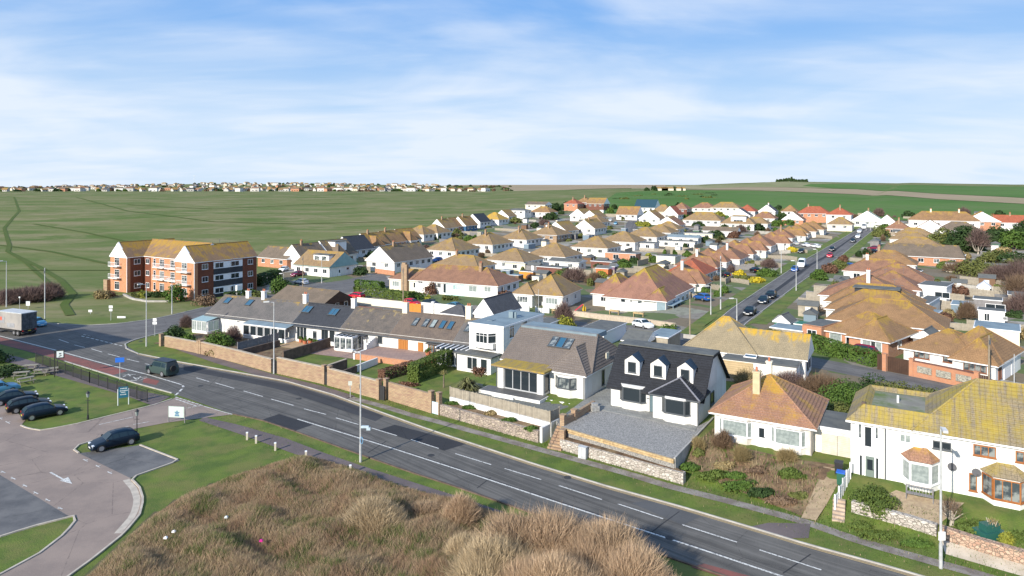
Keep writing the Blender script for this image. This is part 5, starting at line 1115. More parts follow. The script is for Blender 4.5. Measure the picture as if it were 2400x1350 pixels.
# B: second row, street behind
gh(938, 573, 9.5, 16, 'gy', tile_g, white, 'large white-gabled bungalow with grey roof above the brick garden wall', 6.3, ze=2.9, ch=1, dorm=None)
gh(1062, 557, 11, 13, 'hy', tile_t, white, 'hipped bungalow with veranda front, first of the second row', 5.8)
gh(1146, 545, 11, 13, 'hy', tile_t, white, 'hipped bungalow with bay window, second of the second row, red roof light beside it', 5.8, ch=1)
gh(1222, 537, 11, 12, 'hy', tile_t, white, 'hipped bungalow with blue-grey glazing, third of the second row', 5.6, ch=1)
gh(1291, 528, 11, 12, 'hy', tile_t, brick_t, 'brick-sided hipped bungalow with solar-dark windows, fourth of the second row', 5.6, ch=1)
gh(1318, 519, 9, 11, 'gy', tile_t, white, 'wide white gable above the brick-sided bungalow', 5.8)
gh(1384, 514, 9, 12, 'gy', tile_t, white, 'white gable with small window facing left, beside the blue parked car', 5.8, ch=1)
gh(1396, 504, 10, 10, 'hx', tile_t, white, 'yellow-topped hipped roof behind the small-windowed white gable', 5.4)
gh(1393, 493, 8.5, 11, 'gy', tile_t, cream, 'cream gable facing left near the top of the middle rows', 5.6)
gh(1365, 489, 8.5, 11, 'gy', tile_t, white, 'white chalet gable with tan roof right of the dark evergreens', 5.8)
# C: third row, backs in the middle
gh(1090, 598, 15, 9, 'hx', tile_t, white, 'hipped bungalow hidden behind the long semi, with dark flue', 5.2, ch=1)
gh(1206, 583, 13.5, 12, 'hx', tile_t, white, 'large tan hipped bungalow with dark solar panels and white side extension', 5.8)
gh(1300, 570, 12, 11, 'hx', tile_t, white, 'tan hipped bungalow with black solar roof, behind the first', 5.6)
gh(1398, 555, 12, 11, 'hx', tile_t, white, 'tan hipped bungalow with grey conservatory roofs on its right', 5.4)
gh(1462, 543, 12, 11, 'hx', tile_t, white, 'tan hip with bright yellow ridge in the middle rows, left of its twin', 5.4)
gh(1513, 533, 12, 11, 'hx', tile_t, white, 'tan hip with bright yellow ridge in the middle rows, right of its twin', 5.4)
gh(1548, 526, 11, 10, 'hx', tile_t, white, 'plain tan hip rising just behind the two yellow ridges', 5.2)
gh(1567, 519, 10, 9, 'hx', tile_t, white, 'pale tan hip with white gutters above the middle gardens', 5.2)
gh(1500, 566, 13, 5, 'hx', felt, white, 'low white flat-roofed bungalow extension in the middle gardens', 2.9, ze=2.5)
gh(1590, 563, 14, 4, 'hx', felt, white, 'long low white garages left of the palm tree', 2.6, ze=2.3, name='garages', cat='garages')
gh(1640, 545, 12, 4, 'hx', felt, cream, 'low garages right of the palm tree', 2.6, ze=2.3, name='garages', cat='garages')
gh(1600, 551, 14, 5, 'gx', felt_b, white, 'grey-roofed workshop in the middle gardens', 3.2, ze=2.4, name='workshop', cat='workshop')
gh(1690, 532, 15, 5, 'gx', tile_g, white, 'low white bungalow among dark hedges, middle distance', 4.0, ze=2.4)
gh(1330, 606, 10, 5, 'gx', felt, white, 'white outbuilding with grey roof behind the brick garages', 3.0, ze=2.3, name='outbuilding', cat='outbuilding')
gh(1215, 612, 7, 4, 'hx', felt, cream, 'cream flat-roofed outbuilding behind the long semi', 2.6, ze=2.3, name='outbuilding', cat='outbuilding')
# D: left side of the long street, near end first
W1 = flat('teal_window_frame', (.02, .22, .25), .5)
gh(1602, 620, 9, 11, 'hy', tile_p, white, 'hipped bungalow with white chimney just behind the large corner bungalow', 6.2, ch=1, chm=white, wing='r')
gh(1622, 607, 9.5, 12, 'hy', tile_r, cream, 'bright red-roofed bungalow on the left of the long street', 5.8)
gh(1636, 592, 9.5, 12, 'hy', tile_p, white, 'brown hipped bungalow just beyond the bright red roof', 6.0, ch=1, chm=white, wing='r')
gh(1662, 582, 9, 11, 'hy', tile_p, white, 'brown hipped bungalow, second beyond the bright red roof', 6.0, wing='r')
gh(1706, 577, 10, 12, 'hy', tile_p, white, 'brown hipped bungalow with tall white chimney and teal window by the long street', 6.0, ch=1, chm=white)
gh(1722, 563, 9, 11, 'hy', tile_p, white, 'brown hip with yellow ridge next after the teal-windowed bungalow', 5.8, wing='r')
gh(1752, 558, 9, 10, 'hy', tile_p, white, 'brown hip, second after the teal-windowed bungalow', 5.6, wing='r')
gh(1778, 549, 9.5, 11, 'hy', tile_p, white, 'brown hip with white round vents, third after the teal-windowed bungalow', 5.6)
gh(1808, 544, 9.5, 10, 'hy', tile_p, white, 'brown hip fourth after the teal-windowed bungalow, yellow gorse in front', 5.6, wing='r')
gh(1830, 535, 9, 9, 'hy', tile_p, white, 'brown hip fifth after the teal-windowed bungalow, twin white vents', 5.4, ch=1)
gh(1850, 531, 8.5, 8, 'hy', tile_b, white, 'brown hip sixth after the teal-windowed bungalow', 5.4, wing='r')
gh(1868, 526, 8.5, 8, 'hy', tile_b, white, 'brown hip seventh after the teal-windowed bungalow', 5.4)
gh(1887, 522, 8.5, 8, 'hy', tile_b, white, 'brown hip eighth after the teal-windowed bungalow', 5.4)
gh(1905, 518, 8.5, 8, 'hy', tile_b, white, 'last brown hip on the left of the long street, green-glazed porch', 5.4)
gh(1970, 509, 9, 8, 'hx', tile_t, cream, 'small cream hipped bungalow at the far left of the long street', 5.2)
# E: right side of the long street, near end first
gh(2081, 703, 15.5, 10.5, 'hx', tile_b, brick_o, 'brown hipped bungalow nearest the brick bungalow, right of the long street', 5.6, ang=-34)
gh(2062, 682, 15, 10, 'hx', tile_b, white, 'second brown hipped bungalow up from the brick bungalow, yellow ridge', 5.6, ang=-34)
gh(2052, 667, 15, 9.5, 'hx', tile_b, white, 'third brown hipped bungalow up, with dark slate dormer strip', 5.6, ang=-33, dorm=(slate, 0))
gh(2033, 643, 15, 12, 'hy', tile_p, white, 'large hipped bungalow with broad white chimney, right of the long street', 6.4, ang=-33, ch=1, chm=white)
gh(2092, 636, 10, 10, 'hx', tile_p, white, 'brown hip with bright yellow lichen patch behind the broad white chimney', 5.6, ang=-33)
gh(2104, 620, 13, 11, 'hx', tile_p, white, 'brown hip with yellow crest and small white gable behind it', 5.8, ang=-33)
gh(2062, 608, 15, 9, 'hx', tile_p, white, 'long pink-brown roof with white-edged front, mid right of the long street', 5.4, ang=-33, ch=1, chm=white)
gh(2083, 587, 13, 10, 'hx', tile_b, white, 'steep brown roof with short chimney left of the grey slate roof', 5.8, ang=-33, ch=1)
gh(2160, 573, 21, 11, 'sx', tile_g, brick_o, 'wide grey roof with orange ridge and two roof windows, mid right', 5.8, ang=-33)
gh(2146, 556, 15, 9, 'hx', tile_t, white, 'tan hip with blue solar panel strip behind the wide grey roof', 5.4, ang=-33)
gh(2134, 544, 13, 9, 'hx', tile_t, white, 'yellow-crested tan hip, third behind the wide grey roof', 5.2, ang=-33)
gh(2142, 534, 13, 9, 'hx', tile_t, white, 'yellow-crested tan hip with two dark dormers, fourth behind the wide grey roof', 5.4, ang=-33)
gh(2105, 517, 9, 8, 'hy', tile_p, brick_o, 'brick house with steep brown roof just right of the street end', 6.0, ang=-33, name='house', cat='house', ch=1)
# F: top row against the green field, left to right
gh(1476, 484, 11, 9, 'gx', tile_b, white, 'white-gabled house with lichened roof near the top left of the estate', 6.4, name='house', cat='house')
gh(1517, 468, 12, 9, 'gx', flat('teal_black_slate', (.02, .055, .075), .5), white, 'white house with dark blue-green slate roof against the green field', 7.4, ze=3.4, name='house', cat='house')
gh(1529, 493, 10, 9, 'gy', tile_b, white, 'pink-gabled chalet with white verge right of the yellow hedge', 6.2, name='house', cat='house')
gh(1555, 480, 10, 8, 'hx', tile_t, cream, 'tan-roofed house behind the pink-gabled chalet', 6.0, name='house', cat='house')
gh(1577, 483, 8, 9, 'gy', tile_r, white, 'steep red-gabled chalet with white bargeboards, top of the estate', 6.6, name='house', cat='house')
gh(1598, 475, 8, 9, 'hy', tile_p, brick_d, 'tall brown hipped house right of the red-gabled chalet', 7.4, ze=4.6, name='house', cat='house')
gh(1572, 507, 10, 9, 'gy', tile_p, white, 'brown gabled bungalow with white verges below the red-gabled chalet', 5.8)
gh(1652, 475, 12, 9, 'hx', tile_p, white, 'brown-roofed house with pale gable beside the bare brown tree', 6.2, ze=3.6, name='house', cat='house')
gh(1651, 497, 17, 10, 'hx', tile_t, white, 'wide white bungalow with yellow hipped roof in the upper middle', 6.0)
gh(1703, 474, 15, 9, 'hx', tile_t, white, 'white house with wide yellow hipped roof against the green field', 6.8, ze=4.2, name='house', cat='house')
gh(1733, 505, 14, 9, 'hx', tile_t, white, 'tan-roofed bungalow with white-framed dormer in the upper middle', 5.8, dorm=(wtrim, 0))
gh(1752, 480, 9, 9, 'hy', tile_r, white, 'bright red hipped house against the green field', 7.0, ze=4.2, name='house', cat='house')
gh(1737, 489, 10, 7, 'gy', slate_b, white, 'dark blue-grey gabled house before the bright red hip', 5.8, name='house', cat='house')
gh(1772, 509, 11, 8, 'hx', tile_t, white, 'yellow-patched bungalow left of the dark green shrubs', 5.0)
gh(1801, 480, 8, 8, 'gy', slate_b, white, 'tall narrow white gabled house with grey roof at the green field', 7.2, ze=4.4, name='house', cat='house', ch=1, chm=white)
gh(1793, 496, 10, 8, 'hx', tile_p, white, 'dark brown hip before the tall narrow white house', 5.4)
gh(1852, 481, 7, 7, 'hx', tile_b, white, 'white villa with small brown pyramid roof at the green field', 7.4, ze=4.8, name='house', cat='house')
gh(1861, 496, 9, 8, 'gy', tile_p, brick_o, 'brick gable with white trim before the small pyramid roof', 6.0, name='house', cat='house')
gh(1908, 484, 14, 9, 'hx', tile_r, brick_o, 'broad brick house with orange-red roof left of the twin white villas', 7.4, ze=4.6, name='house', cat='house', ch=1)
gh(1968, 486, 10, 9, 'hy', tile_r, white, 'white villa with orange-red hipped roof, top of the long street', 7.2, ze=4.4, name='house', cat='house', ch=1)
gh(2034, 494, 12, 8, 'gy', mat('pale_green_roof', (.33, .38, .29), (.27, .32, .25), 1), mat('pale_green_wall', (.55, .6, .5), (.5, .55, .46)), 'pale green gabled chalet at the very end of the long street', 6.6, name='house', cat='house', ch=1)
gh(2080, 503, 8, 8, 'gy', tile_b, white, 'white gabled chalet with brown roof right of the street end', 6.2, name='house', cat='house')
gh(2211, 496, 23, 9, 'hx', tile_b, clean, 'long white two-storey semi-detached pair with brown roof at the green field', 8.2, ze=5.4, name='house', cat='house', ch=2, chm=cream, two=True)
gh(2300, 496, 12, 10, 'gy', mat('orange_tile', (.50, .20, .05), (.42, .16, .045), 1, .9, .3, 40, 'tile', {'lich': (.6, .35, .03), 'l0': .5, 'l1': .7}), brick_o, 'brick house with bright orange roof right of the long white pair', 7.4, ze=4.0, name='house', cat='house')
gh(2388, 505, 16, 8, 'gx', tile_r, white, 'white house with red-brown roof at the right edge of the photo', 6.4, ze=4.0, name='house', cat='house', ch=1)
gh(2180, 515, 9, 8, 'gy', tile_p, white, 'low pink-gabled bungalow before the long white pair', 5.6)
gh(2247, 520, 13, 9, 'hx', tile_g, white, 'dull brown hip half hidden by the big evergreen tree', 5.4)
# farm cluster on the far slope
for px, w_ in ((1545, 14), (1560, 10)):
 pass
def town():
 """far town on the left skyline: small houses, one mesh each"""
 variants = []; twl = mat('dull_white_render', (.58, .56, .52), (.45, .43, .40), .2, .9)
 for i in range(6):
  w_, d_, ze, rh = [(8, 8, 3, 3.4), (11, 8, 4.5, 2.6), (8, 9, 3, 3.4), (13, 8, 5, 2.5), (10, 7, 2.8, 2.6), (16, 9, 6, 2.2)][i]
  wm = [twl, cream, twl, brick_o, twl, white][i]; rm = [tile_b, tile_p, slate_b, tile_g, tile_b, tile_g][i]
  mb = MB(); mb.box(-w_ / 2, w_ / 2, -d_ / 2, d_ / 2, -3, ze)
  a, b = w_ / 2 + .4, d_ / 2 + .4; r = a * .6 if i % 2 else a
  mb.poly([(-a, -b, ze), (a, -b, ze), (r, 0, ze + rh), (-r, 0, ze + rh)], 1); mb.poly([(a, b, ze), (-a, b, ze), (-r, 0, ze + rh), (r, 0, ze + rh)], 1); mb.poly([(a, -b, ze), (a, b, ze), (r, 0, ze + rh)], 1 if i % 2 else 0); mb.poly([(-a, b, ze), (-a, -b, ze), (-r, 0, ze + rh)], 1 if i % 2 else 0)
  mb.box(-w_ * .3, -w_ * .1, -d_ / 2 - .05, -d_ / 2, 1, 2.2, 2); mb.box(w_ * .1, w_ * .32, -d_ / 2 - .05, -d_ / 2, 1, 2.2, 2)
  variants.append(mb.mesh('distant_house', [wm, rm, gl_dark]))
 r = random.Random(11); n = 0; rest = []
 while n < 330:
  px = r.uniform(-30, 1230); Y = r.uniform(1230, 2150)
  if px < 120 and r.random() < .5: continue
  if px > 1050 and Y > 1500: continue
  if px > 1150 and r.random() < .6: continue
  X = (px - CX) / F * Y; z = Tf(X, Y); i = r.randrange(6) if r.random() < .7 else 0
  if n < 165:
   o = put('distant_house', variants[i], None, (X, Y, z), (0, 0, R(r.choice([0, 15, -20, 60, 90]))))
   tag(o, 'one of the many small pale houses of the distant town on the left skyline', 'house', 'houses of the distant town')
  else: rest.append((X, Y, z, i, R(r.choice([0, 15, -20, 60, 90]))))
  n += 1
 V = []; Fc = []; M = []
 mb = MB()
 for X, Y, z, i, a in rest:
  me = variants[i]; b = len(mb.v); c, s = math.cos(a), math.sin(a)
  for v in me.vertices: mb.v.append((X + v.co.x * c - v.co.y * s, Y + v.co.x * s + v.co.y * c, z + v.co.z))
  for p in me.polygons: mb.f.append(tuple(b + k for k in p.vertices)); mb.m.append([1, 3, 1, 3, 1, 1][i] if False else (0 if p.material_index == 0 else 1 + (i % 3) if p.material_index == 1 else 4))
 tag(mb.build('distant_town', [twl, tile_b, slate_b, tile_p, gl_dark], uv=True), kind='stuff')
town()
t = thing('roadside_building', 'large building just beyond the left edge that shades the coast road', 'building', (-94, 93, 0), R(UA))
wall_vol(t, 0, 15, 0, 11, 8, white, 'x', 4.5); roof_vol(t, 0, 15, 0, 11, 8, 4.5, tile_b, 'x', 0, 0, .4); autowin(t, 1, 14, 0, 'f', 2.7, 0, 3.2, two=True)
# ================================================================ GARDEN WALLS, FENCES, PLOTS
def wall_line(pts, h, th, m, label, name='garden_wall', cat='wall', coping=None, pil=(), world=False, z=None, group=None, pm=None, zb=.4):
 P = pts if world else [G(*p) for p in pts]
 if z is not None and not world: P = [Gz(*p, z) for p in pts]
 t = thing(name, label, cat, P[0], 0, group)
 for i in range(len(P) - 1):
  a, b = P[i], P[i + 1]; d = b - a; L = math.hypot(d.x, d.y); ang = math.atan2(d.y, d.x); n = max(1, int(L / 5))
  for k in range(n):
   q = a + d * (k / n); s = L / n; mb = MB(); dz = d.z / n
   x = s + .001; zz0, zz1 = 0, dz
   v = [(0, -th / 2, -zb), (x, -th / 2, -zb + dz), (x, th / 2, -zb + dz), (0, th / 2, -zb), (0, -th / 2, h), (x, -th / 2, h + dz), (x, th / 2, h + dz), (0, th / 2, h)]
   mb.v = v; mb.f = [(0, 3, 2, 1), (4, 5, 6, 7), (0, 1, 5, 4), (1, 2, 6, 5), (2, 3, 7, 6), (3, 0, 4, 7)]; mb.m = [0] * 6
   w_ = mb.build('wall_section', m, t, q - P[0], (0, 0, ang))
   if coping:
    c = MB(); c.v = [(p[0], p[1] * 1.25, (h + .002 if p[2] < h / 2 else h + .09) + (dz if p[0] > .1 else 0)) for p in v]; c.f = mb.f[:]; c.m = [0] * 6; c.build('coping', coping, w_)
 for p in pil:
  q = (G(*p[:2]) if not world else Vector(p[:3])) - P[0]; d = P[-1] - P[0]; mb = MB(); s = .24; mb.box(-s, s, -s, s, -zb, h + .25); mb.box(-s - .05, s + .05, -s - .05, s + .05, h + .25, h + .34); mb.build('pillar', pm or m, t, q, (0, 0, math.atan2(d.y, d.x)))
 return t
FPM = {}
def fence(pts, h, m, label, name='timber_fence', pw=1.83, world=False, z=None, group='timber garden fences', post=None, picket=False, cat='fence', zo=0.0):
 P = pts if world else ([G(*p) for p in pts] if z is None else [Gz(*p, z) for p in pts])
 t = thing(name, label, cat, P[0], 0, group)
 for i in range(len(P) - 1):
  a, b = P[i], P[i + 1]; d = b - a; L = math.hypot(d.x, d.y); ang = math.atan2(d.y, d.x); n = max(1, round(L / pw)); s = L / n
  key = (round(s, 2), h, m.name, picket)
  if key not in FPM:
   mb = MB(); nb = max(4, int(s / .16)); r = random.Random(3)
   for k in range(nb):
    xx = .06 + (s - .12) * k / nb; o_ = r.uniform(-.012, .012); wd = (s - .12) / nb * (.86 if not picket else .55)
    mb.box(xx, xx + wd, -.015 + o_, .015 + o_, .04, h + r.uniform(-.03, .02))
   mb.box(.05, s - .05, .02, .06, h * .22, h * .22 + .07); mb.box(.05, s - .05, .02, .06, h * .78, h * .78 + .07)
   pm_ = mb.mesh('panel', m); p = MB(); p.box(-.05, .05, -.05, .05, -.4, h + .08); FPM[key] = (pm_, p.mesh('post', post or m))
  pm_, pp = FPM[key]
  for k in range(n + 1):
   q = a + d * (k / n) - P[0]; q.z += zo
   if world is False and z is None: g_ = P[0] + q; q.z = Tf(g_.x, g_.y) - P[0].z + zo
   put('post', pp, t, q, (0, 0, ang))
   if k < n: put('panel', pm_, t, q, (0, 0, ang))
 return t
def gate(A, B, h, m, label, z=None, cat='gate'):
 a, b = (G(*A), G(*B)) if z is None else (Gz(*A, z), Gz(*B, z)); d = b - a; L = math.hypot(d.x, d.y)
 t = thing('garden_gate', label, cat, a, math.atan2(d.y, d.x)); n = max(3, int(L / .2))
 for k in range(n): mb = MB(); mb.box(L * k / n + .01, L * (k + 1) / n - .01, -.03, .03, .05, h); mb.build('board', m, t)
 mb = MB(); mb.box(0, L, .03, .07, h * .7, h * .7 + .1); mb.build('rail', m, t); return t
cop = mat('stone_coping', (.46, .38, .28), (.36, .30, .23), 2, .95, .5, 20)
wall_line([(388, 812), (463, 827)], 1.6, .35, brick_t, 'short tan brick boundary wall under the dark bushes at the junction', coping=cop, pil=[(378, 811), (466, 828)])
wall_line([(471, 829), (555, 850), (638, 873)], 1.75, .35, brick_t, 'long tan brick boundary wall left of the white lamp post', coping=cop, pil=[(471, 829)])
wall_line([(651, 875), (760, 900)], 2.1, .35, brick_t, 'tan brick boundary wall between the white lamp post and the narrow dark gate', coping=cop, pil=[(760, 900)])
wall_line([(771, 903), (886, 935)], 2.1, .35, brick_t, 'tan brick boundary wall in front of the square lawn', coping=cop, pil=[(773, 903), (888, 936)])
wall_line([(913, 937), (1011, 967)], 2.1, .35, brick_t, 'tan brick boundary wall with ragged grassy top, left of the pale blue gate', coping=None, pil=[(905, 935), (1011, 967), (1029, 971)])
dkg = flat('dark_gate_paint', (.03, .03, .032), .6)
gate((640, 874), (649, 876), 1.7, dkg, 'narrow dark gate beside the white lamp post'); gate((761, 901), (770, 903), 1.6, dkg, 'narrow dark gate in the tan wall before the mottled roofed cottage')
gate((890, 937), (901, 940), 1.7, dkg, 'dark gate beside the tan pillar at the corner of the square lawn'); gate((1013, 969), (1027, 973), 1.35, flat('pale_blue_gate', (.55, .68, .74), .5), 'pale blue gate at the right end of the tan walls')
# cottage gardens
wall_line([(563, 836), (655, 812)], 1.0, .3, darkwall, 'dark garden wall under the grey panel fence'); fence([(557, 831), (652, 806)], 1.5, timber_g, 'grey panel fence between the two left cottage gardens', zo=.3)
wall_line([(663, 848), (773, 814)], 1.5, .3, darkwall, 'dark wall running from the coast road wall up to the glazed porch')
wall_line([(763, 882), (812, 864)], 1.3, .3, darkwall, 'dark wall with pale top beside the rough lawn', coping=cop)
wall_line([(778, 895), (835, 872)], .9, .3, darkwall, 'low brown wall along the left of the square lawn')
wall_line([(835, 872), (884, 853)], .9, .25, white, 'low white wall at the top left of the square lawn')
fr = tf
def plot(name, pts, m, z=.045, th=0): 
 mb = MB(); q = [fr.w(x, y) for x, y in pts]; mb.prism([(p.x, p.y) for p in q], z - .3, z) if th else mb.poly([(p.x, p.y, z + fr.o.z) for p in q]); return tag(mb.build(name, m), kind='structure')
xa, xb = tu(884, 830), tu(1030, 850)
t = thing('raised_patio', 'raised brick terrace with paving in front of the orange wooden doors', 'patio', fr.w(xa, 0), fr.a)
mb = MB(); mb.box(0, xb - xa, -5.2, -.05, -.3, .8); mb.build('brick_retaining_wall', brick_o, t); mb = MB(); mb.box(.15, xb - xa - .15, -5.05, -.06, .8, .86); mb.build('paving', pave_p, t)
mb = MB(); mb.prism([(-.3, -5.3), (0, -5.3), (0, -.1), (-.3, -.1)], 0, .9); 
for k in range(6): mb.box(-.3, 0, -2.6 + k * .42, -2.18 + k * .42, .9, 1.3 + .9 * math.sin((k + 1) / 6 * 1.5))
mb.build('white_curved_wall', white, t)
plot('paving', [(tu(768) , -5.5), (xa - .6, -5.2), (xa - .6, -.1), (tu(768), -.1)], pave_p)
plot('paving', [(tu(690), -4.2), (tu(768) - .6, -4.2), (tu(768) - .6, -.1), (tu(690), -.1)], mat('tan_paving', (.45, .30, .17), (.36, .25, .15)))
plot('garden_soil', [(tu(690), -12), (tu(768) - .8, -12), (tu(768) - .8, -4.3), (tu(690), -4.3)], soil, .03)
plot('garden_soil', [(1, -11), (tu(684) - .4, -11), (tu(684) - .4, -.2), (1, -.2)], soil, .03)
def pot(P, r, h, label, plant=True, m=None):
 t = thing('plant_pot', label, 'plant pot', P); mb = MB(); mb.tube((0, 0, 0), (0, 0, h), r * .75, r, 10); mb.build('pot', m or flat('terracotta', (.42, .14, .07), .8), t)
 if plant: a = np.random.default_rng(int(P.x * 10) % 99); POTS.append((t, r, h))
 return t
POTS = []
for i, (px, py, r_, lab) in enumerate([(705, 803, .35, 'dark leafy pot leftmost on the slate cottage patio'), (715, 806, .4, 'terracotta pot with shrub, second on the slate cottage patio'), (727, 806, .35, 'terracotta pot before the red cushions on the patio'), (738, 809, .3, 'small terracotta pot beside the pale table'), (746, 811, .3, 'rightmost terracotta pot on the slate cottage patio'), (1003, 846, .4, 'terracotta pot on the raised brick terrace')]):
 p = G(px, py); p.z = .86 if i == 5 else .05; pot(p, r_, .5, lab)
def bench(P, ang, label, m, L=1.6, cat='bench'):
 t = thing('garden_bench', label, cat, P, ang)
 mb = MB()
 for k in range(3): mb.box(0, L, -.45 + k * .16, -.32 + k * .16, .42, .46)
 mb.build('seat', m, t); mb = MB()
 mb.box(0, L, .02, .06, .85, .93)
 for k in range(9): mb.box(.05 + (L - .15) * k / 8, .1 + (L - .15) * k / 8, .02, .05, .46, .85)
 mb.build('backrest', m, t)
 for x in (0, L - .06):
  for y in (-.45, .0): mb = MB(); mb.box(x, x + .06, y, y + .06, 0, .45 if y < -.1 else .9); mb.build('leg', m, t)
 return t
bench(G(722, 801) + Vector((0, 0, .05)), tf.a, 'white patio sofa bench with red cushions', wtrim)
mb = MB(); p = G(752, 808); mb.box(-.3, .3, -.3, .3, 0, .8); t = thing('storage_bin', 'small bright blue storage box at the right of the slate cottage patio', 'box', p, tf.a); mb.build('body', flat('bright_blue', (.02, .10, .38), .5), t); mb = MB(); mb.box(-.33, .33, -.33, .33, .8, .86); mb.build('lid', flat('bright_blue', (.02, .10, .38), .5), t)
# raised plots on the right
Ea, Eb = G(1034, 972), G(1264, 1037); Ea.z = Eb.z = 0; ed = (Eb - Ea).normalized(); en = Vector((-ed.y, ed.x, 0))
wall_line([Ea, Eb], 1.15, .4, stone_p, 'rough pale stone retaining wall below the fenced deck garden', name='stone_wall', world=True)
mb = MB(); q = [Ea, Eb, Eb + en * 1.6, Ea + en * 1.6]; mb.prism([(p.x, p.y) for p in q], .2, 1.05); tag(mb.build('planting_bed', soil), kind='structure')
Wa, Wb = Ea + en * 1.45, Eb + en * 1.45 + ed * .3
t = wall_line([Wa, Wb, Wb + en * 6.0], 1.62, .2, white, 'white rendered wall carrying the weathered board fence', name='rendered_wall', world=True)
fence([Wa + Vector((0, 0, 1.63)), Wb + Vector((0, 0, 1.63)), Wb + Vector((0, 0, 1.63)) + en * 1.6], 1.1, timber, 'weathered board fence along the top of the white rendered wall', world=True, pw=2.0)
mb = MB(); mb.prism([(p.x, p.y) for p in (Eb + ed * .05, Eb + ed * .35, Eb + ed * .35 + en * 2.2, Eb + ed * .05 + en * 2.2)], -.3, 1.5); t = thing('rendered_end_wall', 'white end wall beside the brick garden steps', 'wall', (0, 0, 0)); mb.build('wall', white, t)
zY = 1.44
def padz(name, pxs, m, z, th=.6): 
 P = [Gz(*p, z) for p in pxs]; pts = [(p.x, p.y) for p in P]
 ar = sum(pts[i][0] * pts[(i + 1) % len(pts)][1] - pts[(i + 1) % len(pts)][0] * pts[i][1] for i in range(len(pts)))
 if ar < 0: pts = pts[::-1]
 mb = MB(); mb.prism(pts, z - th, z); return tag(mb.build(name, m), kind='structure')
dgrav = mat('dark_gravel', (.17, .175, .16), (.11, .115, .105), 8, .95, .8, 20, coord='World')
padz('gravel_yard', [(1058, 931), (1160, 956), (1284, 989), (1306, 981), (1352, 951), (1262, 930), (1150, 905), (1100, 893), (1080, 896)], dgrav, zY)
padz('gravel_drive', [(1316, 1001), (1450, 1038), (1580, 1077), (1626, 1030), (1674, 980), (1632, 1000), (1541, 972), (1432, 954), (1392, 955)], gravel, 1.74, 1.0)
padz('paved_path', [(1433, 905), (1395, 915), (1392, 957), (1436, 966), (1530, 985), (1630, 1010), (1634, 999), (1541, 966), (1432, 950)], paving, 1.78, .3)
padz('paved_path', [(1303, 986), (1366, 939), (1402, 915), (1396, 950), (1340, 990), (1318, 1000)], paving, 1.72, .4)
Sa, Sb = Gz(1314, 1002, 1.72), Gz(1580, 1078, 1.72); sdv = (Sb - Sa).normalized(); sn = Vector((-sdv.y, sdv.x, 0)); SL = (Sb - Sa).length
t = thing('sleeper_edging', 'new timber sleeper edging along the front of the grey gravel drive', 'retaining edge', Sa, math.atan2(sdv.y, sdv.x))
nS = 6
for k in range(nS):
 for r_ in range(2):
  mb = MB(); o_ = (.0 if r_ % 2 == 0 else SL / nS / 2); x0 = SL * k / nS + o_; x1 = min(SL, SL * (k + 1) / nS + o_ - .02)
  if x1 > x0 + .2: mb.box(x0, x1, -.12 - .03 * r_, .1, -.10 - .17 * r_, .05 - .17 * r_); mb.build('sleeper', timber_o, t)
Fa, Fb = G(1316, 1052), G(1604, 1134); Fa.z = Fb.z = 0; fd = (Fb - Fa).normalized()
wall_line([Fa, Fb], .95, .5, stone_w, 'crumbling white-washed stone wall below the gravel drive', name='stone_wall', world=True)
Fc_ = G(1700, 1158); wall_line([G(1604, 1134), G(1650, 1142), Fc_], .5, .5, stone_w, 'low broken end of the white-washed stone wall among weeds', name='stone_wall')
mb = MB(); q = [Fa, Fb, Sb + sn * .4, Sa + sn * .4]; mb.prism([(p.x, p.y) for p in q], -.2, .96); tag(mb.build('soil_bank', soil), kind='structure')
wall_line([Gz(1581, 1077, 1.7), Gz(1672, 981, 1.7)], .16, .15, concrete, 'low concrete edge along the right of the gravel drive', name='kerb_wall', world=True, zb=1.2)
wall_line([Gz(1318, 998, 1.7), Gz(1345, 985, 1.7), Gz(1392, 956, 1.7)], .75, .3, brick_t, 'low tan brick wall between the steps and the gravel drive', world=True, pil=[tuple(Gz(1320, 997, 1.7)), tuple(Gz(1346, 984, 1.7))])
# steps up from the path
p0 = G(1287, 1052); p0.z = 0
t = thing('garden_steps', 'brick garden steps with thin iron handrail beside the white end wall', 'steps', p0, R(UA + 3))
for k in range(9): mb = MB(); mb.box(-.2, 1.25, .3 * k, .3 * k + 2.9 - .3 * k, 0, .19 * (k + 1)); mb.build('step', brick_t if k % 2 else mat('worn_brick', (.36, .24, .15), (.28, .19, .13)), t)
mb = MB(); mb.tube((.1, 0, .9), (.1, 2.9, 2.6), .03); mb.tube((.1, .0, 0), (.1, 0, .9), .03); mb.tube((.1, 2.9, 1.6), (.1, 2.9, 2.6), .03); mb.build('handrail', gtrim, t)
wall_line([p0 + Vector((1.25, .2, 0)), p0 + Vector((1.25, .2, 0)) + fr.v * 2.6], 1.5, .35, brick_t, 'tan brick side wall of the garden steps', world=True, pil=[tuple(p0 + Vector((1.3, .1, 0)))])
tb = thing('rubbish_sack', 'pale grey builder’s sack at the corner of the gravel drive', 'sack', Gz(1393, 962, 1.78), .4)
mb = MB(); mb.prism([(-.4, -.35), (.4, -.4), (.45, .35), (-.35, .4)], 0, .5); mb.prism([(-.25, -.2), (.3, -.25), (.25, .25), (-.2, .3)], .5, .75); mb.build('sack', mat('grey_sack', (.35, .35, .34), (.22, .22, .21), 4, .9, .8, 8), tb)
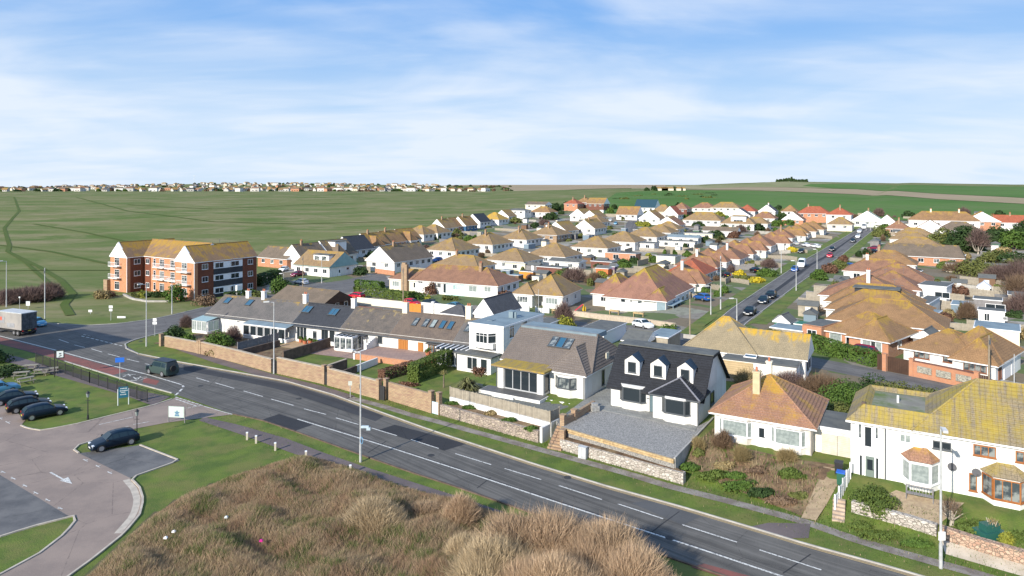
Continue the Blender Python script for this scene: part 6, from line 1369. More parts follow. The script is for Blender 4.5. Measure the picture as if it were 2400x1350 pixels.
# wild front garden and path of the orange-roofed bungalow
def slope(name, near, far, m, off=.035, step=1.0, ac=6): return drape(name, near, far, m, off, step, ac)
slope('bare_garden_soil', [(1604, 1085), (1700, 1140), (1780, 1170), (1880, 1210)], [(1680, 1000), (1740, 1050), (1850, 1075), (1960, 1090)], soil)
slope('worn_stone_path', [(1878, 1215), (1912, 1222)], [(1930, 1095), (1985, 1105)], mat('worn_stone_path', (.36, .27, .17), (.26, .19, .12), 1.5, .95, .8, 8, coord='World'), .06, 1, 3)
slope('gravel_garden', [(2010, 1195), (2100, 1215), (2190, 1240)], [(2100, 1150), (2170, 1170), (2260, 1180)], mat('tan_gravel', (.36, .28, .18), (.28, .21, .14), 4, .95, .6, 20, coord='World'), .05)
# white fence, steps, bins, bench of the yellow roofed house
Pf0, Pf1 = G(1957, 1200), G(1993, 1122)
fence([Pf0, Pf0.lerp(Pf1, .5), Pf1], 1.25, wtrim, 'white boarded fence beside the steps of the yellow-roofed house', name='white_fence', world=True, pw=1.2, group=None)
t = thing('garden_steps', 'narrow tan stone steps at the foot of the white boarded fence', 'steps', G(1950, 1222), R(UA + 4))
for k in range(6): mb = MB(); mb.box(0, .85, .32 * k, 1.95, -.2, .17 * (k + 1)); mb.build('step', mat('tan_step', (.46, .36, .27), (.36, .28, .21)), t)
def bin_(P, ang, body, lid, label):
 t = thing('wheelie_bin', label, 'bin', P, ang); mb = MB(); mb.box(-.26, .26, -.3, .3, .08, .5); mb.v = [(x * (1 if z < .3 else 1.12), y * (1 if z < .3 else 1.12), z if z < .3 else 1.0) for x, y, z in mb.v]; mb.build('body', body, t)
 mb = MB(); mb.box(-.32, .32, -.38, .34, 1.0, 1.07); mb.build('lid', lid, t)
 for s in (-.22, .22): mb = MB(); mb.tube((s - .03, .3, .1), (s + .03, .3, .1), .1); mb.build('wheel', gtrim, t)
blkp = flat('black_plastic', (.02, .02, .022), .5)
bin_(G(1966, 1112), R(UA), blkp, blkp, 'black wheelie bin by the white boarded fence'); bin_(G(1971, 1136), R(UA), flat('green_plastic', (.02, .10, .06), .5), flat('blue_lid', (.02, .12, .50), .5), 'green recycling bin with blue lid by the white boarded fence')
bench(G(2123, 1163), R(UA), 'grey slatted bench under the white bay window', timber_g, 1.8)
wall_line([(1997, 1196), (2060, 1213), (2130, 1232), (2196, 1253)], .75, .45, stone_w, 'white-washed rubble wall below the round green bush', name='stone_wall')
wall_line([(2203, 1258), (2300, 1290), (2420, 1325)], .8, .5, mat('rough_brick_rubble', (.40, .24, .17), (.28, .17, .12), 3, .95, .9, 12, 'blocks', {'sc': (4, 6, 1), 'c3': (.5, .36, .26)}), 'crumbling red brick rubble wall at the lower right corner', name='rubble_wall')
drape('chalk_bank', [(2215, 1300), (2300, 1325), (2440, 1365)], [(2205, 1262), (2300, 1293), (2430, 1330)], mat('chalky_bank', (.50, .43, .34), (.40, .34, .26), .8, .95, .5, 8, coord='World'), .06, 1, 3)
tk = thing('covered_barrow', 'dark green tarpaulin-covered heap on the small lawn at the lower right', 'tarpaulin', G(2318, 1258), .3)
mb = MB(); mb.prism([(-.9, -.5), (.9, -.6), (.8, .5), (-.8, .6)], 0, .5); mb.prism([(-.6, -.3), (.6, -.35), (.5, .3), (-.5, .35)], .5, .95); mb.build('tarpaulin', flat('green_tarpaulin', (.02, .10, .08), .5), tk)
# brick and flint wall, gates
bw = [(2137, 882), (2190, 893), (2240, 904), (2290, 916)]
t = wall_line(bw, 1.9, .35, brick_o, 'orange brick wall with three grey flint panels before the corner bungalow', name='flint_wall', coping=brick_d, pil=[(2074, 870), (2137, 882), (2290, 916)])
a = G(*bw[0]); b = G(*bw[-1]); d = (b - a); L = math.hypot(d.x, d.y)
for k in range(3): mb = MB(); mb.box(L * (.1 + .3 * k), L * (.33 + .3 * k), -.22, -.17, .7, 1.5); mb.build('flint_panel', flint, t, (0, 0, 0), (0, 0, math.atan2(d.y, d.x)))
wall_line([(2320, 922), (2420, 945), (2600, 985)], 1.5, .35, brick_o, 'brick and flint wall right of the dark garden gate', name='flint_wall', coping=brick_d)
gate((2056, 866), (2071, 869), 2.0, dkw, 'short dark brown gate left of the brick pillar'); gate((2079, 870), (2134, 881), 1.9, dkw, 'wide dark brown driveway gate beside the flint wall'); gate((2294, 917), (2316, 921), 1.9, dkw, 'dark brown garden gate at the right end of the flint wall')
# walls behind the terrace and along the back street
wall_line([(838, 713), (945, 724)], 1.5, .25, cream, 'long cream yard wall behind the mottled roof and the red car'); wall_line([(988, 737), (1030, 741), (1092, 748)], 2.4, .25, white, 'tall white yard wall in front of the dark parked cars', pil=[(1015, 740)])
fence([(947, 737), (986, 739)], 2.2, flat('orange_timber', (.62, .24, .03), .7), 'tall orange-stained fence beside the white yard wall', group=None)
wall_line([(1339, 740), (1400, 748), (1490, 758), (1583, 772)], .95, .25, mat('beige_wall', (.50, .42, .33), (.42, .35, .27)), 'long low beige wall in front of the large corner bungalow', coping=cop)
wall_line([(1602, 800), (1650, 805)], 1.1, .25, concrete, 'short pale concrete wall behind the sandy roof')
tp_ = timber
FN = [((1560, 690), (1640, 700), 1.0, 'low pale wall-like fence by the blue car'), ((1620, 672), (1690, 682), 1.3, 'brown fence before the red roofed bungalow'), ((1690, 660), (1755, 668), 1.1, 'pale boundary fence beside the yellow gorse'),
 ((1768, 620), (1830, 628), 1.3, 'fence across the front garden past the gorse hedge'), ((1800, 606), (1868, 612), 1.3, 'pale fence before the white round vents'), ((1842, 588), (1892, 594), 1.2, 'fence beside the two white parked cars'), ((1905, 556), (1950, 561), 1.2, 'fence at the far left end of the street'),
 ((1872, 716), (1942, 723), 1.6, 'near yellowish board fence right of the long street'), ((1890, 700), (1966, 705), 1.5, 'second board fence right of the long street'), ((1908, 684), (1972, 690), 1.5, 'third board fence right of the long street, by the teal cabinet'), ((1960, 662), (2012, 668), 1.4, 'pale grey fence beside the clipped hedge'), ((1985, 640), (2035, 646), 1.3, 'fence behind the blue car on the right-hand drive'), ((1992, 612), (2052, 618), 1.2, 'pale garden wall-like fence with two dark round bushes'),
 ((2150, 699), (2260, 712), 1.8, 'long pale fence right of the white cube extension'), ((2250, 664), (2345, 676), 1.8, 'fence behind the two round dark trees'), ((2180, 722), (2283, 736), 1.8, 'tall pale fence beside the grey garden room'), ((2230, 690), (2330, 702), 1.8, 'upper pale fence across the right-hand gardens'), ((2190, 770), (2290, 778), 1.2, 'trellis-like fence behind the corner bungalow'),
 ((2255, 632), (2330, 640), 1.6, 'fence under the bare brown bushes'), ((1290, 640), (1385, 648), 1.7, 'grey fence behind the twin-bay bungalow'), ((1425, 606), (1520, 612), 1.6, 'pale fence behind the orange brick outbuilding'), ((1390, 640), (1440, 645), 1.5, 'grey fence left of the orange-red shed'), ((1440, 640), (1500, 640), 1.5, 'pale fence behind the big hipped roof'), ((1560, 585), (1640, 590), 1.3, 'low fence before the row of garages'),
 ((1130, 600), (1200, 606), 1.2, 'fence beside the second hipped bungalow'), ((1160, 540), (1240, 545), 1.3, 'pale fence below the yellow-brown hip'), ((1045, 620), (1080, 628), 1.2, 'fence beside the blue car on the left'), ((1250, 690), (1190, 700), 1.2, 'x'), ((1640, 566), (1720, 568), 1.4, 'fence left of the yellow-ridged hip'), ((1500, 590), (1560, 592), 1.4, 'fence in the middle gardens left of the palm'), ((930, 632), (1010, 640), 1.2, 'fence below the large white gable'), ((1335, 655), (1400, 664), 1.6, 'dark-edged fence left of the large corner bungalow')]
for a_, b_, h_, lab in FN:
 if lab != 'x': fence([a_, b_], h_, timber, lab)
wall_line([(880, 640), (925, 646)], 1.3, .3, brick_o, 'orange brick garden wall below the large white gable')
# ================================================================ RAILING, POSTS, SIGNS
def railing(pts, h, label):
 P = [G(*p) for p in pts]; t = thing('iron_railing', label, 'railing', P[0]); blk_ = flat('black_iron', (.018, .018, .02), .5)
 for i in range(len(P) - 1):
  a, b = P[i] - P[0], P[i + 1] - P[0]; d = b - a; L = math.hypot(d.x, d.y); n = round(L / 2.4)
  for z in (.12, h - .08):
   mb = MB(); mb.tube(a + Vector((0, 0, z)), b + Vector((0, 0, z)), .03, n=4); mb.build('rail', blk_, t)
  mb = MB()
  for k in range(int(L / .14)): q = a + d * (k * .14 / L); mb.box(q.x - .011, q.x + .011, q.y - .011, q.y + .011, .1, h)
  tag(mb.build('bars', blk_, t, uv=False), kind='stuff')
  for k in range(n + 1): q = a + d * (k / n); mb = MB(); mb.box(q.x - .04, q.x + .04, q.y - .04, q.y + .04, -.1, h + .12); mb.build('post', blk_, t)
railing([(84, 851), (210, 898), (345, 943)], 1.35, 'long black iron railing between the lawn and the footway')
galv = mat('galvanised_steel', (.52, .53, .53), (.42, .43, .43), 3, .5, metal=.2); polewood = mat('pole_wood', (.30, .24, .17), (.22, .18, .13), 3, .9)
def lamp(base, top, label, arm=(1.0, .2), m=None, cat='lamp post', r=.085):
 b = G(*base); h = (base[1] - top[1]) / ((F / b.y)); t = thing('street_lamp', label, cat, b, 0, 'street lamps')
 m = m or galv
 mb = MB(); mb.tube((0, 0, -.1), (0, 0, 1.6), r * 1.35, r * 1.3, 10); mb.build('base_section', m, t); mb = MB(); mb.tube((0, 0, 1.6), (0, 0, h), r, r * .6, 10); mb.build('pole', m, t)
 a = Vector((arm[0], arm[1], .12)); mb = MB(); mb.tube((0, 0, h - .05), a + Vector((0, 0, h - .05)), .04); mb.build('arm', m, t)
 d = Vector((arm[0], arm[1], 0)).normalized(); mb = MB(); mb.box(-.1, .65, -.14, .14, -.08, .08); he = mb.build('lamp_head', mat('lamp_head_grey', (.62, .62, .60)), t, a * .8 + Vector((0, 0, h)), (0, 0, math.atan2(d.y, d.x)))
 mb = MB(); mb.box(.0, .6, -.11, .11, -.11, -.08); mb.build('lens', gl_pale, he); return t, h
lamp((343, 812), (345, 666), 'tall pale lamp post on the verge at the junction corner', (-.5, -.7)); lamp((642, 876), (641, 708), 'white lamp post against the long tan wall', (-.8, -.3))
t, h = lamp((845, 1083), (849, 826), 'tall lamp post with small camera and blue loop, on the near verge', (-1.0, .5))
mb = MB(); mb.box(.05, .75, -.08, .08, 3.1, 3.3); mb.box(.55, .9, -.1, .1, 2.9, 3.15); mb.build('camera_unit', mat('pale_blue_metal', (.45, .55, .6)), t); mb = MB()
for k in range(10): a0, a1 = k / 10 * 6.283, (k + 1) / 10 * 6.283; mb.tube((.12 + .12 * math.cos(a0), -.1, 2.0 + .3 * math.sin(a0)), (.12 + .12 * math.cos(a1), -.1, 2.0 + .3 * math.sin(a1)), .03, n=4)
mb.build('blue_loop', flat('loop_blue', (.15, .35, .55)), t)
t, h = lamp((2205, 1332), (2200, 1000), 'lamp post with white notice, in front of the yellow-roofed house', (-.3, -.8))
mb = MB(); mb.box(-.22, .22, -.14, -.1, 1.9, 2.45); mb.build('notice_plate', wtrim, t)
lamp((15, 720), (15, 612), 'leftmost lamp post at the left edge of the photo', (-.6, -.6)); lamp((1727, 762), (1724, 700), 'lamp post at the near end of the long street', (-.9, -.2)); lamp((1666, 738), (1664, 671), 'lamp post by the forecourt of the large corner bungalow', (-.6, -.2)); lamp((1866, 682), (1866, 612), 'lamp post on the verge right of the long street', (-.6, .1)); lamp((1831, 641), (1831, 579), 'lamp post before the gorse hedge', (.6, .1)); lamp((1915, 633), (1914, 585), 'slim lamp post right of the long street, further up', (-.5, .1))
lamp((2040, 540), (2040, 508), 'small far lamp post near the end of the long street', (-.5, 0)); lamp((1465, 548), (1464, 515), 'pale lamp post beside the short upper street', (-.5, 0)); lamp((665, 685), (665, 642), 'lamp post in front of the round green bush', (-.5, 0), r=.07)
lamp((403, 736), (402, 655), 'lamp post on the grass before the apartment block', (-.5, 0)); lamp((754, 664), (754, 602), 'lamp post against the teal-gabled house', (-.5, 0))
def pole(base, top, label, m=None, cross=True, r=.13):
 b = G(*base); h = (base[1] - top[1]) / (F / b.y); t = thing('utility_pole', label, 'utility pole', b, 0, 'utility poles')
 mb = MB(); mb.tube((0, 0, -.2), (0, 0, h), r, r * .65, 8); mb.build('pole', m or polewood, t)
 if cross: mb = MB(); mb.box(-.1, .1, -.16, -.1, h - 1.0, h - .5); mb.tube((0, -.1, h - .35), (0, -.45, h - .25), .03); mb.build('junction_box', gtrim, t)
 return t
pole((105, 747), (107, 628), 'pale pole on the grass beside the blue car', galv, r=.1); pole((945, 737), (944, 627), 'wooden utility pole behind the terrace, beside the orange fence'); pole((710, 677), (710, 600), 'utility pole before the teal-gabled house'); pole((1617, 790), (1616, 684), 'wooden pole at the corner of the back street'); pole((1689, 726), (1689, 600), 'tall pole left of the blue car forecourt', galv); pole((2318, 920), (2319, 786), 'wooden utility pole by the corner bungalow gate'); pole((2377, 935), (2377, 830), 'thin pole at the far right beside the flint wall', galv, False, .06); pole((2030, 541), (2029, 505), 'far pole at the end of the long street', galv, False, .07); pole((1180, 700), (1180, 672), 'short white pole before the long semi', galv, False, .05); pole((1262, 735), (1262, 678), 'slim pole before the double-bay bungalow', galv, False, .06)
def sign(base, top, w, h, label, pm, face, double=False, ang=0.0, z0=None, name='road_sign', cat='sign', extra=None, r=.04, off=0.0):
 b = G(*base); H = (base[1] - top[1]) / (F / b.y); t = thing(name, label, cat, b, ang)
 for x in ((-w / 2 - .06, w / 2 + .06) if double else (0,)):
  mb = MB(); mb.tube((x, 0, -.1), (x, 0, H), r, n=8); mb.build('post', pm, t)
 zz = H - h if z0 is None else z0
 mb = MB(); mb.box(-w / 2 + off, w / 2 + off, -.07, -.04, zz, zz + h); bd = mb.build('board', face, t)
 if extra: extra(bd, w, h, zz, off)
 return t
def text_lines(col_, rows_):
 def f(bd, w, h, z, off):
  r = random.Random(5); mb = MB()
  for k, (fr_, wd) in enumerate(rows_):
   x = off - w / 2 + w * (.5 - wd / 2)
   while x < off - w / 2 + w * (.5 + wd / 2):
    l = r.uniform(.03, .09) * w / 1.2 + .04; mb.box(x, x + l, -.078, -.072, z + h * fr_, z + h * (fr_ + .08)); x += l + .04
  mb.build('lettering', col_, bd)
 return f
def emblem(bd, w, h, z, off):
 c = Vector((off + .05 * w, 0, z + h * .42)); mb = MB(); m_ = flat('emblem_blue', (.10, .20, .30), .6)
 pts = []
 for k in range(10):
  a_ = math.pi / 2 + k * math.pi / 5; rr = .30 if k % 2 == 0 else .15; pts.append((c.x + rr * math.cos(a_) * 1.15, -.075, c.z + rr * math.sin(a_)))
 mb.poly(pts[::-1]); mb.box(c.x - .26, c.x + .26, -.078, -.072, c.z - .36, c.z - .2); mb.build('emblem', m_, bd)
tealp = flat('teal_sign', (.01, .11, .17), .5); whp = flat('white_sign', (.62, .66, .66), .5); paleg = flat('pale_green_sign', (.48, .56, .52), .5)
sign((414, 990), (412, 954), 1.75, 1.15, 'pale green signboard with blue star emblem on two posts beside the car park entrance', timber_g, paleg, True, R(-8), z0=.55, name='signboard', extra=emblem, r=.06)
sign((289, 949), (289, 911), .95, 1.25, 'teal notice board on two white posts on the lawn by the railing', whp, tealp, True, R(25), z0=.85, name='notice_board', extra=text_lines(whp, [(.8, .6), (.6, .7), (.45, .5), (.25, .6)]), r=.05)
sign((281, 891), (282, 838), 1.05, .6, 'bright blue road sign on a tall white post beside the red cycle lane', galv, flat('sign_blue', (.015, .13, .55), .5), False, R(15), name='road_sign')
def pub(bd, w, h, z, off):
 mb = MB(); mb.box(off - w * .38, off + w * .38, -.08, -.072, z + h * .12, z + h * .88); mb.build('picture_panel', whp, bd)
 mb = MB(); mb.box(off - .1, off + .15, -.088, -.082, z + h * .5, z + h * .65); mb.box(off - .05, off + .2, -.088, -.082, z + h * .3, z + h * .4); mb.box(off - .15, off + .05, -.088, -.082, z + h * .18, z + h * .26); mb.build('dark_motif', gtrim, bd)
sign((128, 884), (128, 821), 1.0, 1.1, 'hanging pub-style sign with pale picture on a black post, by the left lawn', flat('black_iron', (.018, .018, .02)), flat('black_board', (.02, .02, .02)), False, R(20), name='hanging_sign', extra=pub, r=.06, off=.62)
sign((260, 751), (260, 716), .7, .5, 'small white double sign on a post in the grass triangle, nearest the road', galv, wtrim, False, 0, extra=lambda bd, w, h, z, off: MB().box(-.3, .3, -.07, -.04, z - .55, z - .15).build('lower_plate', wtrim, bd))
sign((363, 787), (363, 746), .6, .5, 'round white junction sign on a post beside the bushes', galv, wtrim, False, 0, extra=lambda bd, w, h, z, off: MB().box(-.35, .35, -.07, -.04, z - .5, z - .1).build('lower_plate', wtrim, bd))
sign((212, 736), (212, 726), .7, .45, 'tiny white sign low in the middle of the grass triangle', galv, wtrim); sign((285, 746), (285, 741), 1.6, .35, 'long low white street name plate at the edge of the grass triangle', galv, wtrim, name='street_name_plate'); sign((821, 932), (820, 893), .45, .5, 'bus stop style plate on a thin post before the tan wall', galv, mat('pale_plate', (.55, .57, .5)), name='bus_stop_sign')
sign((66, 724), (66, 706), .8, .9, 'pale blue-grey sign by the bushes at the far left', galv, whp); sign((46, 731), (46, 695), .3, .3, 'thin grey post with little plate at the left edge', galv, whp)
def lantern(base, top, label):
 b = G(*base); h = (base[1] - top[1]) / (F / b.y); t = thing('heritage_lamp', label, 'lamp post', b); bi = flat('black_iron', (.018, .018, .02))
 mb = MB(); mb.tube((0, 0, -.1), (0, 0, .5), .13, .09); mb.tube((0, 0, .5), (0, 0, h - .75), .05, .04); mb.box(-.25, .25, -.02, .02, h - 1.1, h - 1.06); mb.build('post', bi, t)
 mb = MB(); mb.tube((0, 0, h - .72), (0, 0, h - .3), .11, .19, 6); mb.build('lantern_glass', gl_pale, t); mb = MB(); mb.tube((0, 0, h - .3), (0, 0, h - .08), .24, .05, 6); mb.tube((0, 0, h - .1), (0, 0, h), .02); mb.build('lantern_cap', bi, t)
lantern((206, 983), (209, 915), 'black heritage lantern post on the lawn behind the parked cars'); lantern((321, 1026), (320, 957), 'black heritage lantern post beside the single hatchback')
for px, py, lab in ((579, 1031, 'leftmost short white marker post on the lawn edge'), (600, 1039, 'second short white marker post, close to the first'), (645, 1056, 'third white marker post beside the footway'), (717, 1076, 'fourth marker post at the edge of the dead grass'), (821, 1110, 'marker post half buried in the dead grass')):
 t = thing('marker_post', lab, 'marker post', G(px, py), .3, 'short posts along the footway'); mb = MB(); mb.box(-.09, .09, -.09, .09, -.1, .68); mb.build('post', mat('pale_post', (.55, .50, .40), (.45, .41, .33)), t); mb = MB(); mb.box(-.1, .1, -.1, .1, .68, .76); mb.build('cap', wtrim, t)
t = thing('street_cabinet', 'pale grey telecom cabinet on the grass below the stone wall', 'street cabinet', G(1366, 1074), R(UA)); mb = MB(); mb.box(-.38, .38, -.2, .2, 0, 1.05); mb.build('body', mat('cabinet_grey', (.50, .52, .53)), t); mb = MB(); mb.box(-.42, .42, -.24, .24, 1.05, 1.1); mb.build('lid', mat('cabinet_grey', (.5, .52, .53)), t); mb = MB(); mb.box(-.01, .01, -.215, -.2, .1, 1.0); mb.build('door_gap', gtrim, t)
def picnic(px, py, label, a):
 m = mat('bleached_table', (.27, .25, .20), (.20, .18, .14)); t = thing('picnic_table', label, 'picnic table', G(px, py), a)
 for k in range(4): mb = MB(); mb.box(-.9, .9, -.36 + k * .19, -.2 + k * .19, .72, .76); mb.build('table_board', m, t)
 for y in (-.85, .62): mb = MB(); mb.box(-.9, .9, y, y + .24, .44, .48); mb.build('seat', m, t)
 for x in (-.7, .7): mb = MB(); mb.box(x - .04, x + .04, -.8, .8, .36, .44); mb.tube((x, -.65, 0), (x, -.2, .72), .05, n=4); mb.tube((x, .65, 0), (x, .2, .72), .05, n=4); mb.build('leg_frame', m, t)
for px, py, lab, a in ((50, 885, 'weathered picnic table nearest the parked cars', .3), (60, 899, 'weathered picnic table at the corner of the small paved base', .9), (98, 879, 'weathered picnic table left of the hanging sign', .2), (118, 876, 'weathered picnic table just beside the hanging sign post', .6), (72, 868, 'furthest weathered picnic table near the railing', .1)): picnic(px, py, lab, a)
for px, py, lab in ((1305, 737, 'timber planter table behind the beige wall, left one'), (1440, 738, 'timber planter table against the white corner bungalow, middle'), (1497, 744, 'timber planter table against the white corner bungalow, right one')):
 t = thing('planter_table', lab, 'planter', G(px, py), R(UA)); mb = MB(); mb.box(-1.0, 1.0, -.3, .3, .7, .95); mb.build('trough', timber_o, t)
 for x in (-.9, .9): mb = MB(); mb.box(x - .05, x + .05, -.25, .25, 0, .7); mb.build('leg', timber_o, t)
t = thing('garden_slide', 'small red and yellow plastic play slide in the corner bungalow garden', 'slide', G(1360, 730), R(-70)); mb = MB(); mb.poly([(-.25, -1.4, .1), (.25, -1.4, .1), (.25, .6, 1.4), (-.25, .6, 1.4)]); mb.box(-.3, -.25, -1.4, -1.3, 0, .2); mb.build('chute', flat('red_plastic', (.55, .03, .05), .4), t); mb = MB(); mb.box(-.3, .3, .6, .7, 0, 1.4); mb.box(-.3, .3, 1.0, 1.1, 0, .9); mb.build('ladder', flat('yellow_plastic', (.6, .4, .03), .4), t)
# ================================================================ VEHICLES
def paintm(name, c, rough=.3): return flat(name, c, rough, 0.0, .28, .0)
P_blk = paintm('dark_blue_car_paint', (.005, .014, .028)); P_navy = paintm('near_black_car_paint', (.004, .006, .010)); P_wht = paintm('white_car_paint', (.70, .72, .74)); P_sil = paintm('silver_car_paint', (.38, .42, .45)); P_red = paintm('red_car_paint', (.45, .008, .03)); P_blu = paintm('blue_car_paint', (.02, .09, .30)); P_grn = paintm('grey_green_car_paint', (.045, .07, .065)); P_cyan = paintm('light_blue_car_paint', (.10, .28, .42)); P_mar = paintm('maroon_car_paint', (.16, .01, .04)); P_teal = paintm('teal_car_paint', (.05, .16, .24))
tyre_m = flat('tyre_rubber', (.015, .015, .016), .8); rim_m = flat('alloy_rim', (.42, .43, .45), .35, .7); red_l = flat('tail_light_red', (.45, .02, .02), .3); clear_l = flat('headlight', (.7, .72, .74), .15); trim_k = flat('black_trim', (.02, .02, .022), .6); plate_y = flat('yellow_number_plate', (.62, .48, .03), .5); plate_w = flat('white_number_plate', (.7, .7, .68), .5); carglass = glass('car_glass', (.015, .03, .04), .05)
# stations: (x from front, top z, half width scale, cabin flag)
PROF = {
'hatch': (4.1, .89, 1.48, [(0, .55, .80), (.03, .66, .92), (.12, .82, .97), (.26, .94, 1), (.28, .97, 1), (.43, 1.42, 1), (.56, 1.48, 1), (.75, 1.45, 1), (.88, 1.33, .99), (.965, .98, .96), (.985, .90, .94), (1, .62, .88)], (4, 9)),
'saloon': (4.5, .9, 1.43, [(0, .52, .80), (.03, .64, .92), (.12, .80, .97), (.28, .92, 1), (.30, .95, 1), (.44, 1.38, 1), (.56, 1.43, 1), (.68, 1.40, 1), (.84, 1.02, .98), (.87, .99, .97), (.97, .93, .94), (1, .60, .88)], (4, 8)),
'estate': (4.6, .93, 1.56, [(0, .60, .82), (.03, .76, .93), (.10, .90, .97), (.24, 1.0, 1), (.26, 1.04, 1), (.38, 1.48, 1), (.5, 1.56, 1), (.75, 1.55, 1), (.90, 1.48, .99), (.975, 1.05, .97), (.99, .95, .95), (1, .62, .90)], (4, 9)),
'offroad': (4.5, .95, 1.95, [(0, .80, .92), (.02, 1.05, .96), (.06, 1.12, .98), (.24, 1.16, 1), (.27, 1.20, 1), (.33, 1.80, 1), (.38, 1.92, 1), (.75, 1.95, 1), (.95, 1.92, 1), (.985, 1.22, .99), (.995, 1.15, .98), (1, .8, .96)], (4, 9)),
'van': (5.2, 1.0, 2.35, [(0, .70, .86), (.02, 1.0, .94), (.08, 1.15, .97), (.15, 1.30, 1), (.17, 1.34, 1), (.26, 2.2, 1), (.32, 2.33, 1), (.7, 2.35, 1), (.97, 2.33, 1), (.985, 1.6, 1), (.995, 1.2, .99), (1, .6, .96)], (4, 6))}
CM = {}
def car_meshes(kind):
 if kind in CM: return CM[kind]
 L, W2, H_, st, (c0, c1) = PROF[kind]; belt = {'hatch': .93, 'saloon': .90, 'estate': .98, 'offroad': 1.18, 'van': 1.35}[kind]
 rings = []
 for x, zt, ws in st:
  w = W2 * ws; b = min(belt, zt - .04); hi = max(0, zt - belt); wt = w * (.96 - .30 * min(1, hi / .55) * (0.62 if kind in ('offroad', 'van') else 1))
  half = [(w * .82, .20), (w * .97, .34), (w, .60), (w * .985, b), (wt, max(b + .02, zt - .07)), (wt * .82, zt), (0, zt + .02 * (hi > 0))]
  rings.append([(x * L, y, z) for y, z in half])
 body = MB(); gl = {'side': [MB(), MB()], 'front': MB(), 'rear': MB()}
 nR = 7
 for s in (1, -1):
  base = len(body.v)
  for r_ in rings: body.v += [(p[0], p[1] * s, p[2]) for p in r_]
  for i in range(len(rings) - 1):
   for j in range(nR - 1):
    q = (base + i * nR + j, base + (i + 1) * nR + j, base + (i + 1) * nR + j + 1, base + i * nR + j + 1)
    body.f.append(q if s > 0 else q[::-1]); body.m.append(1 if j == 0 and kind != 'x' else 0)
  for e, ri in ((0, 0), (1, len(rings) - 1)):
   q = [base + ri * nR + j for j in range(nR)] + []; c = rings[ri]; b0 = len(body.v); body.v.append((c[0][0], 0, .2)); q.append(b0)
   body.f.append(tuple(q) if (e == 0) == (s > 0) else tuple(q[::-1])); body.m.append(0)
  side = gl['side'][0 if s > 0 else 1]
  lo, hi_ = (c0, c1)
  for i in range(lo, hi_):
   a, b = rings[i], rings[i + 1]; sh = .06 if i in (lo, hi_ - 1) else .02
   def P(r1, r2, t, j, k, f): p = Vector(r1[j]).lerp(Vector(r2[j]), t); q = Vector(r1[k]).lerp(Vector(r2[k]), t); v = p.lerp(q, f); return (v.x, (v.y + .012) * s, v.z)
   t0, t1 = (.25 if i == lo else .04), (.8 if i == hi_ - 1 else .96)
   pts = [P(a, b, t0, 3, 4, .12), P(a, b, t1, 3, 4, .12), P(a, b, t1, 3, 4, .9), P(a, b, t0, 3, 4, .9)]
   side.poly(pts if s > 0 else pts[::-1])
 def pane(mb, i0, i1, t0, t1):
  a, b = rings[i0], rings[i1]
  def Q(r1, r2, t, s): v = Vector(r1[4]).lerp(Vector(r2[4]), t); z = Vector(r1[5]).lerp(Vector(r2[5]), t).z; return (v.x, v.y * .9 * s, z + .012)
  d = .02 if i0 < 6 else -.02
  mb.poly([(Q(a, b, t0, 1)[0] - d, Q(a, b, t0, 1)[1], Q(a, b, t0, 1)[2]), (Q(a, b, t0, -1)[0] - d, Q(a, b, t0, -1)[1], Q(a, b, t0, -1)[2]), (Q(a, b, t1, -1)[0] - d, Q(a, b, t1, -1)[1], Q(a, b, t1, -1)[2]), (Q(a, b, t1, 1)[0] - d, Q(a, b, t1, 1)[1], Q(a, b, t1, 1)[2])])
 pane(gl['front'], 4, 5, .05, .93)
 pane(gl['rear'], {'hatch': 8, 'saloon': 7, 'estate': 8, 'offroad': 8, 'van': 8}[kind], {'hatch': 9, 'saloon': 8, 'estate': 9, 'offroad': 9, 'van': 9}[kind], .08, .92)
 wr = .33 if kind not in ('offroad', 'van') else .39
 ty = MB(); ty.tube((0, -.11, 0), (0, .11, 0), wr, n=18); rm = MB(); rm.tube((0, -.125, 0), (0, .125, 0), wr * .66, n=12); 
 lt = MB(); lt.box(-.06, .12, -.2, .2, -.07, .08); tl = MB(); tl.box(-.08, .04, -.13, .13, -.1, .1); pl = MB(); pl.box(-.02, .02, -.26, .26, -.06, .06)
 mi_ = MB(); mi_.box(-.08, .08, -.1, .1, -.07, .07); 
 bm_ = body.mesh('body', [P_blk, trim_k], smooth=True, uv=False)
 CM[kind] = dict(body=bm_, sl=gl['side'][0].mesh('side_window', carglass, uv=False), sr=gl['side'][1].mesh('side_window', carglass, uv=False), f=gl['front'].mesh('windscreen', carglass, uv=False), r=gl['rear'].mesh('rear_window', carglass, uv=False), ty=ty.mesh('tyre', tyre_m, uv=False), rm=rm.mesh('rim', rim_m, uv=False), lt=lt.mesh('headlight', clear_l, uv=False), tl=tl.mesh('tail_light', red_l, uv=False), py=pl.mesh('number_plate', plate_y, uv=False), pw=pl.mesh('number_plate', plate_w, uv=False), mi=mi_.mesh('wing_mirror', trim_k, uv=False), wr=wr, L=L, W=W2)
 return CM[kind]
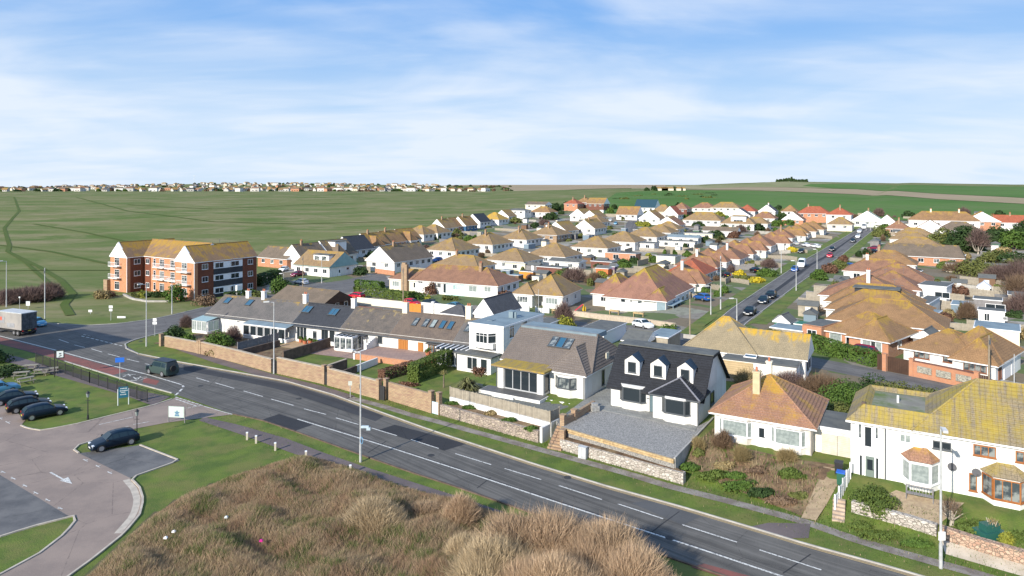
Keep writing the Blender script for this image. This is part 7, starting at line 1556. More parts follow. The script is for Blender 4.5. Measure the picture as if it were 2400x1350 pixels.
def car(kind, p, front, rear, label, group=None, cat='car', name=None, roof=None):
 f, r = G(*front), G(*rear); m = car_meshes(kind); c = (f + r) / 2; d = r - f; ang = math.atan2(d.y, d.x); L = m['L']
 o = c - Vector((math.cos(ang), math.sin(ang), 0)) * (L / 2); o.z = Tf(c.x, c.y) + .05
 sl = math.atan2(Tf(r.x, r.y) - Tf(f.x, f.y), max(1, math.hypot(d.x, d.y)))
 t = thing(name or ('parked_car' if group and 'park' in group else 'car'), label, cat, o, ang, group); t.rotation_euler = (0, -sl, ang)
 b = put('body', m['body'], t); b.material_slots[0].link = 'OBJECT'; b.material_slots[0].material = p
 for k in ('sl', 'sr'): put('side_window', m[k], t)
 put('windscreen', m['f'], t); put('rear_window', m['r'], t)
 W2, wr = m['W'], m['wr']
 for x in (L * .19, L * .81):
  for s in (1, -1): w_ = put('wheel', m['ty'], t, (x, s * (W2 - .10), wr)); put('rim', m['rm'], w_)
 zl = .62 if kind not in ('offroad', 'van') else .85
 for s in (1, -1): put('headlight', m['lt'], t, (.12, s * W2 * .66, zl)); put('tail_light', m['tl'], t, (L - .06, s * W2 * .75, zl + .15)); put('wing_mirror', m['mi'], t, (L * .31, s * (W2 + .06), zl + .38))
 put('number_plate', m['py'], t, (L + .0, 0, zl - .05)); put('number_plate', m['pw'], t, (-.0, 0, .42))
 if kind == 'offroad':
  mb = MB(); mb.tube((L, 0, 1.05), (L + .22, 0, 1.05), .38, n=18); sw_ = mb.build('spare_wheel', tyre_m, t); mb = MB(); mb.box(L * .3, L * .96, -.78, .78, 1.955, 1.985); mb.build('roof_panel', P_navy, t)
 return t
PK = 'cars parked in the car park'; PR = 'cars parked along the streets and drives'
car('offroad', P_grn, (350, 871), (410, 884), 'boxy grey-green off-road car with spare wheel, driving left on the coast road')
car('hatch', P_cyan, (104, 768), (70, 760), 'light blue car emerging from behind the lorry')
car('hatch', P_blk, (58, 985) and (152, 967), (55, 986), 'dark blue saloon nearest the lantern post in the car park bays', PK); car('hatch', P_navy, (118, 951), (16, 970), 'dark blue hatchback second from the front in the car park row', PK); car('saloon', P_blk, (86, 934), (-20, 952), 'dark blue saloon third in the car park row', PK); car('estate', P_cyan, (40, 915), (-60, 934), 'pale blue large car with light roof at the left edge', PK)
car('hatch', P_blk, (212, 1060), (320, 1034), 'dark blue hatchback alone in the bay beside the lantern post', PK)
car('hatch', P_wht, (647, 641), (682, 631), 'white car on the drive of the brick garage bungalow', PR); car('hatch', P_mar, (682, 650), (712, 645), 'dark red car between the two white ones near the round bush', PR); car('hatch', P_wht, (690, 664), (722, 668), 'white car behind the round green bush', PR)
car('hatch', P_red, (812, 698), (856, 702), 'bright red car behind the dark timber lodge', PR); car('hatch', P_red, (986, 719), (946, 714), 'red car above the orange fence', PR); car('hatch', P_navy, (1030, 721), (992, 717), 'dark car just right of the red one, above the white yard wall', PR); car('saloon', P_teal, (1090, 728), (1048, 722), 'dark teal car at the right end above the white yard wall', PR)
car('hatch', P_blu, (1008, 617), (1042, 610), 'blue car on the drive of the large white gable', PR); car('hatch', P_sil, (1058, 604), (1084, 600), 'silver-blue car beside the first veranda bungalow', PR); car('hatch', P_blu, (1400, 549), (1426, 545), 'bright blue car beside the small-windowed white gable', PR); car('hatch', P_wht, (1424, 523), (1436, 515), 'white car at the upper short street', PR); car('hatch', P_cyan, (1436, 530), (1450, 523), 'pale blue car just below the white one on the upper street', PR)
car('hatch', P_navy, (1746, 747), (1768, 729), 'nearest black car driving down the long street', 'cars on the long street'); car('hatch', P_blk, (1779, 720), (1799, 702), 'dark car second from the near end of the long street', 'cars on the long street'); car('estate', P_navy, (1799, 706), (1814, 692), 'dark car right behind the second one on the long street', 'cars on the long street')
car('hatch', P_blu, (1857, 641), (1869, 631), 'blue car in front of the white van on the long street', 'cars on the long street'); car('van', P_wht, (1872, 632), (1886, 619), 'white box-shaped van parked on the long street', 'cars on the long street', 'van', 'parked_van'); car('hatch', P_red, (1940, 607), (1950, 598), 'red car midway up the long street', 'cars on the long street'); car('hatch', P_navy, (1946, 592), (1955, 584), 'dark car just behind the red one up the long street', 'cars on the long street')
car('hatch', P_blk, (1996, 571), (2003, 565), 'dark-windowed car, first of the far group on the long street', 'cars on the long street'); car('hatch', P_wht, (2008, 560), (2014, 555), 'white car, second of the far group on the long street', 'cars on the long street'); car('hatch', P_wht, (2011, 548), (2018, 543), 'white car parked at the left kerb of the far group', 'cars on the long street'); car('van', P_wht, (2022, 539), (2029, 533), 'white van near the end of the long street', 'cars on the long street', 'van', 'parked_van'); car('hatch', P_blu, (2045, 531), (2055, 526), 'blue car at the very end of the long street', 'cars on the long street')
car('hatch', P_blu, (1628, 703), (1664, 709), 'bright blue car on the forecourt of the corner bungalow', PR); car('hatch', P_navy, (1758, 638), (1780, 642), 'dark car before the teal-windowed bungalow', PR); car('hatch', P_navy, (1690, 650), (1712, 654), 'dark car hidden behind the pale fence by the red roof', PR); car('hatch', P_navy, (1872, 596), (1884, 590), 'black car beside the gorse bush up the street', PR); car('hatch', P_sil, (1855, 573), (1874, 576), 'silver car on the drive fourth after the red roof', PR); car('hatch', P_wht, (1880, 577), (1897, 580), 'white car beside the silver one', PR); car('hatch', P_wht, (1902, 579), (1920, 582), 'white car with dark window at the street wall', PR)
car('hatch', P_blu, (1980, 626), (2002, 630), 'blue car on the drive right of the long street', PR); car('hatch', P_mar, (2036, 584), (2060, 586), 'maroon car on the far right-hand drive', PR); car('saloon', P_navy, (2032, 591), (2056, 594), 'black car below the maroon one', PR); car('hatch', P_wht, (1530, 772), (1486, 764), 'white car partly hidden behind the flat-roofed garden building', PR); car('estate', P_mar, (2003, 828), (2042, 836), 'dark purple car behind the hedge of the brick bungalow', PR); car('hatch', P_wht, (1282, 778), (1300, 786), 'white car roof by the yellow-green shrub', PR)
# lorry
f, r = G(-58, 778), G(70, 786); d = r - f; ang = math.atan2(d.y, d.x) ; ang = math.atan2(-13, 30)
o = r - Vector((math.cos(ang), math.sin(ang), 0)) * 8.6; o.z = .05
t = thing('box_lorry', 'large pale box lorry with dark rear, leaving the photo at the left edge', 'lorry', o, ang)
lm = mat('lorry_side', (.34, .32, .30), (.26, .25, .24), .6, .5); ld = mat('lorry_rear', (.10, .11, .12), (.05, .055, .06), 2, .5)
mb = MB(); mb.box(2.0, 8.4, -1.25, 1.25, 1.0, 3.7); mb.build('cargo_box', lm, t); mb = MB(); mb.box(1.9, 8.5, -1.3, 1.3, 3.7, 3.82); mb.build('box_roof', mat('lorry_roof', (.50, .52, .53)), t)
for s in (0, 1): mb = MB(); mb.box(8.4, 8.46, -1.22 + s * 1.24, -.02 + s * 1.24, 1.05, 3.65); mb.build('rear_door', ld, t)
mb = MB(); mb.prism([(0, -1.15), (1.8, -1.2), (1.8, 1.2), (0, 1.15)], .6, 2.1); mb.prism([(.35, -1.1), (1.8, -1.15), (1.8, 1.15), (.35, 1.1)], 2.1, 2.85); mb.build('cab', P_wht, t); mb = MB(); mb.poly([(-.01, -1, 1.5), (-.01, 1, 1.5), (.3, .95, 2.6), (.3, -.95, 2.6)][::-1]); mb.box(.6, 1.5, -1.2, -1.17, 1.55, 2.3); mb.build('cab_window', carglass, t)
mb = MB(); mb.box(2.6, 3.9, -1.27, -1.25, 1.9, 2.9); mb.box(4.6, 6.6, -1.27, -1.25, 1.3, 2.0); mb.build('side_panel', mat('lorry_panel', (.30, .31, .33)), t); mb = MB(); mb.box(2.15, 3.3, -1.28, -1.27, 2.3, 2.9); mb.build('red_marking', flat('faded_red', (.5, .12, .08)), t)
for x in (1.1, 6.6, 7.6):
 for s in (-1, 1): mb = MB(); mb.tube((x, s * 1.2 - .15, .48), (x, s * 1.2 + .15, .48), .48, n=18); w_ = mb.build('wheel', tyre_m, t); mb = MB(); mb.tube((x, s * 1.2 - .17, .48), (x, s * 1.2 + .17, .48), .24, n=12); mb.build('rim', rim_m, w_)
mb = MB(); mb.box(.6, 8.3, -.8, .8, .55, 1.0); mb.box(8.2, 8.5, -1.2, 1.2, .5, .7); mb.build('chassis', trim_k, t)
for s in (-1, 1): mb = MB(); mb.box(8.46, 8.5, s * 1.0 - .12, s * 1.0 + .12, .75, .95); mb.build('tail_light', red_l, t)
mb = MB(); mb.box(8.5, 8.52, -.26, .26, .72, .84); mb.build('number_plate', plate_y, t)
# ================================================================ VEGETATION
vm = veg()
def unit(n, r): 
 v = r.normal(size=(n, 3)); return v / np.linalg.norm(v, axis=1)[:, None]
def quads(P, Nn, size, r, asp=1.0):
 n = len(P); a = np.cross(Nn, unit(n, r)); a /= np.maximum(np.linalg.norm(a, axis=1), 1e-6)[:, None]; b = np.cross(Nn, a)
 s = size * r.uniform(.6, 1.25, n)[:, None]; a = a * s; b = b * s * asp
 V = np.stack([P - a - b, P + a - b, P + a + b, P - a + b], 1).reshape(-1, 3); F_ = np.arange(n * 4).reshape(-1, 4); return V, F_
STY = {'green': ((.101, .169, .030), (.047, .088, .019)), 'dark': ((.047, .084, .024), (.024, .046, .016)), 'olive': ((.155, .169, .047), (.081, .095, .030)), 'yellow': ((.311, .297, .038), (.149, .176, .034)), 'gorse': ((.743, .540, .027), (.216, .243, .041)), 'bright': ((.125, .170, .036), (.062, .095, .022)),
 'brown': ((.230, .155, .095), (.121, .081, .057)), 'red': ((.20, .105, .065), (.11, .06, .042)), 'tanleaf': ((.378, .284, .135), (.203, .162, .081)), 'purple': ((.203, .135, .115), (.115, .081, .074))}
def cloud(rx, ry, rz, n, leaf, sty, seed, lumps=14, box=False, flatb=.0):
 r = np.random.default_rng(seed); c1, c2 = (np.array(c) for c in STY[sty])
 if box:
  f = r.integers(0, 5, n); P = r.uniform(-1, 1, (n, 3)); P[:, 2] = r.uniform(0, 1, n)
  for k, (ax, v) in enumerate(((0, -1), (0, 1), (1, -1), (1, 1), (2, 1))): P[f == k, ax] = v
  P[:, :2] *= 1 - .06 * r.random((n, 1)); P += r.normal(size=(n, 3)) * .02
  Nn = unit(n, r) * .8; Nn[:, 2] += .3; Nn[np.arange(n), np.array([0, 0, 1, 1, 2])[f]] += np.array([-1, 1, -1, 1, 1])[f]
  Nn /= np.linalg.norm(Nn, axis=1)[:, None]; P = P * np.array([rx, ry, rz]); t = r.random(n)
  sh = .5 + .5 * np.sin(P[:, 0] * 2.1 + P[:, 2] * 1.7)
 else:
  C = unit(lumps, r) * r.uniform(.25, .68, (lumps, 1)); C[:, 2] = np.abs(C[:, 2]) * .9; R_ = r.uniform(.30, .50, lumps)
  k = r.integers(0, lumps, n); d = unit(n, r); d[:, 2] = np.where(d[:, 2] < -.3, -d[:, 2], d[:, 2])
  P = C[k] + d * (R_[k] * r.uniform(.72, 1.08, n))[:, None]; Nn = d + unit(n, r) * .7; Nn /= np.linalg.norm(Nn, axis=1)[:, None]
  P[:, 2] = np.clip(P[:, 2], -.05, None); P = P * np.array([rx, ry, rz]); t = r.random(n); sh = r.random(lumps)[k]
 V, F_ = quads(P, Nn, leaf, r, .7); w_ = np.clip(.55 * t + .45 * sh, 0, 1)[:, None]; col_ = c1 * w_ + c2 * (1 - w_)
 return V, F_, np.repeat(col_, 4, 0)
def twigs(rx, ry, rz, n, sty, seed, L=.7, wd=.02, up=.5, inner=.35):
 """bare shrub: thin pointed twigs fanning out of a dome"""
 r = np.random.default_rng(seed); c1, c2 = (np.array(c) for c in STY.get(sty, sty) if True) if isinstance(sty, str) else (np.array(sty[0]), np.array(sty[1]))
 lumps = 12; C = unit(lumps, r) * r.uniform(.2, .62, (lumps, 1)); C[:, 2] = np.abs(C[:, 2]); k = r.integers(0, lumps, n)
 d = unit(n, r); d[:, 2] = np.abs(d[:, 2]); rad = r.uniform(inner, 1.0, n) ** .6
 base = (C[k] * .85 + d * (.45 * rad)[:, None]) * np.array([rx, ry, rz])
 dr = d * np.array([rx, ry, rz]); dr /= np.linalg.norm(dr, axis=1)[:, None]; dr = dr * .7 + unit(n, r) * .62; dr[:, 2] += up; dr /= np.linalg.norm(dr, axis=1)[:, None]
 l = L * r.uniform(.3, 1.35, n); tip = base + dr * l[:, None]
 s = np.cross(dr, unit(n, r)); s /= np.linalg.norm(s, axis=1)[:, None]; s *= wd
 V = np.stack([base - s, base + s, tip], 1).reshape(-1, 3); t = (.5 * r.random(n) + .5 * r.random(lumps)[k])[:, None]; c = c1 * t + c2 * (1 - t)
 return V, np.arange(n * 3).reshape(-1, 3), np.repeat(c, 3, 0)
bark = mat('bark', (.20, .16, .12), (.13, .10, .08), 4, .95); barkp = mat('pale_bark', (.42, .37, .30), (.32, .28, .22), 4, .95)
SEED = [100]
def bush(px, py, rx, ry, h, sty, label, kind='leaf', n=None, leaf=None, ang=0.0, cat='bush', name='bush', z=None, group=None, P=None):
 p = P if P is not None else (G(px, py) if z is None else Gz(px, py, z)); SEED[0] += 1; dist = max(40, p.y)
 lf = leaf or max(.055, dist * .00105)
 if kind == 'twig':
  n = n or int(min(9000, 260 * (rx + ry) * h * (60 / dist) ** .5 + 900)); V, F_, c = twigs(rx, ry, h, n, sty, SEED[0], L=max(.5, h * .3), wd=max(.016, dist * .00028))
 else:
  ar = (rx * ry + (rx + ry) * h) * 2.2; n = n or int(min(7000, ar / (lf * lf * 1.1) * .62)); V, F_, c = cloud(rx, ry, h, n, lf, sty, SEED[0], box=(kind == 'box'))
 o = put(name, fast(name, V, F_, vm, c), None, p, (0, 0, ang)); tag(o, label, cat, group)
 return o
def tree(px, py, rx, ry, h, th, sty, label, kind='leaf', n=None, bk=None, name='tree'):
 p = G(px, py); SEED[0] += 1; r = np.random.default_rng(SEED[0]); t = thing(name, label, 'tree', p); dist = p.y; lf = dist * .0012
 mb = MB(); rt = max(.12, h * .03); mb.tube((0, 0, -.3), (.2, .1, th * .6), rt * 1.3, rt, 7); mb.tube((.2, .1, th * .6), (.1, 0, th + h * .3), rt, rt * .6, 7)
 for k in range(7):
  a = k * .9 + r.random(); e = Vector((math.cos(a) * rx * .6, math.sin(a) * ry * .6, th + h * r.uniform(.2, .6))); m_ = Vector((math.cos(a) * rx * .2, math.sin(a) * ry * .2, th * .8)); mb.tube((.15, .05, th * .55), m_, rt * .6, rt * .45, 5); mb.tube(m_, e, rt * .45, rt * .15, 5)
 mb.build('trunk', bk or bark, t)
 if kind == 'leaf': V, F_, c = cloud(rx, ry, h, n or 3500, lf, sty, SEED[0], lumps=22)
 else: V, F_, c = twigs(rx, ry, h, n or 3500, sty, SEED[0], L=h * .25, wd=dist * .0003)
 put('crown', fast('crown', V, F_, vm, c), t, (0, 0, th)); return t
def hedge(A, B, w_, h, sty, label, trimmed=True):
 a, b = G(*A), G(*B); d = b - a; L = math.hypot(d.x, d.y); c = (a + b) / 2
 return bush(0, 0, L / 2, w_ / 2, h, sty, label, 'box', ang=math.atan2(d.y, d.x), cat='hedge', name='hedge', P=c, n=int(min(9000, (L * h * 2 + L * w_) / (max(.055, c.y * .001) ** 2) * .8)))
# --- dead grass of the bank
def grass_field():
 r = np.random.default_rng(3); xy0, xy1 = bank.min(0), bank.max(0); xy0 = np.maximum(xy0, [-32, 38]); xy1 = np.minimum(xy1, [20, 65])
 n = 520000; P = r.uniform(xy0, xy1, (n, 2)); P = P[inside(P, bank)]; ppx = CX + F * P[:, 0] / P[:, 1]; P = P[(ppx > -60) & (ppx < 1720)]; ppy = HOR + F * CAMH / P[:, 1]
 P = P[(HOR + F * CAMH / P[:, 1]) < 1440]; n = len(P)
 x, y = P[:, 0], P[:, 1]; ed = edge_d(P, bank)
 def nz(a, b, c): return .5 + .25 * np.sin(a * x + b * y + 2.2 * np.sin(c * y + .3 * x)) + .25 * np.sin(b * x * 1.7 - a * y * 1.3 + 1.7 * np.sin(c * x * 1.9))
 g1 = nz(.55, .8, .5); g2 = nz(1.9, 2.7, 1.4); g3 = nz(.25, .45, .9)
 h = (.26 + .34 * g2 + .18 * r.random(n)) * np.clip(.35 + ed / 1.6, .35, 1)
 ang = r.normal(0.6, 1.3, n) + 2.4 * g1; lean = r.uniform(.25, 1.05, n)
 d = np.stack([np.cos(ang) * lean, np.sin(ang) * lean, np.ones(n)], 1); d /= np.linalg.norm(d, axis=1)[:, None]
 B = np.c_[P, bank_z(P) - .02]; Tp = B + d * h[:, None]; s = np.stack([-np.sin(ang * 1.7), np.cos(ang * 1.7), np.zeros(n)], 1) * r.uniform(.010, .022, n)[:, None]
 mid = B + d * (h * .55)[:, None]; V = np.stack([B - s, B + s, Tp - np.array([0, 0, 1]) * (h * .12 * lean)[:, None]], 1).reshape(-1, 3)
 tan = np.array([.50, .38, .24]); br = np.array([.26, .18, .115]); gr = np.array([.10, .14, .035]); rd = np.array([.34, .215, .135])
 t = r.random(n)[:, None]; c = tan * t + br * (1 - t); k = (np.clip(g1 * 1.6 - .55, 0, 1) * .75)[:, None]; c = c * (1 - k) + rd * k
 gk = (r.random(n) < np.clip((g3 * g2 * 1.9 - .45), 0.06, .6)); c[gk] = gr * r.uniform(.6, 1.5, (gk.sum(), 1))
 tag(put('dead_grass', fast('dead_grass', V, np.arange(n * 3).reshape(-1, 3), veg('grass_blades', .8, .25), np.repeat(c, 3, 0))), kind='stuff')
grass_field()
BR1 = ((.62, .46, .30), (.42, .29, .19)); BR2 = ((.54, .40, .26), (.36, .25, .17)); BR3 = ((.62, .49, .31), (.42, .32, .2))
def bigbush(px, py, rx, ry, h, sty, n, label, L=.75):
 p = G(px, py); SEED[0] += 1; V, F_, c = twigs(rx, ry, h, n, sty, SEED[0], L=L, wd=.014, up=.75, inner=.55)
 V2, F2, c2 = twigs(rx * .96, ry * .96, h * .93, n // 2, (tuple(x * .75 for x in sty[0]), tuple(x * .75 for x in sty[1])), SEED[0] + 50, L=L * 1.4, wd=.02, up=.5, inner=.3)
 Vc, Fcc, cc = cloud(rx * .66, ry * .66, h * .62, 1500, .14, 'tanleaf', SEED[0]); 
 t = thing('bare_shrub', label, 'bush', p, 0, 'bare brown shrubs on the bank')
 put('twigs', fast('twigs', np.r_[V, V2], np.r_[F_, F2 + len(V)], vm, np.r_[c, c2]), t); put('dense_centre', fast('dense_centre', Vc, Fcc, vm, cc), t)
bigbush(1270, 1330, 5.0, 3.6, 4.4, BR1, 34000, 'largest pinkish-brown feathery shrub at the bottom of the photo, peak nearest the road'); bigbush(1410, 1370, 4.4, 3.4, 4.1, BR1, 30000, 'pinkish-brown feathery shrub right of the largest one'); bigbush(1490, 1425, 3.5, 2.8, 3.4, BR1, 20000, 'rightmost feathery brown shrub sloping down to the road edge')
bigbush(1160, 1400, 4.0, 3.0, 3.7, BR3, 24000, 'tan-tipped feathery shrub at the lower left of the big clump'); bigbush(1300, 1450, 4.2, 2.6, 4.2, BR1, 28000, 'front feathery shrub cut by the bottom edge of the photo'); bigbush(1080, 1240, 1.5, 1.4, 2.6, BR1, 12000, 'small separate feathery shrub close to the road kerb', .6)
bigbush(880, 1245, 3.2, 2.3, 2.6, BR3, 20000, 'low spreading tan shrub in the middle of the dead grass', .6); bigbush(1000, 1215, 2.2, 1.3, 1.0, BR2, 7000, 'low dark brown shrub along the footway edge', .5); bigbush(1090, 1330, 1.6, 1.4, 2.2, BR3, 9000, 'thin greyish shrub between the small and large feathery shrubs', .6)
for px, py, lab, c_ in ((388, 1290, 'white scrap of litter at the left of the dead grass', wtrim), (407, 1275, 'second white scrap of litter, slightly higher up', wtrim), (612, 1297, 'bright magenta scrap in the dead grass', flat('magenta', (.50, .02, .22))), (530, 1240, 'pale blue-white scrap of litter in the greener grass', whp)):
 p = G(px, py); p.z = .8 + .02; t = thing('litter', lab, 'litter', p); mb = MB(); mb.prism([(-.11, -.08), (.12, -.1), (.14, .06), (0, .13), (-.12, .07)], 0, .09); mb.prism([(-.05, -.03), (.07, -.06), (.05, .07)], .09, .15); mb.build('scrap', c_, t)
# --- gardens close by
bush(2047, 1192, 2.0, 1.6, 1.9, 'bright', 'large rounded green bush below the grey-green front door')
bush(1740, 1082, 1.0, .9, 1.5, 'tanleaf', 'bare brown garden shrub in the middle of the wild garden', 'twig', 3500); bush(1692, 1050, 1.0, .8, 1.7, 'brown', 'tall bare shrub at the left end of the orange-roofed bungalow', 'twig', 3500); bush(1842, 1080, 1.1, .7, 1.0, 'tanleaf', 'pale dry shrub under the right bay of the orange-roofed bungalow', 'twig', 3000); bush(1640, 1050, .6, 1.4, .9, 'tanleaf', 'dry stalks along the gravel drive edge', 'twig', 2500)
for i, (px, py, rx, ry, h, s, lab) in enumerate([(1855, 1118, 1.2, .9, .8, 'bright', 'bright green clump in the wild garden beside the worn path'), (1618, 1100, 1.3, .8, .8, 'green', 'green weeds at the corner of the gravel drive'), (1668, 1120, 1.7, .9, .8, 'bright', 'green weeds behind the broken stone wall'), (1735, 1145, 1.7, .9, .8, 'green', 'long green weed patch at the foot of the wild garden'), (1785, 1160, 1.5, .9, .7, 'dark', 'dark green patch at the foot of the wild garden'), (1830, 1178, 1.5, .8, .5, 'brown', 'brown weed patch left of the worn path'), (1700, 1095, 1.2, .7, .5, 'tanleaf', 'low dry weeds on bare soil'), (1780, 1105, 1.2, .7, .4, 'brown', 'brown dead weeds in mid wild garden'), (1640, 1065, .8, .9, .7, 'olive', 'olive weeds beside the gravel drive edge'), (1870, 1165, .9, .6, .4, 'olive', 'low olive weeds right beside the worn path'), (1725, 1118, 1.0, .6, .5, 'green', 'green weeds in the middle of the wild garden')]):
 bush(px, py, rx, ry, h, s, lab, 'leaf', n=1500, leaf=.07)
for i, (px, py, lab) in enumerate([(1060, 948, 'first green clump on the planting bed'), (1100, 958, 'second green clump on the planting bed'), (1150, 972, 'rusty and green plant in the middle of the planting bed'), (1195, 988, 'third green clump on the planting bed'), (1245, 1008, 'green plant trailing over the right end of the stone wall')]):
 bush(px, py, 1.1, .5, .5, 'green' if i != 2 else 'tanleaf', lab, n=900, leaf=.06, z=1.0)
def spiky(px, py, z, n, L, label, sty, trunk=0.0, wd=.05):
 p = Gz(px, py, z); SEED[0] += 1; r = np.random.default_rng(SEED[0]); d = unit(n, r); d[:, 2] = np.abs(d[:, 2]) * (1.0) + .15; d /= np.linalg.norm(d, axis=1)[:, None]
 l = L * r.uniform(.75, 1.1, n)[:, None]; B = np.zeros((n, 3)); B[:, 2] = trunk; M_ = B + d * l * .6; Tp = M_ + (d * np.array([1, 1, .1]) - np.array([0, 0, .35])) * l * .45
 s = np.cross(d, [0, 0, 1.0]); s /= np.maximum(np.linalg.norm(s, axis=1), 1e-6)[:, None]; s *= wd
 V = np.stack([B - s * .6, B + s * .6, M_ + s, M_ - s], 1).reshape(-1, 3); V2 = np.stack([M_ - s, M_ + s, Tp + s * .1, Tp - s * .1], 1).reshape(-1, 3)
 c1, c2 = (np.array(c) for c in sty); c = c1 * r.random((n, 1)) + c2 * .5
 t = thing('spiky_plant', label, 'plant', p); put('leaves', fast('leaves', np.r_[V, V2], np.arange(n * 8).reshape(-1, 4), vm, np.r_[np.repeat(c, 4, 0), np.repeat(c, 4, 0)]), t)
 if trunk: mb = MB(); mb.tube((0, 0, -.1), (0, 0, trunk), .1, .07); mb.build('trunk', bark, t)
spiky(1096, 915, 1.40, 320, 2.3, 'big spiky arching plant beside the dark deck', ((.20, .21, .08), (.12, .11, .05))); spiky(1040, 908, .02, 110, .75, 'small cabbage palm beside the clipped hedge', ((.30, .27, .09), (.16, .14, .06)), 1.7, .035)
hedge((968, 897), (1072, 847), 1.6, 2.3, 'bright', 'tall clipped green hedge between the square lawn and the spiky plant'); hedge((893, 892), (972, 868), 1.2, 1.3, 'red', 'low reddish-brown hedge right of the square lawn')
bush(1120, 880, 1.2, .8, 1.5, 'red', 'reddish dark shrub behind the spiky plant', z=1.5)
bush(405, 798, 2.6, 2.0, 3.0, 'dark', 'dark green bush behind the short tan wall, left'); bush(443, 808, 2.3, 1.5, 2.2, 'green', 'green bush behind the short tan wall, right'); bush(515, 812, 2.9, 2.0, 2.9, 'green', 'large green bush in front of the glazed porch'); bush(545, 800, 2.0, 1.6, 2.6, 'purple', 'purplish bare shrub between the green bush and the sun room', 'twig'); bush(525, 835, 3.0, 1.5, 1.4, 'tanleaf', 'dry yellowish shrub behind the long tan wall', n=2600); bush(437, 768, 1.6, 1.4, 2.6, 'purple', 'pinkish bare shrub at the junction corner', 'twig'); bush(860, 832, 1.0, .8, .8, 'olive', 'small olive shrub by the patio of the mottled cottage')
bush(950, 905, 2.6, .6, .7, 'red', 'low straggly growth along the ragged wall top')
# corner right garden
tree(2228, 1232, 1.3, 1.2, 1.7, .7, 'brown', 'small leafless tree behind the rubble wall, beside the lamp post', 'twig', 500, barkp); bush(2290, 1240, 2.2, 1.2, .5, 'bright', 'low green plants on the small lawn at the lower right'); bush(2362, 1275, .8, .7, 1.0, 'yellow', 'yellow-green shrub near the rubble wall'); bush(2395, 1262, .7, .6, .7, 'bright', 'green potted plants at the right edge of the photo'); tree(2325, 1258, .6, .6, .9, .7, 'tanleaf', 'tiny pruned pale tree before the green tarpaulin', 'twig', 160, barkp)
bush(2080, 1255, 3.0, .9, .35, 'bright', 'weedy green growth on the bank below the white-washed wall', n=2200, leaf=.06); bush(2020, 1235, 1.2, .7, .35, 'bright', 'weeds beside the narrow stone steps', n=1200, leaf=.06); bush(2150, 1275, 1.6, .7, .35, 'green', 'weeds below the lamp post with the notice', n=1400, leaf=.06)
# behind the right hand houses
for px, py, rx, ry, h, s, k, lab in ((1790, 890, 3.0, 2.0, 2.6, 'brown', 'twig', 'bare brown shrub between the chalet and the sandy roofed house'), (1850, 915, 3.5, 2.0, 2.4, 'purple', 'twig', 'purplish bare thicket behind the orange roof'), (1920, 925, 3.6, 2.2, 2.6, 'brown', 'twig', 'bare brown thicket right of the orange roof'), (1985, 950, 3.2, 2.4, 2.8, 'green', 'leaf', 'green bush behind the white garage'), (1955, 985, 2.6, 2.0, 2.3, 'olive', 'leaf', 'olive bush directly above the garage'), (2050, 935, 3.2, 2.0, 2.8, 'dark', 'leaf', 'dark green bush behind the yellow roof'), (2110, 945, 3.8, 2.0, 2.6, 'olive', 'leaf', 'olive brush above the low end of the yellow roof'), (2180, 955, 3.8, 2.2, 2.4, 'olive', 'leaf', 'brushy olive growth before the flint wall'), (2260, 968, 4.0, 2.0, 2.2, 'green', 'leaf', 'green brush before the dark garden gate'), (1745, 905, 2.0, 1.6, 2.0, 'tanleaf', 'twig', 'dry bare shrub right of the black chalet'), (1905, 985, 1.5, 1.2, 1.6, 'bright', 'leaf', 'bright green shrub at the back corner of the orange roof')):
 bush(px, py, rx, ry, h, s, lab, k)
hedge((1893, 815), (1962, 838), 2.2, 2.0, 'green', 'clipped dark green hedge before the brick bungalow, left part'); hedge((1972, 838), (2056, 860), 2.0, 1.8, 'green', 'clipped dark green hedge before the brick bungalow, right part'); hedge((1790, 800), (1860, 815), 3, 1.7, 'olive', 'brown-green hedge along the end of the long street')
bush(1330, 782, 2.4, 2.2, 3.6, 'yellow', 'yellow-green shrub behind the white outhouse'); bush(1322, 768, 2.0, 2.0, 4.6, 'purple', 'leafless reddish shrub rising behind the yellow-green one', 'twig'); bush(1570, 775, 1.6, 1.2, 1.4, 'green', 'small green shrub at the corner of the beige wall')
# apartment block planting
bush(412, 708, 2.3, 2.3, 4.4, 'green', 'tall egg-shaped evergreen at the corner of the apartment block'); bush(482, 716, 3.0, 2.2, 3.0, 'brown', 'brown shrub right of the apartment block corner'); bush(240, 700, 2.8, 1.6, 2.2, 'tanleaf', 'tan shrub left of the apartment block'); bush(258, 696, 1.8, 1.3, 1.6, 'red', 'rusty shrub at the left foot of the apartment block')
for i, (px, s) in enumerate(((322, 'olive'), (338, 'yellow'), (352, 'dark'), (368, 'dark'), (384, 'green'))): bush(px, 697, 1.6, 1.2, 1.9, s, ['olive shrub first in the bed before the flats', 'yellow shrub second in the bed before the flats', 'dark shrub third in the bed before the flats', 'dark shrub fourth in the bed before the flats', 'green shrub last in the bed before the flats'][i])
strip('flower_bed_kerb', [(290, 692), (310, 702), (345, 708), (400, 708)], .5, concrete, 0, .35)
hedge((530, 705), (596, 698), 2.5, 1.8, 'dark', 'dark hedge between the flats and the terrace roofs'); bush(600, 700, 1.8, 1.5, 2.0, 'olive', 'olive bush at the end of the dark hedge'); hedge((600, 672), (648, 655), 3, 2.6, 'dark', 'dark hedge right of the flats'); bush(657, 688, 3.2, 3.0, 4.6, 'green', 'big round clipped green bush in front of the parked white cars'); bush(694, 682, 1.6, 1.2, 1.8, 'olive', 'small olive bush beside the round clipped bush')
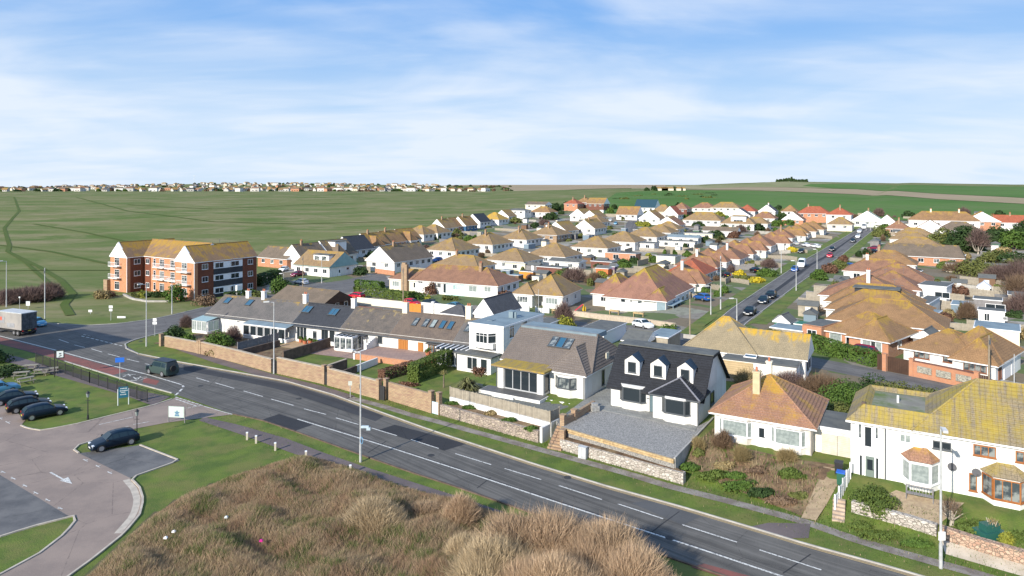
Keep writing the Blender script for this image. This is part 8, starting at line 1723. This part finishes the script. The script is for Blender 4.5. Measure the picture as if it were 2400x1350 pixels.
for i, (px, py, rx, h) in enumerate([(0, 713, 7, 3.6), (45, 710, 6, 3.4), (85, 705, 6, 3.8), (118, 700, 4.5, 3.6), (-60, 714, 8, 4)]): bush(px, py, rx, 3.4, h, 'purple', ['purplish bare thicket at the left edge', 'purplish thicket second from the left edge', 'purplish thicket behind the pale sign', 'rightmost purplish thicket left of the flats', 'purplish thicket cut by the left edge'][i], 'twig', 5000)
bush(0, 880, 3.0, 2.0, 1.8, 'dark', 'dark bush at the left edge beside the pale path'); bush(-30, 850, 4, 2, 2.2, 'dark', 'dark bush above the pale path at the left edge')
# hedges and shrubs of the middle distance
hedge((836, 690), (962, 706), 1.8, 1.9, 'bright', 'long clipped bright hedge before the long semi'); hedge((836, 672), (898, 678), 1.6, 1.7, 'green', 'short green hedge behind the long clipped one'); bush(975, 702, 3.0, 1.6, 2.2, 'green', 'loose green shrubs at the end of the clipped hedge'); bush(1010, 690, 2.0, 1.5, 3.0, 'red', 'round reddish shrub before the turquoise wall'); bush(1055, 704, 2.6, 1.2, 1.5, 'olive', 'olive shrubs under the turquoise wall'); bush(1002, 704, .9, .9, 1.6, 'yellow', 'yellow-green potted shrub beside the reddish one'); bush(1180, 700, 3.0, 1.5, 2.4, 'red', 'reddish hedge between the long semi and the double-bay bungalow')
SH = [(880, 628, 4, 3, 3, 'brown', 'twig'), (905, 618, 3, 2, 2.6, 'tanleaf', 'leaf'), (870, 608, 3, 2.5, 3.2, 'dark', 'leaf'), (845, 645, 3, 2, 2.6, 'dark', 'leaf'), (1022, 562, 3, 3, 3.6, 'dark', 'leaf'), (1072, 553, 3.6, 3, 4, 'olive', 'leaf'), (1100, 565, 3, 2, 2.5, 'green', 'leaf'), (1300, 497, 6, 5, 7, 'dark', 'leaf'), (1328, 492, 6, 5, 7.5, 'dark', 'leaf'), (1290, 515, 5, 4, 5, 'dark', 'leaf'), (1345, 487, 5, 4, 5, 'olive', 'leaf'), (1275, 528, 4, 3, 3.6, 'purple', 'twig'), (1255, 535, 3, 2.5, 3, 'dark', 'leaf'), (1210, 522, 4, 3, 3.4, 'olive', 'leaf'),
 (1345, 662, 5, 3, 4.2, 'purple', 'twig'), (1315, 655, 3, 2.5, 3.2, 'green', 'leaf'), (1390, 665, 3, 2.5, 3.2, 'brown', 'twig'), (1405, 660, 2.4, 2, 3.6, 'yellow', 'leaf'), (1462, 632, 3, 3, 4.4, 'green', 'leaf'), (1540, 615, 3, 2, 3, 'green', 'leaf'), (1520, 610, 2, 2, 3, 'yellow', 'leaf'), (1505, 530, 5, 3, 3.0, 'yellow', 'leaf'), (1540, 522, 4, 3, 3.2, 'green', 'leaf'), (1600, 510, 5, 3, 3, 'green', 'leaf'), (1615, 505, 4, 3, 3, 'olive', 'leaf'), (1690, 510, 4, 3, 4, 'yellow', 'leaf'), (1680, 560, 5, 4, 5, 'dark', 'leaf'), (1700, 548, 5, 4, 5, 'dark', 'leaf'), (1720, 558, 4, 3, 4, 'red', 'leaf'), (1735, 545, 4, 3, 4, 'purple', 'twig'), (1770, 540, 5, 3, 4, 'dark', 'leaf'), (1640, 530, 4, 3, 3.4, 'dark', 'leaf'), (1655, 570, 3, 2, 3, 'dark', 'leaf'), (1832, 520, 5, 4, 5.5, 'dark', 'leaf'), (1850, 528, 4, 3, 4, 'green', 'leaf'), (1870, 512, 5, 4, 5, 'dark', 'leaf'), (1818, 530, 4, 3, 3.4, 'green', 'leaf'),
 (1800, 628, 3, 3, 2.8, 'purple', 'twig'), (1858, 591, 2, 2, 2.2, 'gorse', 'leaf'), (1800, 648, 3.4, 2.2, 2.6, 'green', 'leaf'), (1778, 662, 3.2, 2.0, 1.9, 'gorse', 'leaf'), (1735, 648, 2, 1.4, 2, 'gorse', 'leaf'), (1745, 655, 4, 1.4, 1.4, 'olive', 'leaf'), (1920, 655, 2.4, 3, 2.6, 'green', 'leaf'), (1944, 640, 2.4, 2.4, 3.2, 'red', 'leaf'), (1962, 630, 3, 3, 3.0, 'olive', 'leaf'), (2013, 602, 1.2, 1.2, 2.2, 'dark', 'leaf'), (2030, 602, 1.7, 1.5, 2.8, 'dark', 'leaf'), (1975, 615, 1.6, 1.6, 2.6, 'red', 'leaf'), (2060, 555, 5, 4, 5, 'olive', 'leaf'), (2075, 545, 4, 3, 4.4, 'green', 'leaf'), (1755, 795, 2, 2, 2.2, 'olive', 'leaf'),
 (1545, 497, 3, 3, 4, 'dark', 'leaf'), (1590, 490, 3, 3, 4.5, 'dark', 'leaf'), (1740, 497, 3, 2, 3, 'yellow', 'leaf'), (1820, 498, 4, 3, 5, 'dark', 'leaf'), (1840, 505, 4, 3, 5, 'olive', 'leaf'), (1885, 500, 3, 2.4, 4, 'olive', 'leaf'), (2000, 515, 4, 3, 4, 'brown', 'twig'), (2060, 508, 4, 3, 5, 'purple', 'twig'), (2130, 510, 5, 3, 4, 'dark', 'leaf'), (2150, 525, 5, 3, 4.5, 'brown', 'twig'), (1430, 500, 3, 3, 4, 'green', 'leaf'), (1440, 490, 3, 2.4, 3.4, 'dark', 'leaf'), (1470, 497, 2.5, 2, 2.6, 'green', 'leaf'), (2255, 508, 5, 4, 6, 'purple', 'twig'), (2340, 510, 4, 3, 4.5, 'dark', 'leaf')]
USED = set()
def uniq(l):
 for a in ('', 'small ', 'large ', 'rounded ', 'low ', 'tall ', 'spreading ', 'further '):
  if a + l not in USED: USED.add(a + l); return a + l
 return l
def nearlab(q):
 j = min(HP, key=lambda a: (a[0] - q.x) ** 2 + (a[1] - q.y) ** 2); dx, dy = q.x - j[0], q.y - j[1]
 rel = (('right of' if dx > 0 else 'left of') if abs(dx) > abs(dy) else ('behind' if dy > 0 else 'in front of')); jl = ' '.join(j[4].split()[:8]).rstrip(',')
 while jl.split()[-1].rstrip(',') in ('on', 'with', 'of', 'the', 'and', 'at', 'by', 'to', 'in', 'before', 'facing', 'from', 'its', 'a', 'two', 'up', 'behind', 'beside', 'among', 'near', 'mid', 'bright', 'left', 'right', 'top', 'far'): jl = jl.rsplit(' ', 1)[0].rstrip(',')
 return rel + ' the ' + jl
CLN = {'dark': 'dark evergreen shrub', 'green': 'green shrub', 'olive': 'olive shrub', 'yellow': 'yellow-green shrub', 'gorse': 'bright yellow gorse bush', 'brown': 'bare brown shrub', 'purple': 'bare purplish shrub', 'red': 'reddish shrub', 'tanleaf': 'dry tan shrub'}
for px, py, rx, ry, h, s, k in SH:
 q = G(px, py)
 bush(px, py, rx, ry, h, s, uniq(CLN[s] + ' ' + nearlab(q)), k, n=1500 if k == 'leaf' else 2200)
# tree groups at the right
TR = [(2270, 590, 9.5, 7, 9.0, 1.0, 'dark', 'leaf', 6500, 'largest spreading dark evergreen tree at the right'), (2215, 585, 7, 6, 7, .6, 'olive', 'leaf', 3600, 'olive evergreen left of the largest tree'), (2335, 580, 7, 6, 8, 1, 'dark', 'leaf', 3600, 'dark evergreen right of the largest tree'), (2292, 596, 5, 4, 8, 1.5, 'purple', 'twig', 1500, 'pale leafless tree standing in front of the largest evergreen'), (2380, 585, 6, 5, 8, 1, 'green', 'leaf', 3000, 'green tree near the right edge behind the scrub'), (2405, 560, 7, 5, 8, 1, 'dark', 'leaf', 3000, 'dark tree cut by the right edge of the photo'), (2185, 575, 4, 4, 4, .5, 'bright', 'leaf', 2000, 'bright small tree beside the wide grey roof'), (2160, 540, 5, 4, 5, .5, 'brown', 'twig', 2000, 'bare brown tree above the wide grey roof')]
for px, py, rx, ry, h, th, s, k, n, lab in TR: tree(px, py, rx, ry, h, th, s, lab, k, n, barkp if k == 'twig' else None)
for px, py, rx, ry, h, s, k, lab in ((2250, 640, 6, 4, 4, 'brown', 'twig', 'bare brown scrub behind the white cube extension'), (2295, 645, 7, 5, 4.5, 'olive', 'leaf', 'olive scrub in the middle of the right-hand thicket'), (2345, 655, 6, 5, 4.5, 'purple', 'twig', 'purplish bare scrub right of the olive scrub'), (2390, 660, 6, 5, 6, 'purple', 'twig', 'tall purplish bare thicket at the right edge'), (2385, 700, 5, 4, 5.5, 'brown', 'twig', 'brown bare thicket at the right edge above the cream garage'), (2400, 735, 4, 4, 4.5, 'purple', 'twig', 'lowest bare thicket at the right edge'), (2220, 628, 4, 2.4, 2.6, 'bright', 'leaf', 'bright green hedge-like shrub above the white cube extension'), (2330, 620, 7, 4, 5, 'olive', 'leaf', 'olive scrub under the large evergreen'), (2375, 625, 6, 4, 5, 'dark', 'leaf', 'dark scrub near the right edge'), (2205, 605, 3.5, 3, 3, 'green', 'leaf', 'green shrub right of the wide grey roof'), (2250, 610, 4, 3, 3.6, 'tanleaf', 'leaf', 'tan shrub before the largest evergreen'), (2265, 750, 2.4, 2, 3, 'brown', 'twig', 'bare bush in the garden before the grey garden room'), (2210, 760, 2, 1.6, 2.2, 'red', 'leaf', 'reddish bush behind the corner bungalow ridge'), (2225, 745, 2, 1.6, 1.6, 'tanleaf', 'leaf', 'dry tan bush in the right-hand lawn garden'), (2345, 600, 5, 4, 3, 'tanleaf', 'leaf', 'tan-green scrub right of the pale leafless tree')):
 bush(px, py, rx, ry, h, s, lab, k, n=3000)
for px, lab in ((2231, 'left one of the two round-headed dark small trees'), (2257, 'right one of the two round-headed dark small trees')): tree(px, 704, 1.4, 1.4, 2.3, 1.3, 'red', lab, 'leaf', 1400, name='clipped_tree')
tree(2253, 748, .5, .5, 2.6, .5, 'olive', 'thin cypress-like tree in the right-hand garden', 'leaf', 500, name='cypress')
for px, py, lab in ((1690, 575, 'palm tree in the middle gardens'), (2365, 640, 'palm tree in the right-hand thicket')):
 g_ = G(px, py); spiky(px, HOR + F * (CAMH - g_.z) / g_.y, g_.z, 160, 3.2, lab, ((.14, .15, .04), (.07, .08, .03)), 2.0, .16)
# far wood on the hilltop, farm, town trees
def blobs(name, items, sty, leaf, seed, label=None):
 Vs = []; Fs = []; Cs = []; nb = 0
 for i, (x, y, z, rx, ry, h) in enumerate(items):
  V, F_, c = cloud(rx, ry, h, 160, leaf, sty if isinstance(sty, str) else sty[i % len(sty)], seed + i, lumps=6); V = V + np.array([x, y, z]); Vs.append(V); Fs.append(F_ + nb); Cs.append(c); nb += len(V)
 return tag(put(name, fast(name, np.concatenate(Vs), np.concatenate(Fs), vm, np.concatenate(Cs))), kind='stuff')
r = random.Random(4); it = []
for k in range(26):
 px = 1820 + 70 * (k + .5) / 26 + r.uniform(-1, 1); Y = 1430 + r.uniform(-12, 20); X = (px - CX) / F * Y; it.append((X, Y, Tf(X, Y) - 1, 4.5, 4.5, r.uniform(8, 12) * (1 - .4 * abs(px - 1855) / 40)))
blobs('hilltop_wood', it, 'dark', 1.3, 900)
it = []
for k in range(330):
 px = r.uniform(-30, 1200); Y = r.uniform(1230, 2150); X = (px - CX) / F * Y; it.append((X, Y, Tf(X, Y) - 1, r.uniform(4, 10), 4, r.uniform(4, 8)))
blobs('distant_town_trees', it, ['dark', 'brown', 'green'], 1.5, 1200)
it = []
for k in range(60):
 px = r.uniform(1440, 2420); Y = G(px, np.interp(px, [1440, 2000, 2420], [470, 461, 482])).y * r.uniform(.98, 1.3); X = (px - CX) / F * Y; it.append((X, Y, Tf(X, Y) - .8, r.uniform(3, 12), 2, r.uniform(1.5, 2.6))) if px < 1700 else None
blobs('field_edge_scrub', it, ['olive', 'dark'], .8, 1500)
for px, Y, h, lab in ((1533, 930, 9, 'dark round tree left of the small farm on the far slope'), (1582, 940, 8, 'dark round tree right of the small farm on the far slope'), (1516, 930, 6, 'small dark bush at the left end of the small farm')):
 X = (px - CX) / F * Y; bush(0, 0, 5, 4, h, 'dark', lab, P=Vector((X, Y, Tf(X, Y) - .5)), n=500, leaf=.9, cat='tree', name='far_tree')
for i, (px, w_) in enumerate(((1547, 14), (1557, 9), (1567, 12), (1592, 8), (1600, 6))):
 Y = 935; X = (px - CX) / F * Y; mb = MB(); mb.box(-w_ / 2, w_ / 2, -4, 4, -2, 3.2); mb.poly([(-w_ / 2, -4.3, 3.1), (w_ / 2, -4.3, 3.1), (w_ / 2, 0, 5.2), (-w_ / 2, 0, 5.2)], 1); mb.poly([(w_ / 2, 4.3, 3.1), (-w_ / 2, 4.3, 3.1), (-w_ / 2, 0, 5.2), (w_ / 2, 0, 5.2)], 1)
 o = mb.build('farm_building', [cream, tile_b], None, (X, Y, Tf(X, Y))); tag(o, 'small pale farm building on the far slope, ' + ['leftmost of the five', 'second from the left', 'middle one', 'fourth from the left', 'rightmost of the five'][i], 'farm building', 'farm buildings on the far slope')
X, Y = (455 - CX) / F * 2000, 2000; t = thing('radio_mast', 'thin mast with aerials rising above the distant town', 'mast', (X, Y, Tf(X, Y))); mb = MB()
zt_ = CAMH + (HOR - 411) / F * Y - Tf(X, Y); mb.tube((0, 0, 0), (0, 0, zt_), .22, .15, 4); mb.build('pole', galv, t)
for z, w_ in ((zt_ - 1.5, 3.4), (zt_ - 11, 2.2)): mb = MB(); mb.box(-w_, w_, -.3, .3, z - .4, z + .4); mb.build('aerial', galv, t)
for t, r_, h in POTS:
 V, F_, c = cloud(r_ * 1.3, r_ * 1.3, r_ * 1.8, 160, .07, 'green', SEED[0]); SEED[0] += 1; put('shrub', fast('shrub', V, F_, vm, c), t, (0, 0, h))
# ================================================================ INFILL: back-garden clutter, kept clear of houses and roads
bpy.context.view_layer.update()
OB = []
for o in list(col.objects):
 if o.name.split('.')[0] in ('wall', 'wall_section') and o.parent:
  b = [Vector(c) for c in o.bound_box]; mi_ = o.matrix_world.inverted()
  OB.append((mi_, min(p.x for p in b), max(p.x for p in b), min(p.y for p in b), max(p.y for p in b)))
for o in list(col.objects):
 if o.get('category') in ('car', 'van', 'bush', 'tree', 'fence', 'hedge'): OB.append((o.matrix_world.inverted(), -2, 5 if o.get('category') in ('car', 'van') else 2, -2, 2))
RD = [np.array([(p.x, p.y) for p in W([(1570, 815), (1640, 742), (1700, 698), (1780, 650), (1870, 597), (1990, 527), (2085, 527), (2010, 592), (1932, 650), (1885, 700), (1850, 742), (1760, 815)])]), np.array([(p.x, p.y) for p in W([(560, 700), (700, 660), (900, 638), (930, 672), (850, 690), (960, 708), (1110, 724), (1400, 756), (1700, 799), (1905, 837), (2180, 890), (2400, 930)]) + W([(2400, 965), (2150, 915), (1905, 864), (1620, 814), (1250, 768), (960, 737), (700, 714)])])]
def free(x, y, m):
 for mi_, a, b, c, d in OB:
  p = mi_ @ Vector((x, y, 5)); 
  if a - m < p.x < b + m and c - m < p.y < d + m: return False
 P = np.array([[x, y]])
 return not any(inside(P, q)[0] or edge_d(P, q)[0] < m for q in RD)
est = [(640, 640), (860, 590), (1050, 535), (1250, 500), (1340, 490), (1700, 497), (2100, 505), (2400, 505), (2400, 860), (1900, 770), (1850, 740), (1640, 690), (1250, 685), (960, 655), (880, 640)]
rr = random.Random(21); ip = np.array(est, float)
shedc = [('grey', timber_g), ('weathered', timber), ('brown', flat('brown_shed', (.16, .09, .05), .8)), ('white', white), ('green', flat('dull_green_shed', (.06, .12, .08), .8)), ('cream', cream), ('blue-grey', flat('blue_shed', (.16, .22, .27), .7))]
PL = []
def spot(m, ymin=480):
 for _ in range(300):
  px, py = rr.uniform(640, 2400), 437 + 45 * (1 + rr.random() * 8) ** .98
  if not inside(np.array([[px, py]]), ip)[0]: continue
  q = G(px, py)
  if all((q.x - a) ** 2 + (q.y - b) ** 2 > (m + 1.8) ** 2 for a, b in PL) and free(q.x, q.y, m): PL.append((q.x, q.y)); return q
 return None
for k in range(105):
 q = spot(2.2)
 if q is None: break
 cn, m = shedc[rr.randrange(7)]; big = rr.random() < .3; w_, d_, h_ = rr.uniform(2, 3.6) + 2.4 * big, rr.uniform(1.8, 3), rr.uniform(1.8, 2.3); gab = rr.random() < .55
 o = thing('garden_shed', uniq(cn + (' pitched' if gab else ' flat-roofed') + ' shed ' + nearlab(q)), 'shed', q, R(UA if q.x < 60 else -36) + (R(90) if rr.random() < .4 else 0), 'sheds in the back gardens')
 wall_vol(o, -w_ / 2, w_ / 2, -d_ / 2, d_ / 2, h_, m, 'x' if gab else None, .6)
 if gab: roof_vol(o, -w_ / 2, w_ / 2, -d_ / 2, d_ / 2, h_, .6, felt, 'x', 0, 0, .15, trim=gtrim)
 else: flat_roof(o, -w_ / 2, w_ / 2, -d_ / 2, d_ / 2, h_, rr.choice([felt, felt_b]), .1, .08)
 mb = MB(); mb.box(-.4, .4, -d_ / 2 - .05, -d_ / 2, 0, 1.8); mb.build('door', rr.choice([gtrim, wtrim, m]), o)
for k in range(130):
 q = spot(1.5)
 if q is None: break
 s = rr.choice(['dark', 'green', 'olive', 'olive', 'brown', 'purple', 'green', 'tanleaf', 'dark', 'olive', 'brown']); rx = rr.uniform(1.0, 2.2)
 bush(0, 0, rx, rx * rr.uniform(.6, 1), rr.uniform(1.1, 2.8), s, uniq(CLN.get(s, 'bright green shrub') + ' ' + nearlab(q)), 'twig' if s in ('purple', 'brown') else 'leaf', n=900, P=q, ang=rr.uniform(0, 3), group='shrubs in the gardens')
for k in range(90):
 q = spot(1.2)
 if q is None: break
 a = R(UA if q.x < 60 else -36) + (R(90) if rr.random() < .35 else 0); dv = Vector((math.cos(a), math.sin(a), 0)); L = 0
 for L2 in (3.6, 5.5, 7.3, 9.1):
  if all(free(q.x + dv.x * t_, q.y + dv.y * t_, .3) for t_ in (L2 * .5, L2, L2 * .75)): L = L2
  else: break
 if L: e = q + dv * L; e.z = Tf(e.x, e.y); m = rr.choice([timber, timber_g, timber, concrete]); fence([q, e], rr.choice([1.4, 1.6, 1.8]), m, uniq({'weathered_timber': 'weathered', 'grey_timber': 'grey', 'concrete': 'pale'}[m.name] + ' fence ' + nearlab(q)), world=True)
# --- rough weeds and tufts near the camera: verges, banks and the wild garden
def tufts():
 r = np.random.default_rng(8); n = 230000; P = np.c_[r.uniform(-45, 36, n), r.uniform(43, 100, n)]
 s = (P[:, 0] + 14.5) * .623 + (P[:, 1] - 75.5) * .782; u = (P[:, 0] + 14.5) * .852 - (P[:, 1] - 75.5) * .5236
 g_ = np.array([(p.x, p.y) for p in W([(1604, 1085), (1700, 1140), (1780, 1170), (1890, 1212), (1925, 1100), (1850, 1080), (1740, 1052), (1680, 1005)])])
 wild = inside(P, g_); edge = (s > .5) & (s < np.where(u > 33, 8.5, 4.2)) & (r.random(n) < np.clip((s - .2) / 4, .05, .8)); near = (s > -14) & (s < -9.5) & (r.random(n) < .25)
 fk = np.array([(p.x, p.y) for p in W(far_k[4:]) + W(near_k[2:])[::-1]]); keep = (wild | edge | near) & ~inside(P, fk); P, wild, s = P[keep], wild[keep], s[keep]; n = len(P)
 h = np.where(wild, r.uniform(.08, .5, n), r.uniform(.03, .13, n) + .16 * (s > 3.4) * r.random(n)); a = r.uniform(0, 6.28, n); l = r.uniform(.2, 1, n)
 d = np.stack([np.cos(a) * l, np.sin(a) * l, np.ones(n)], 1); z = T(P[:, 0], P[:, 1]); B = np.c_[P, z]; sd_ = np.stack([-np.sin(a), np.cos(a), 0 * a], 1) * r.uniform(.012, .035, n)[:, None]
 V = np.stack([B - sd_, B + sd_, B + d * h[:, None]], 1).reshape(-1, 3); pn = .5 + .5 * np.sin(P[:, 0] * 1.1 + 2 * np.sin(P[:, 1] * .9)); g = r.random(n) < np.where(wild, .15 + .45 * pn, .85)
 c = np.where(g[:, None], np.array([.10, .165, .03]), np.array([.36, .27, .16])) * r.uniform(.55, 1.3, (n, 1))
 tag(put('weeds_and_grass_tufts', fast('weeds_and_grass_tufts', V, np.arange(n * 3).reshape(-1, 3), veg('grass_blades'), np.repeat(c, 3, 0))), kind='stuff')
tufts()
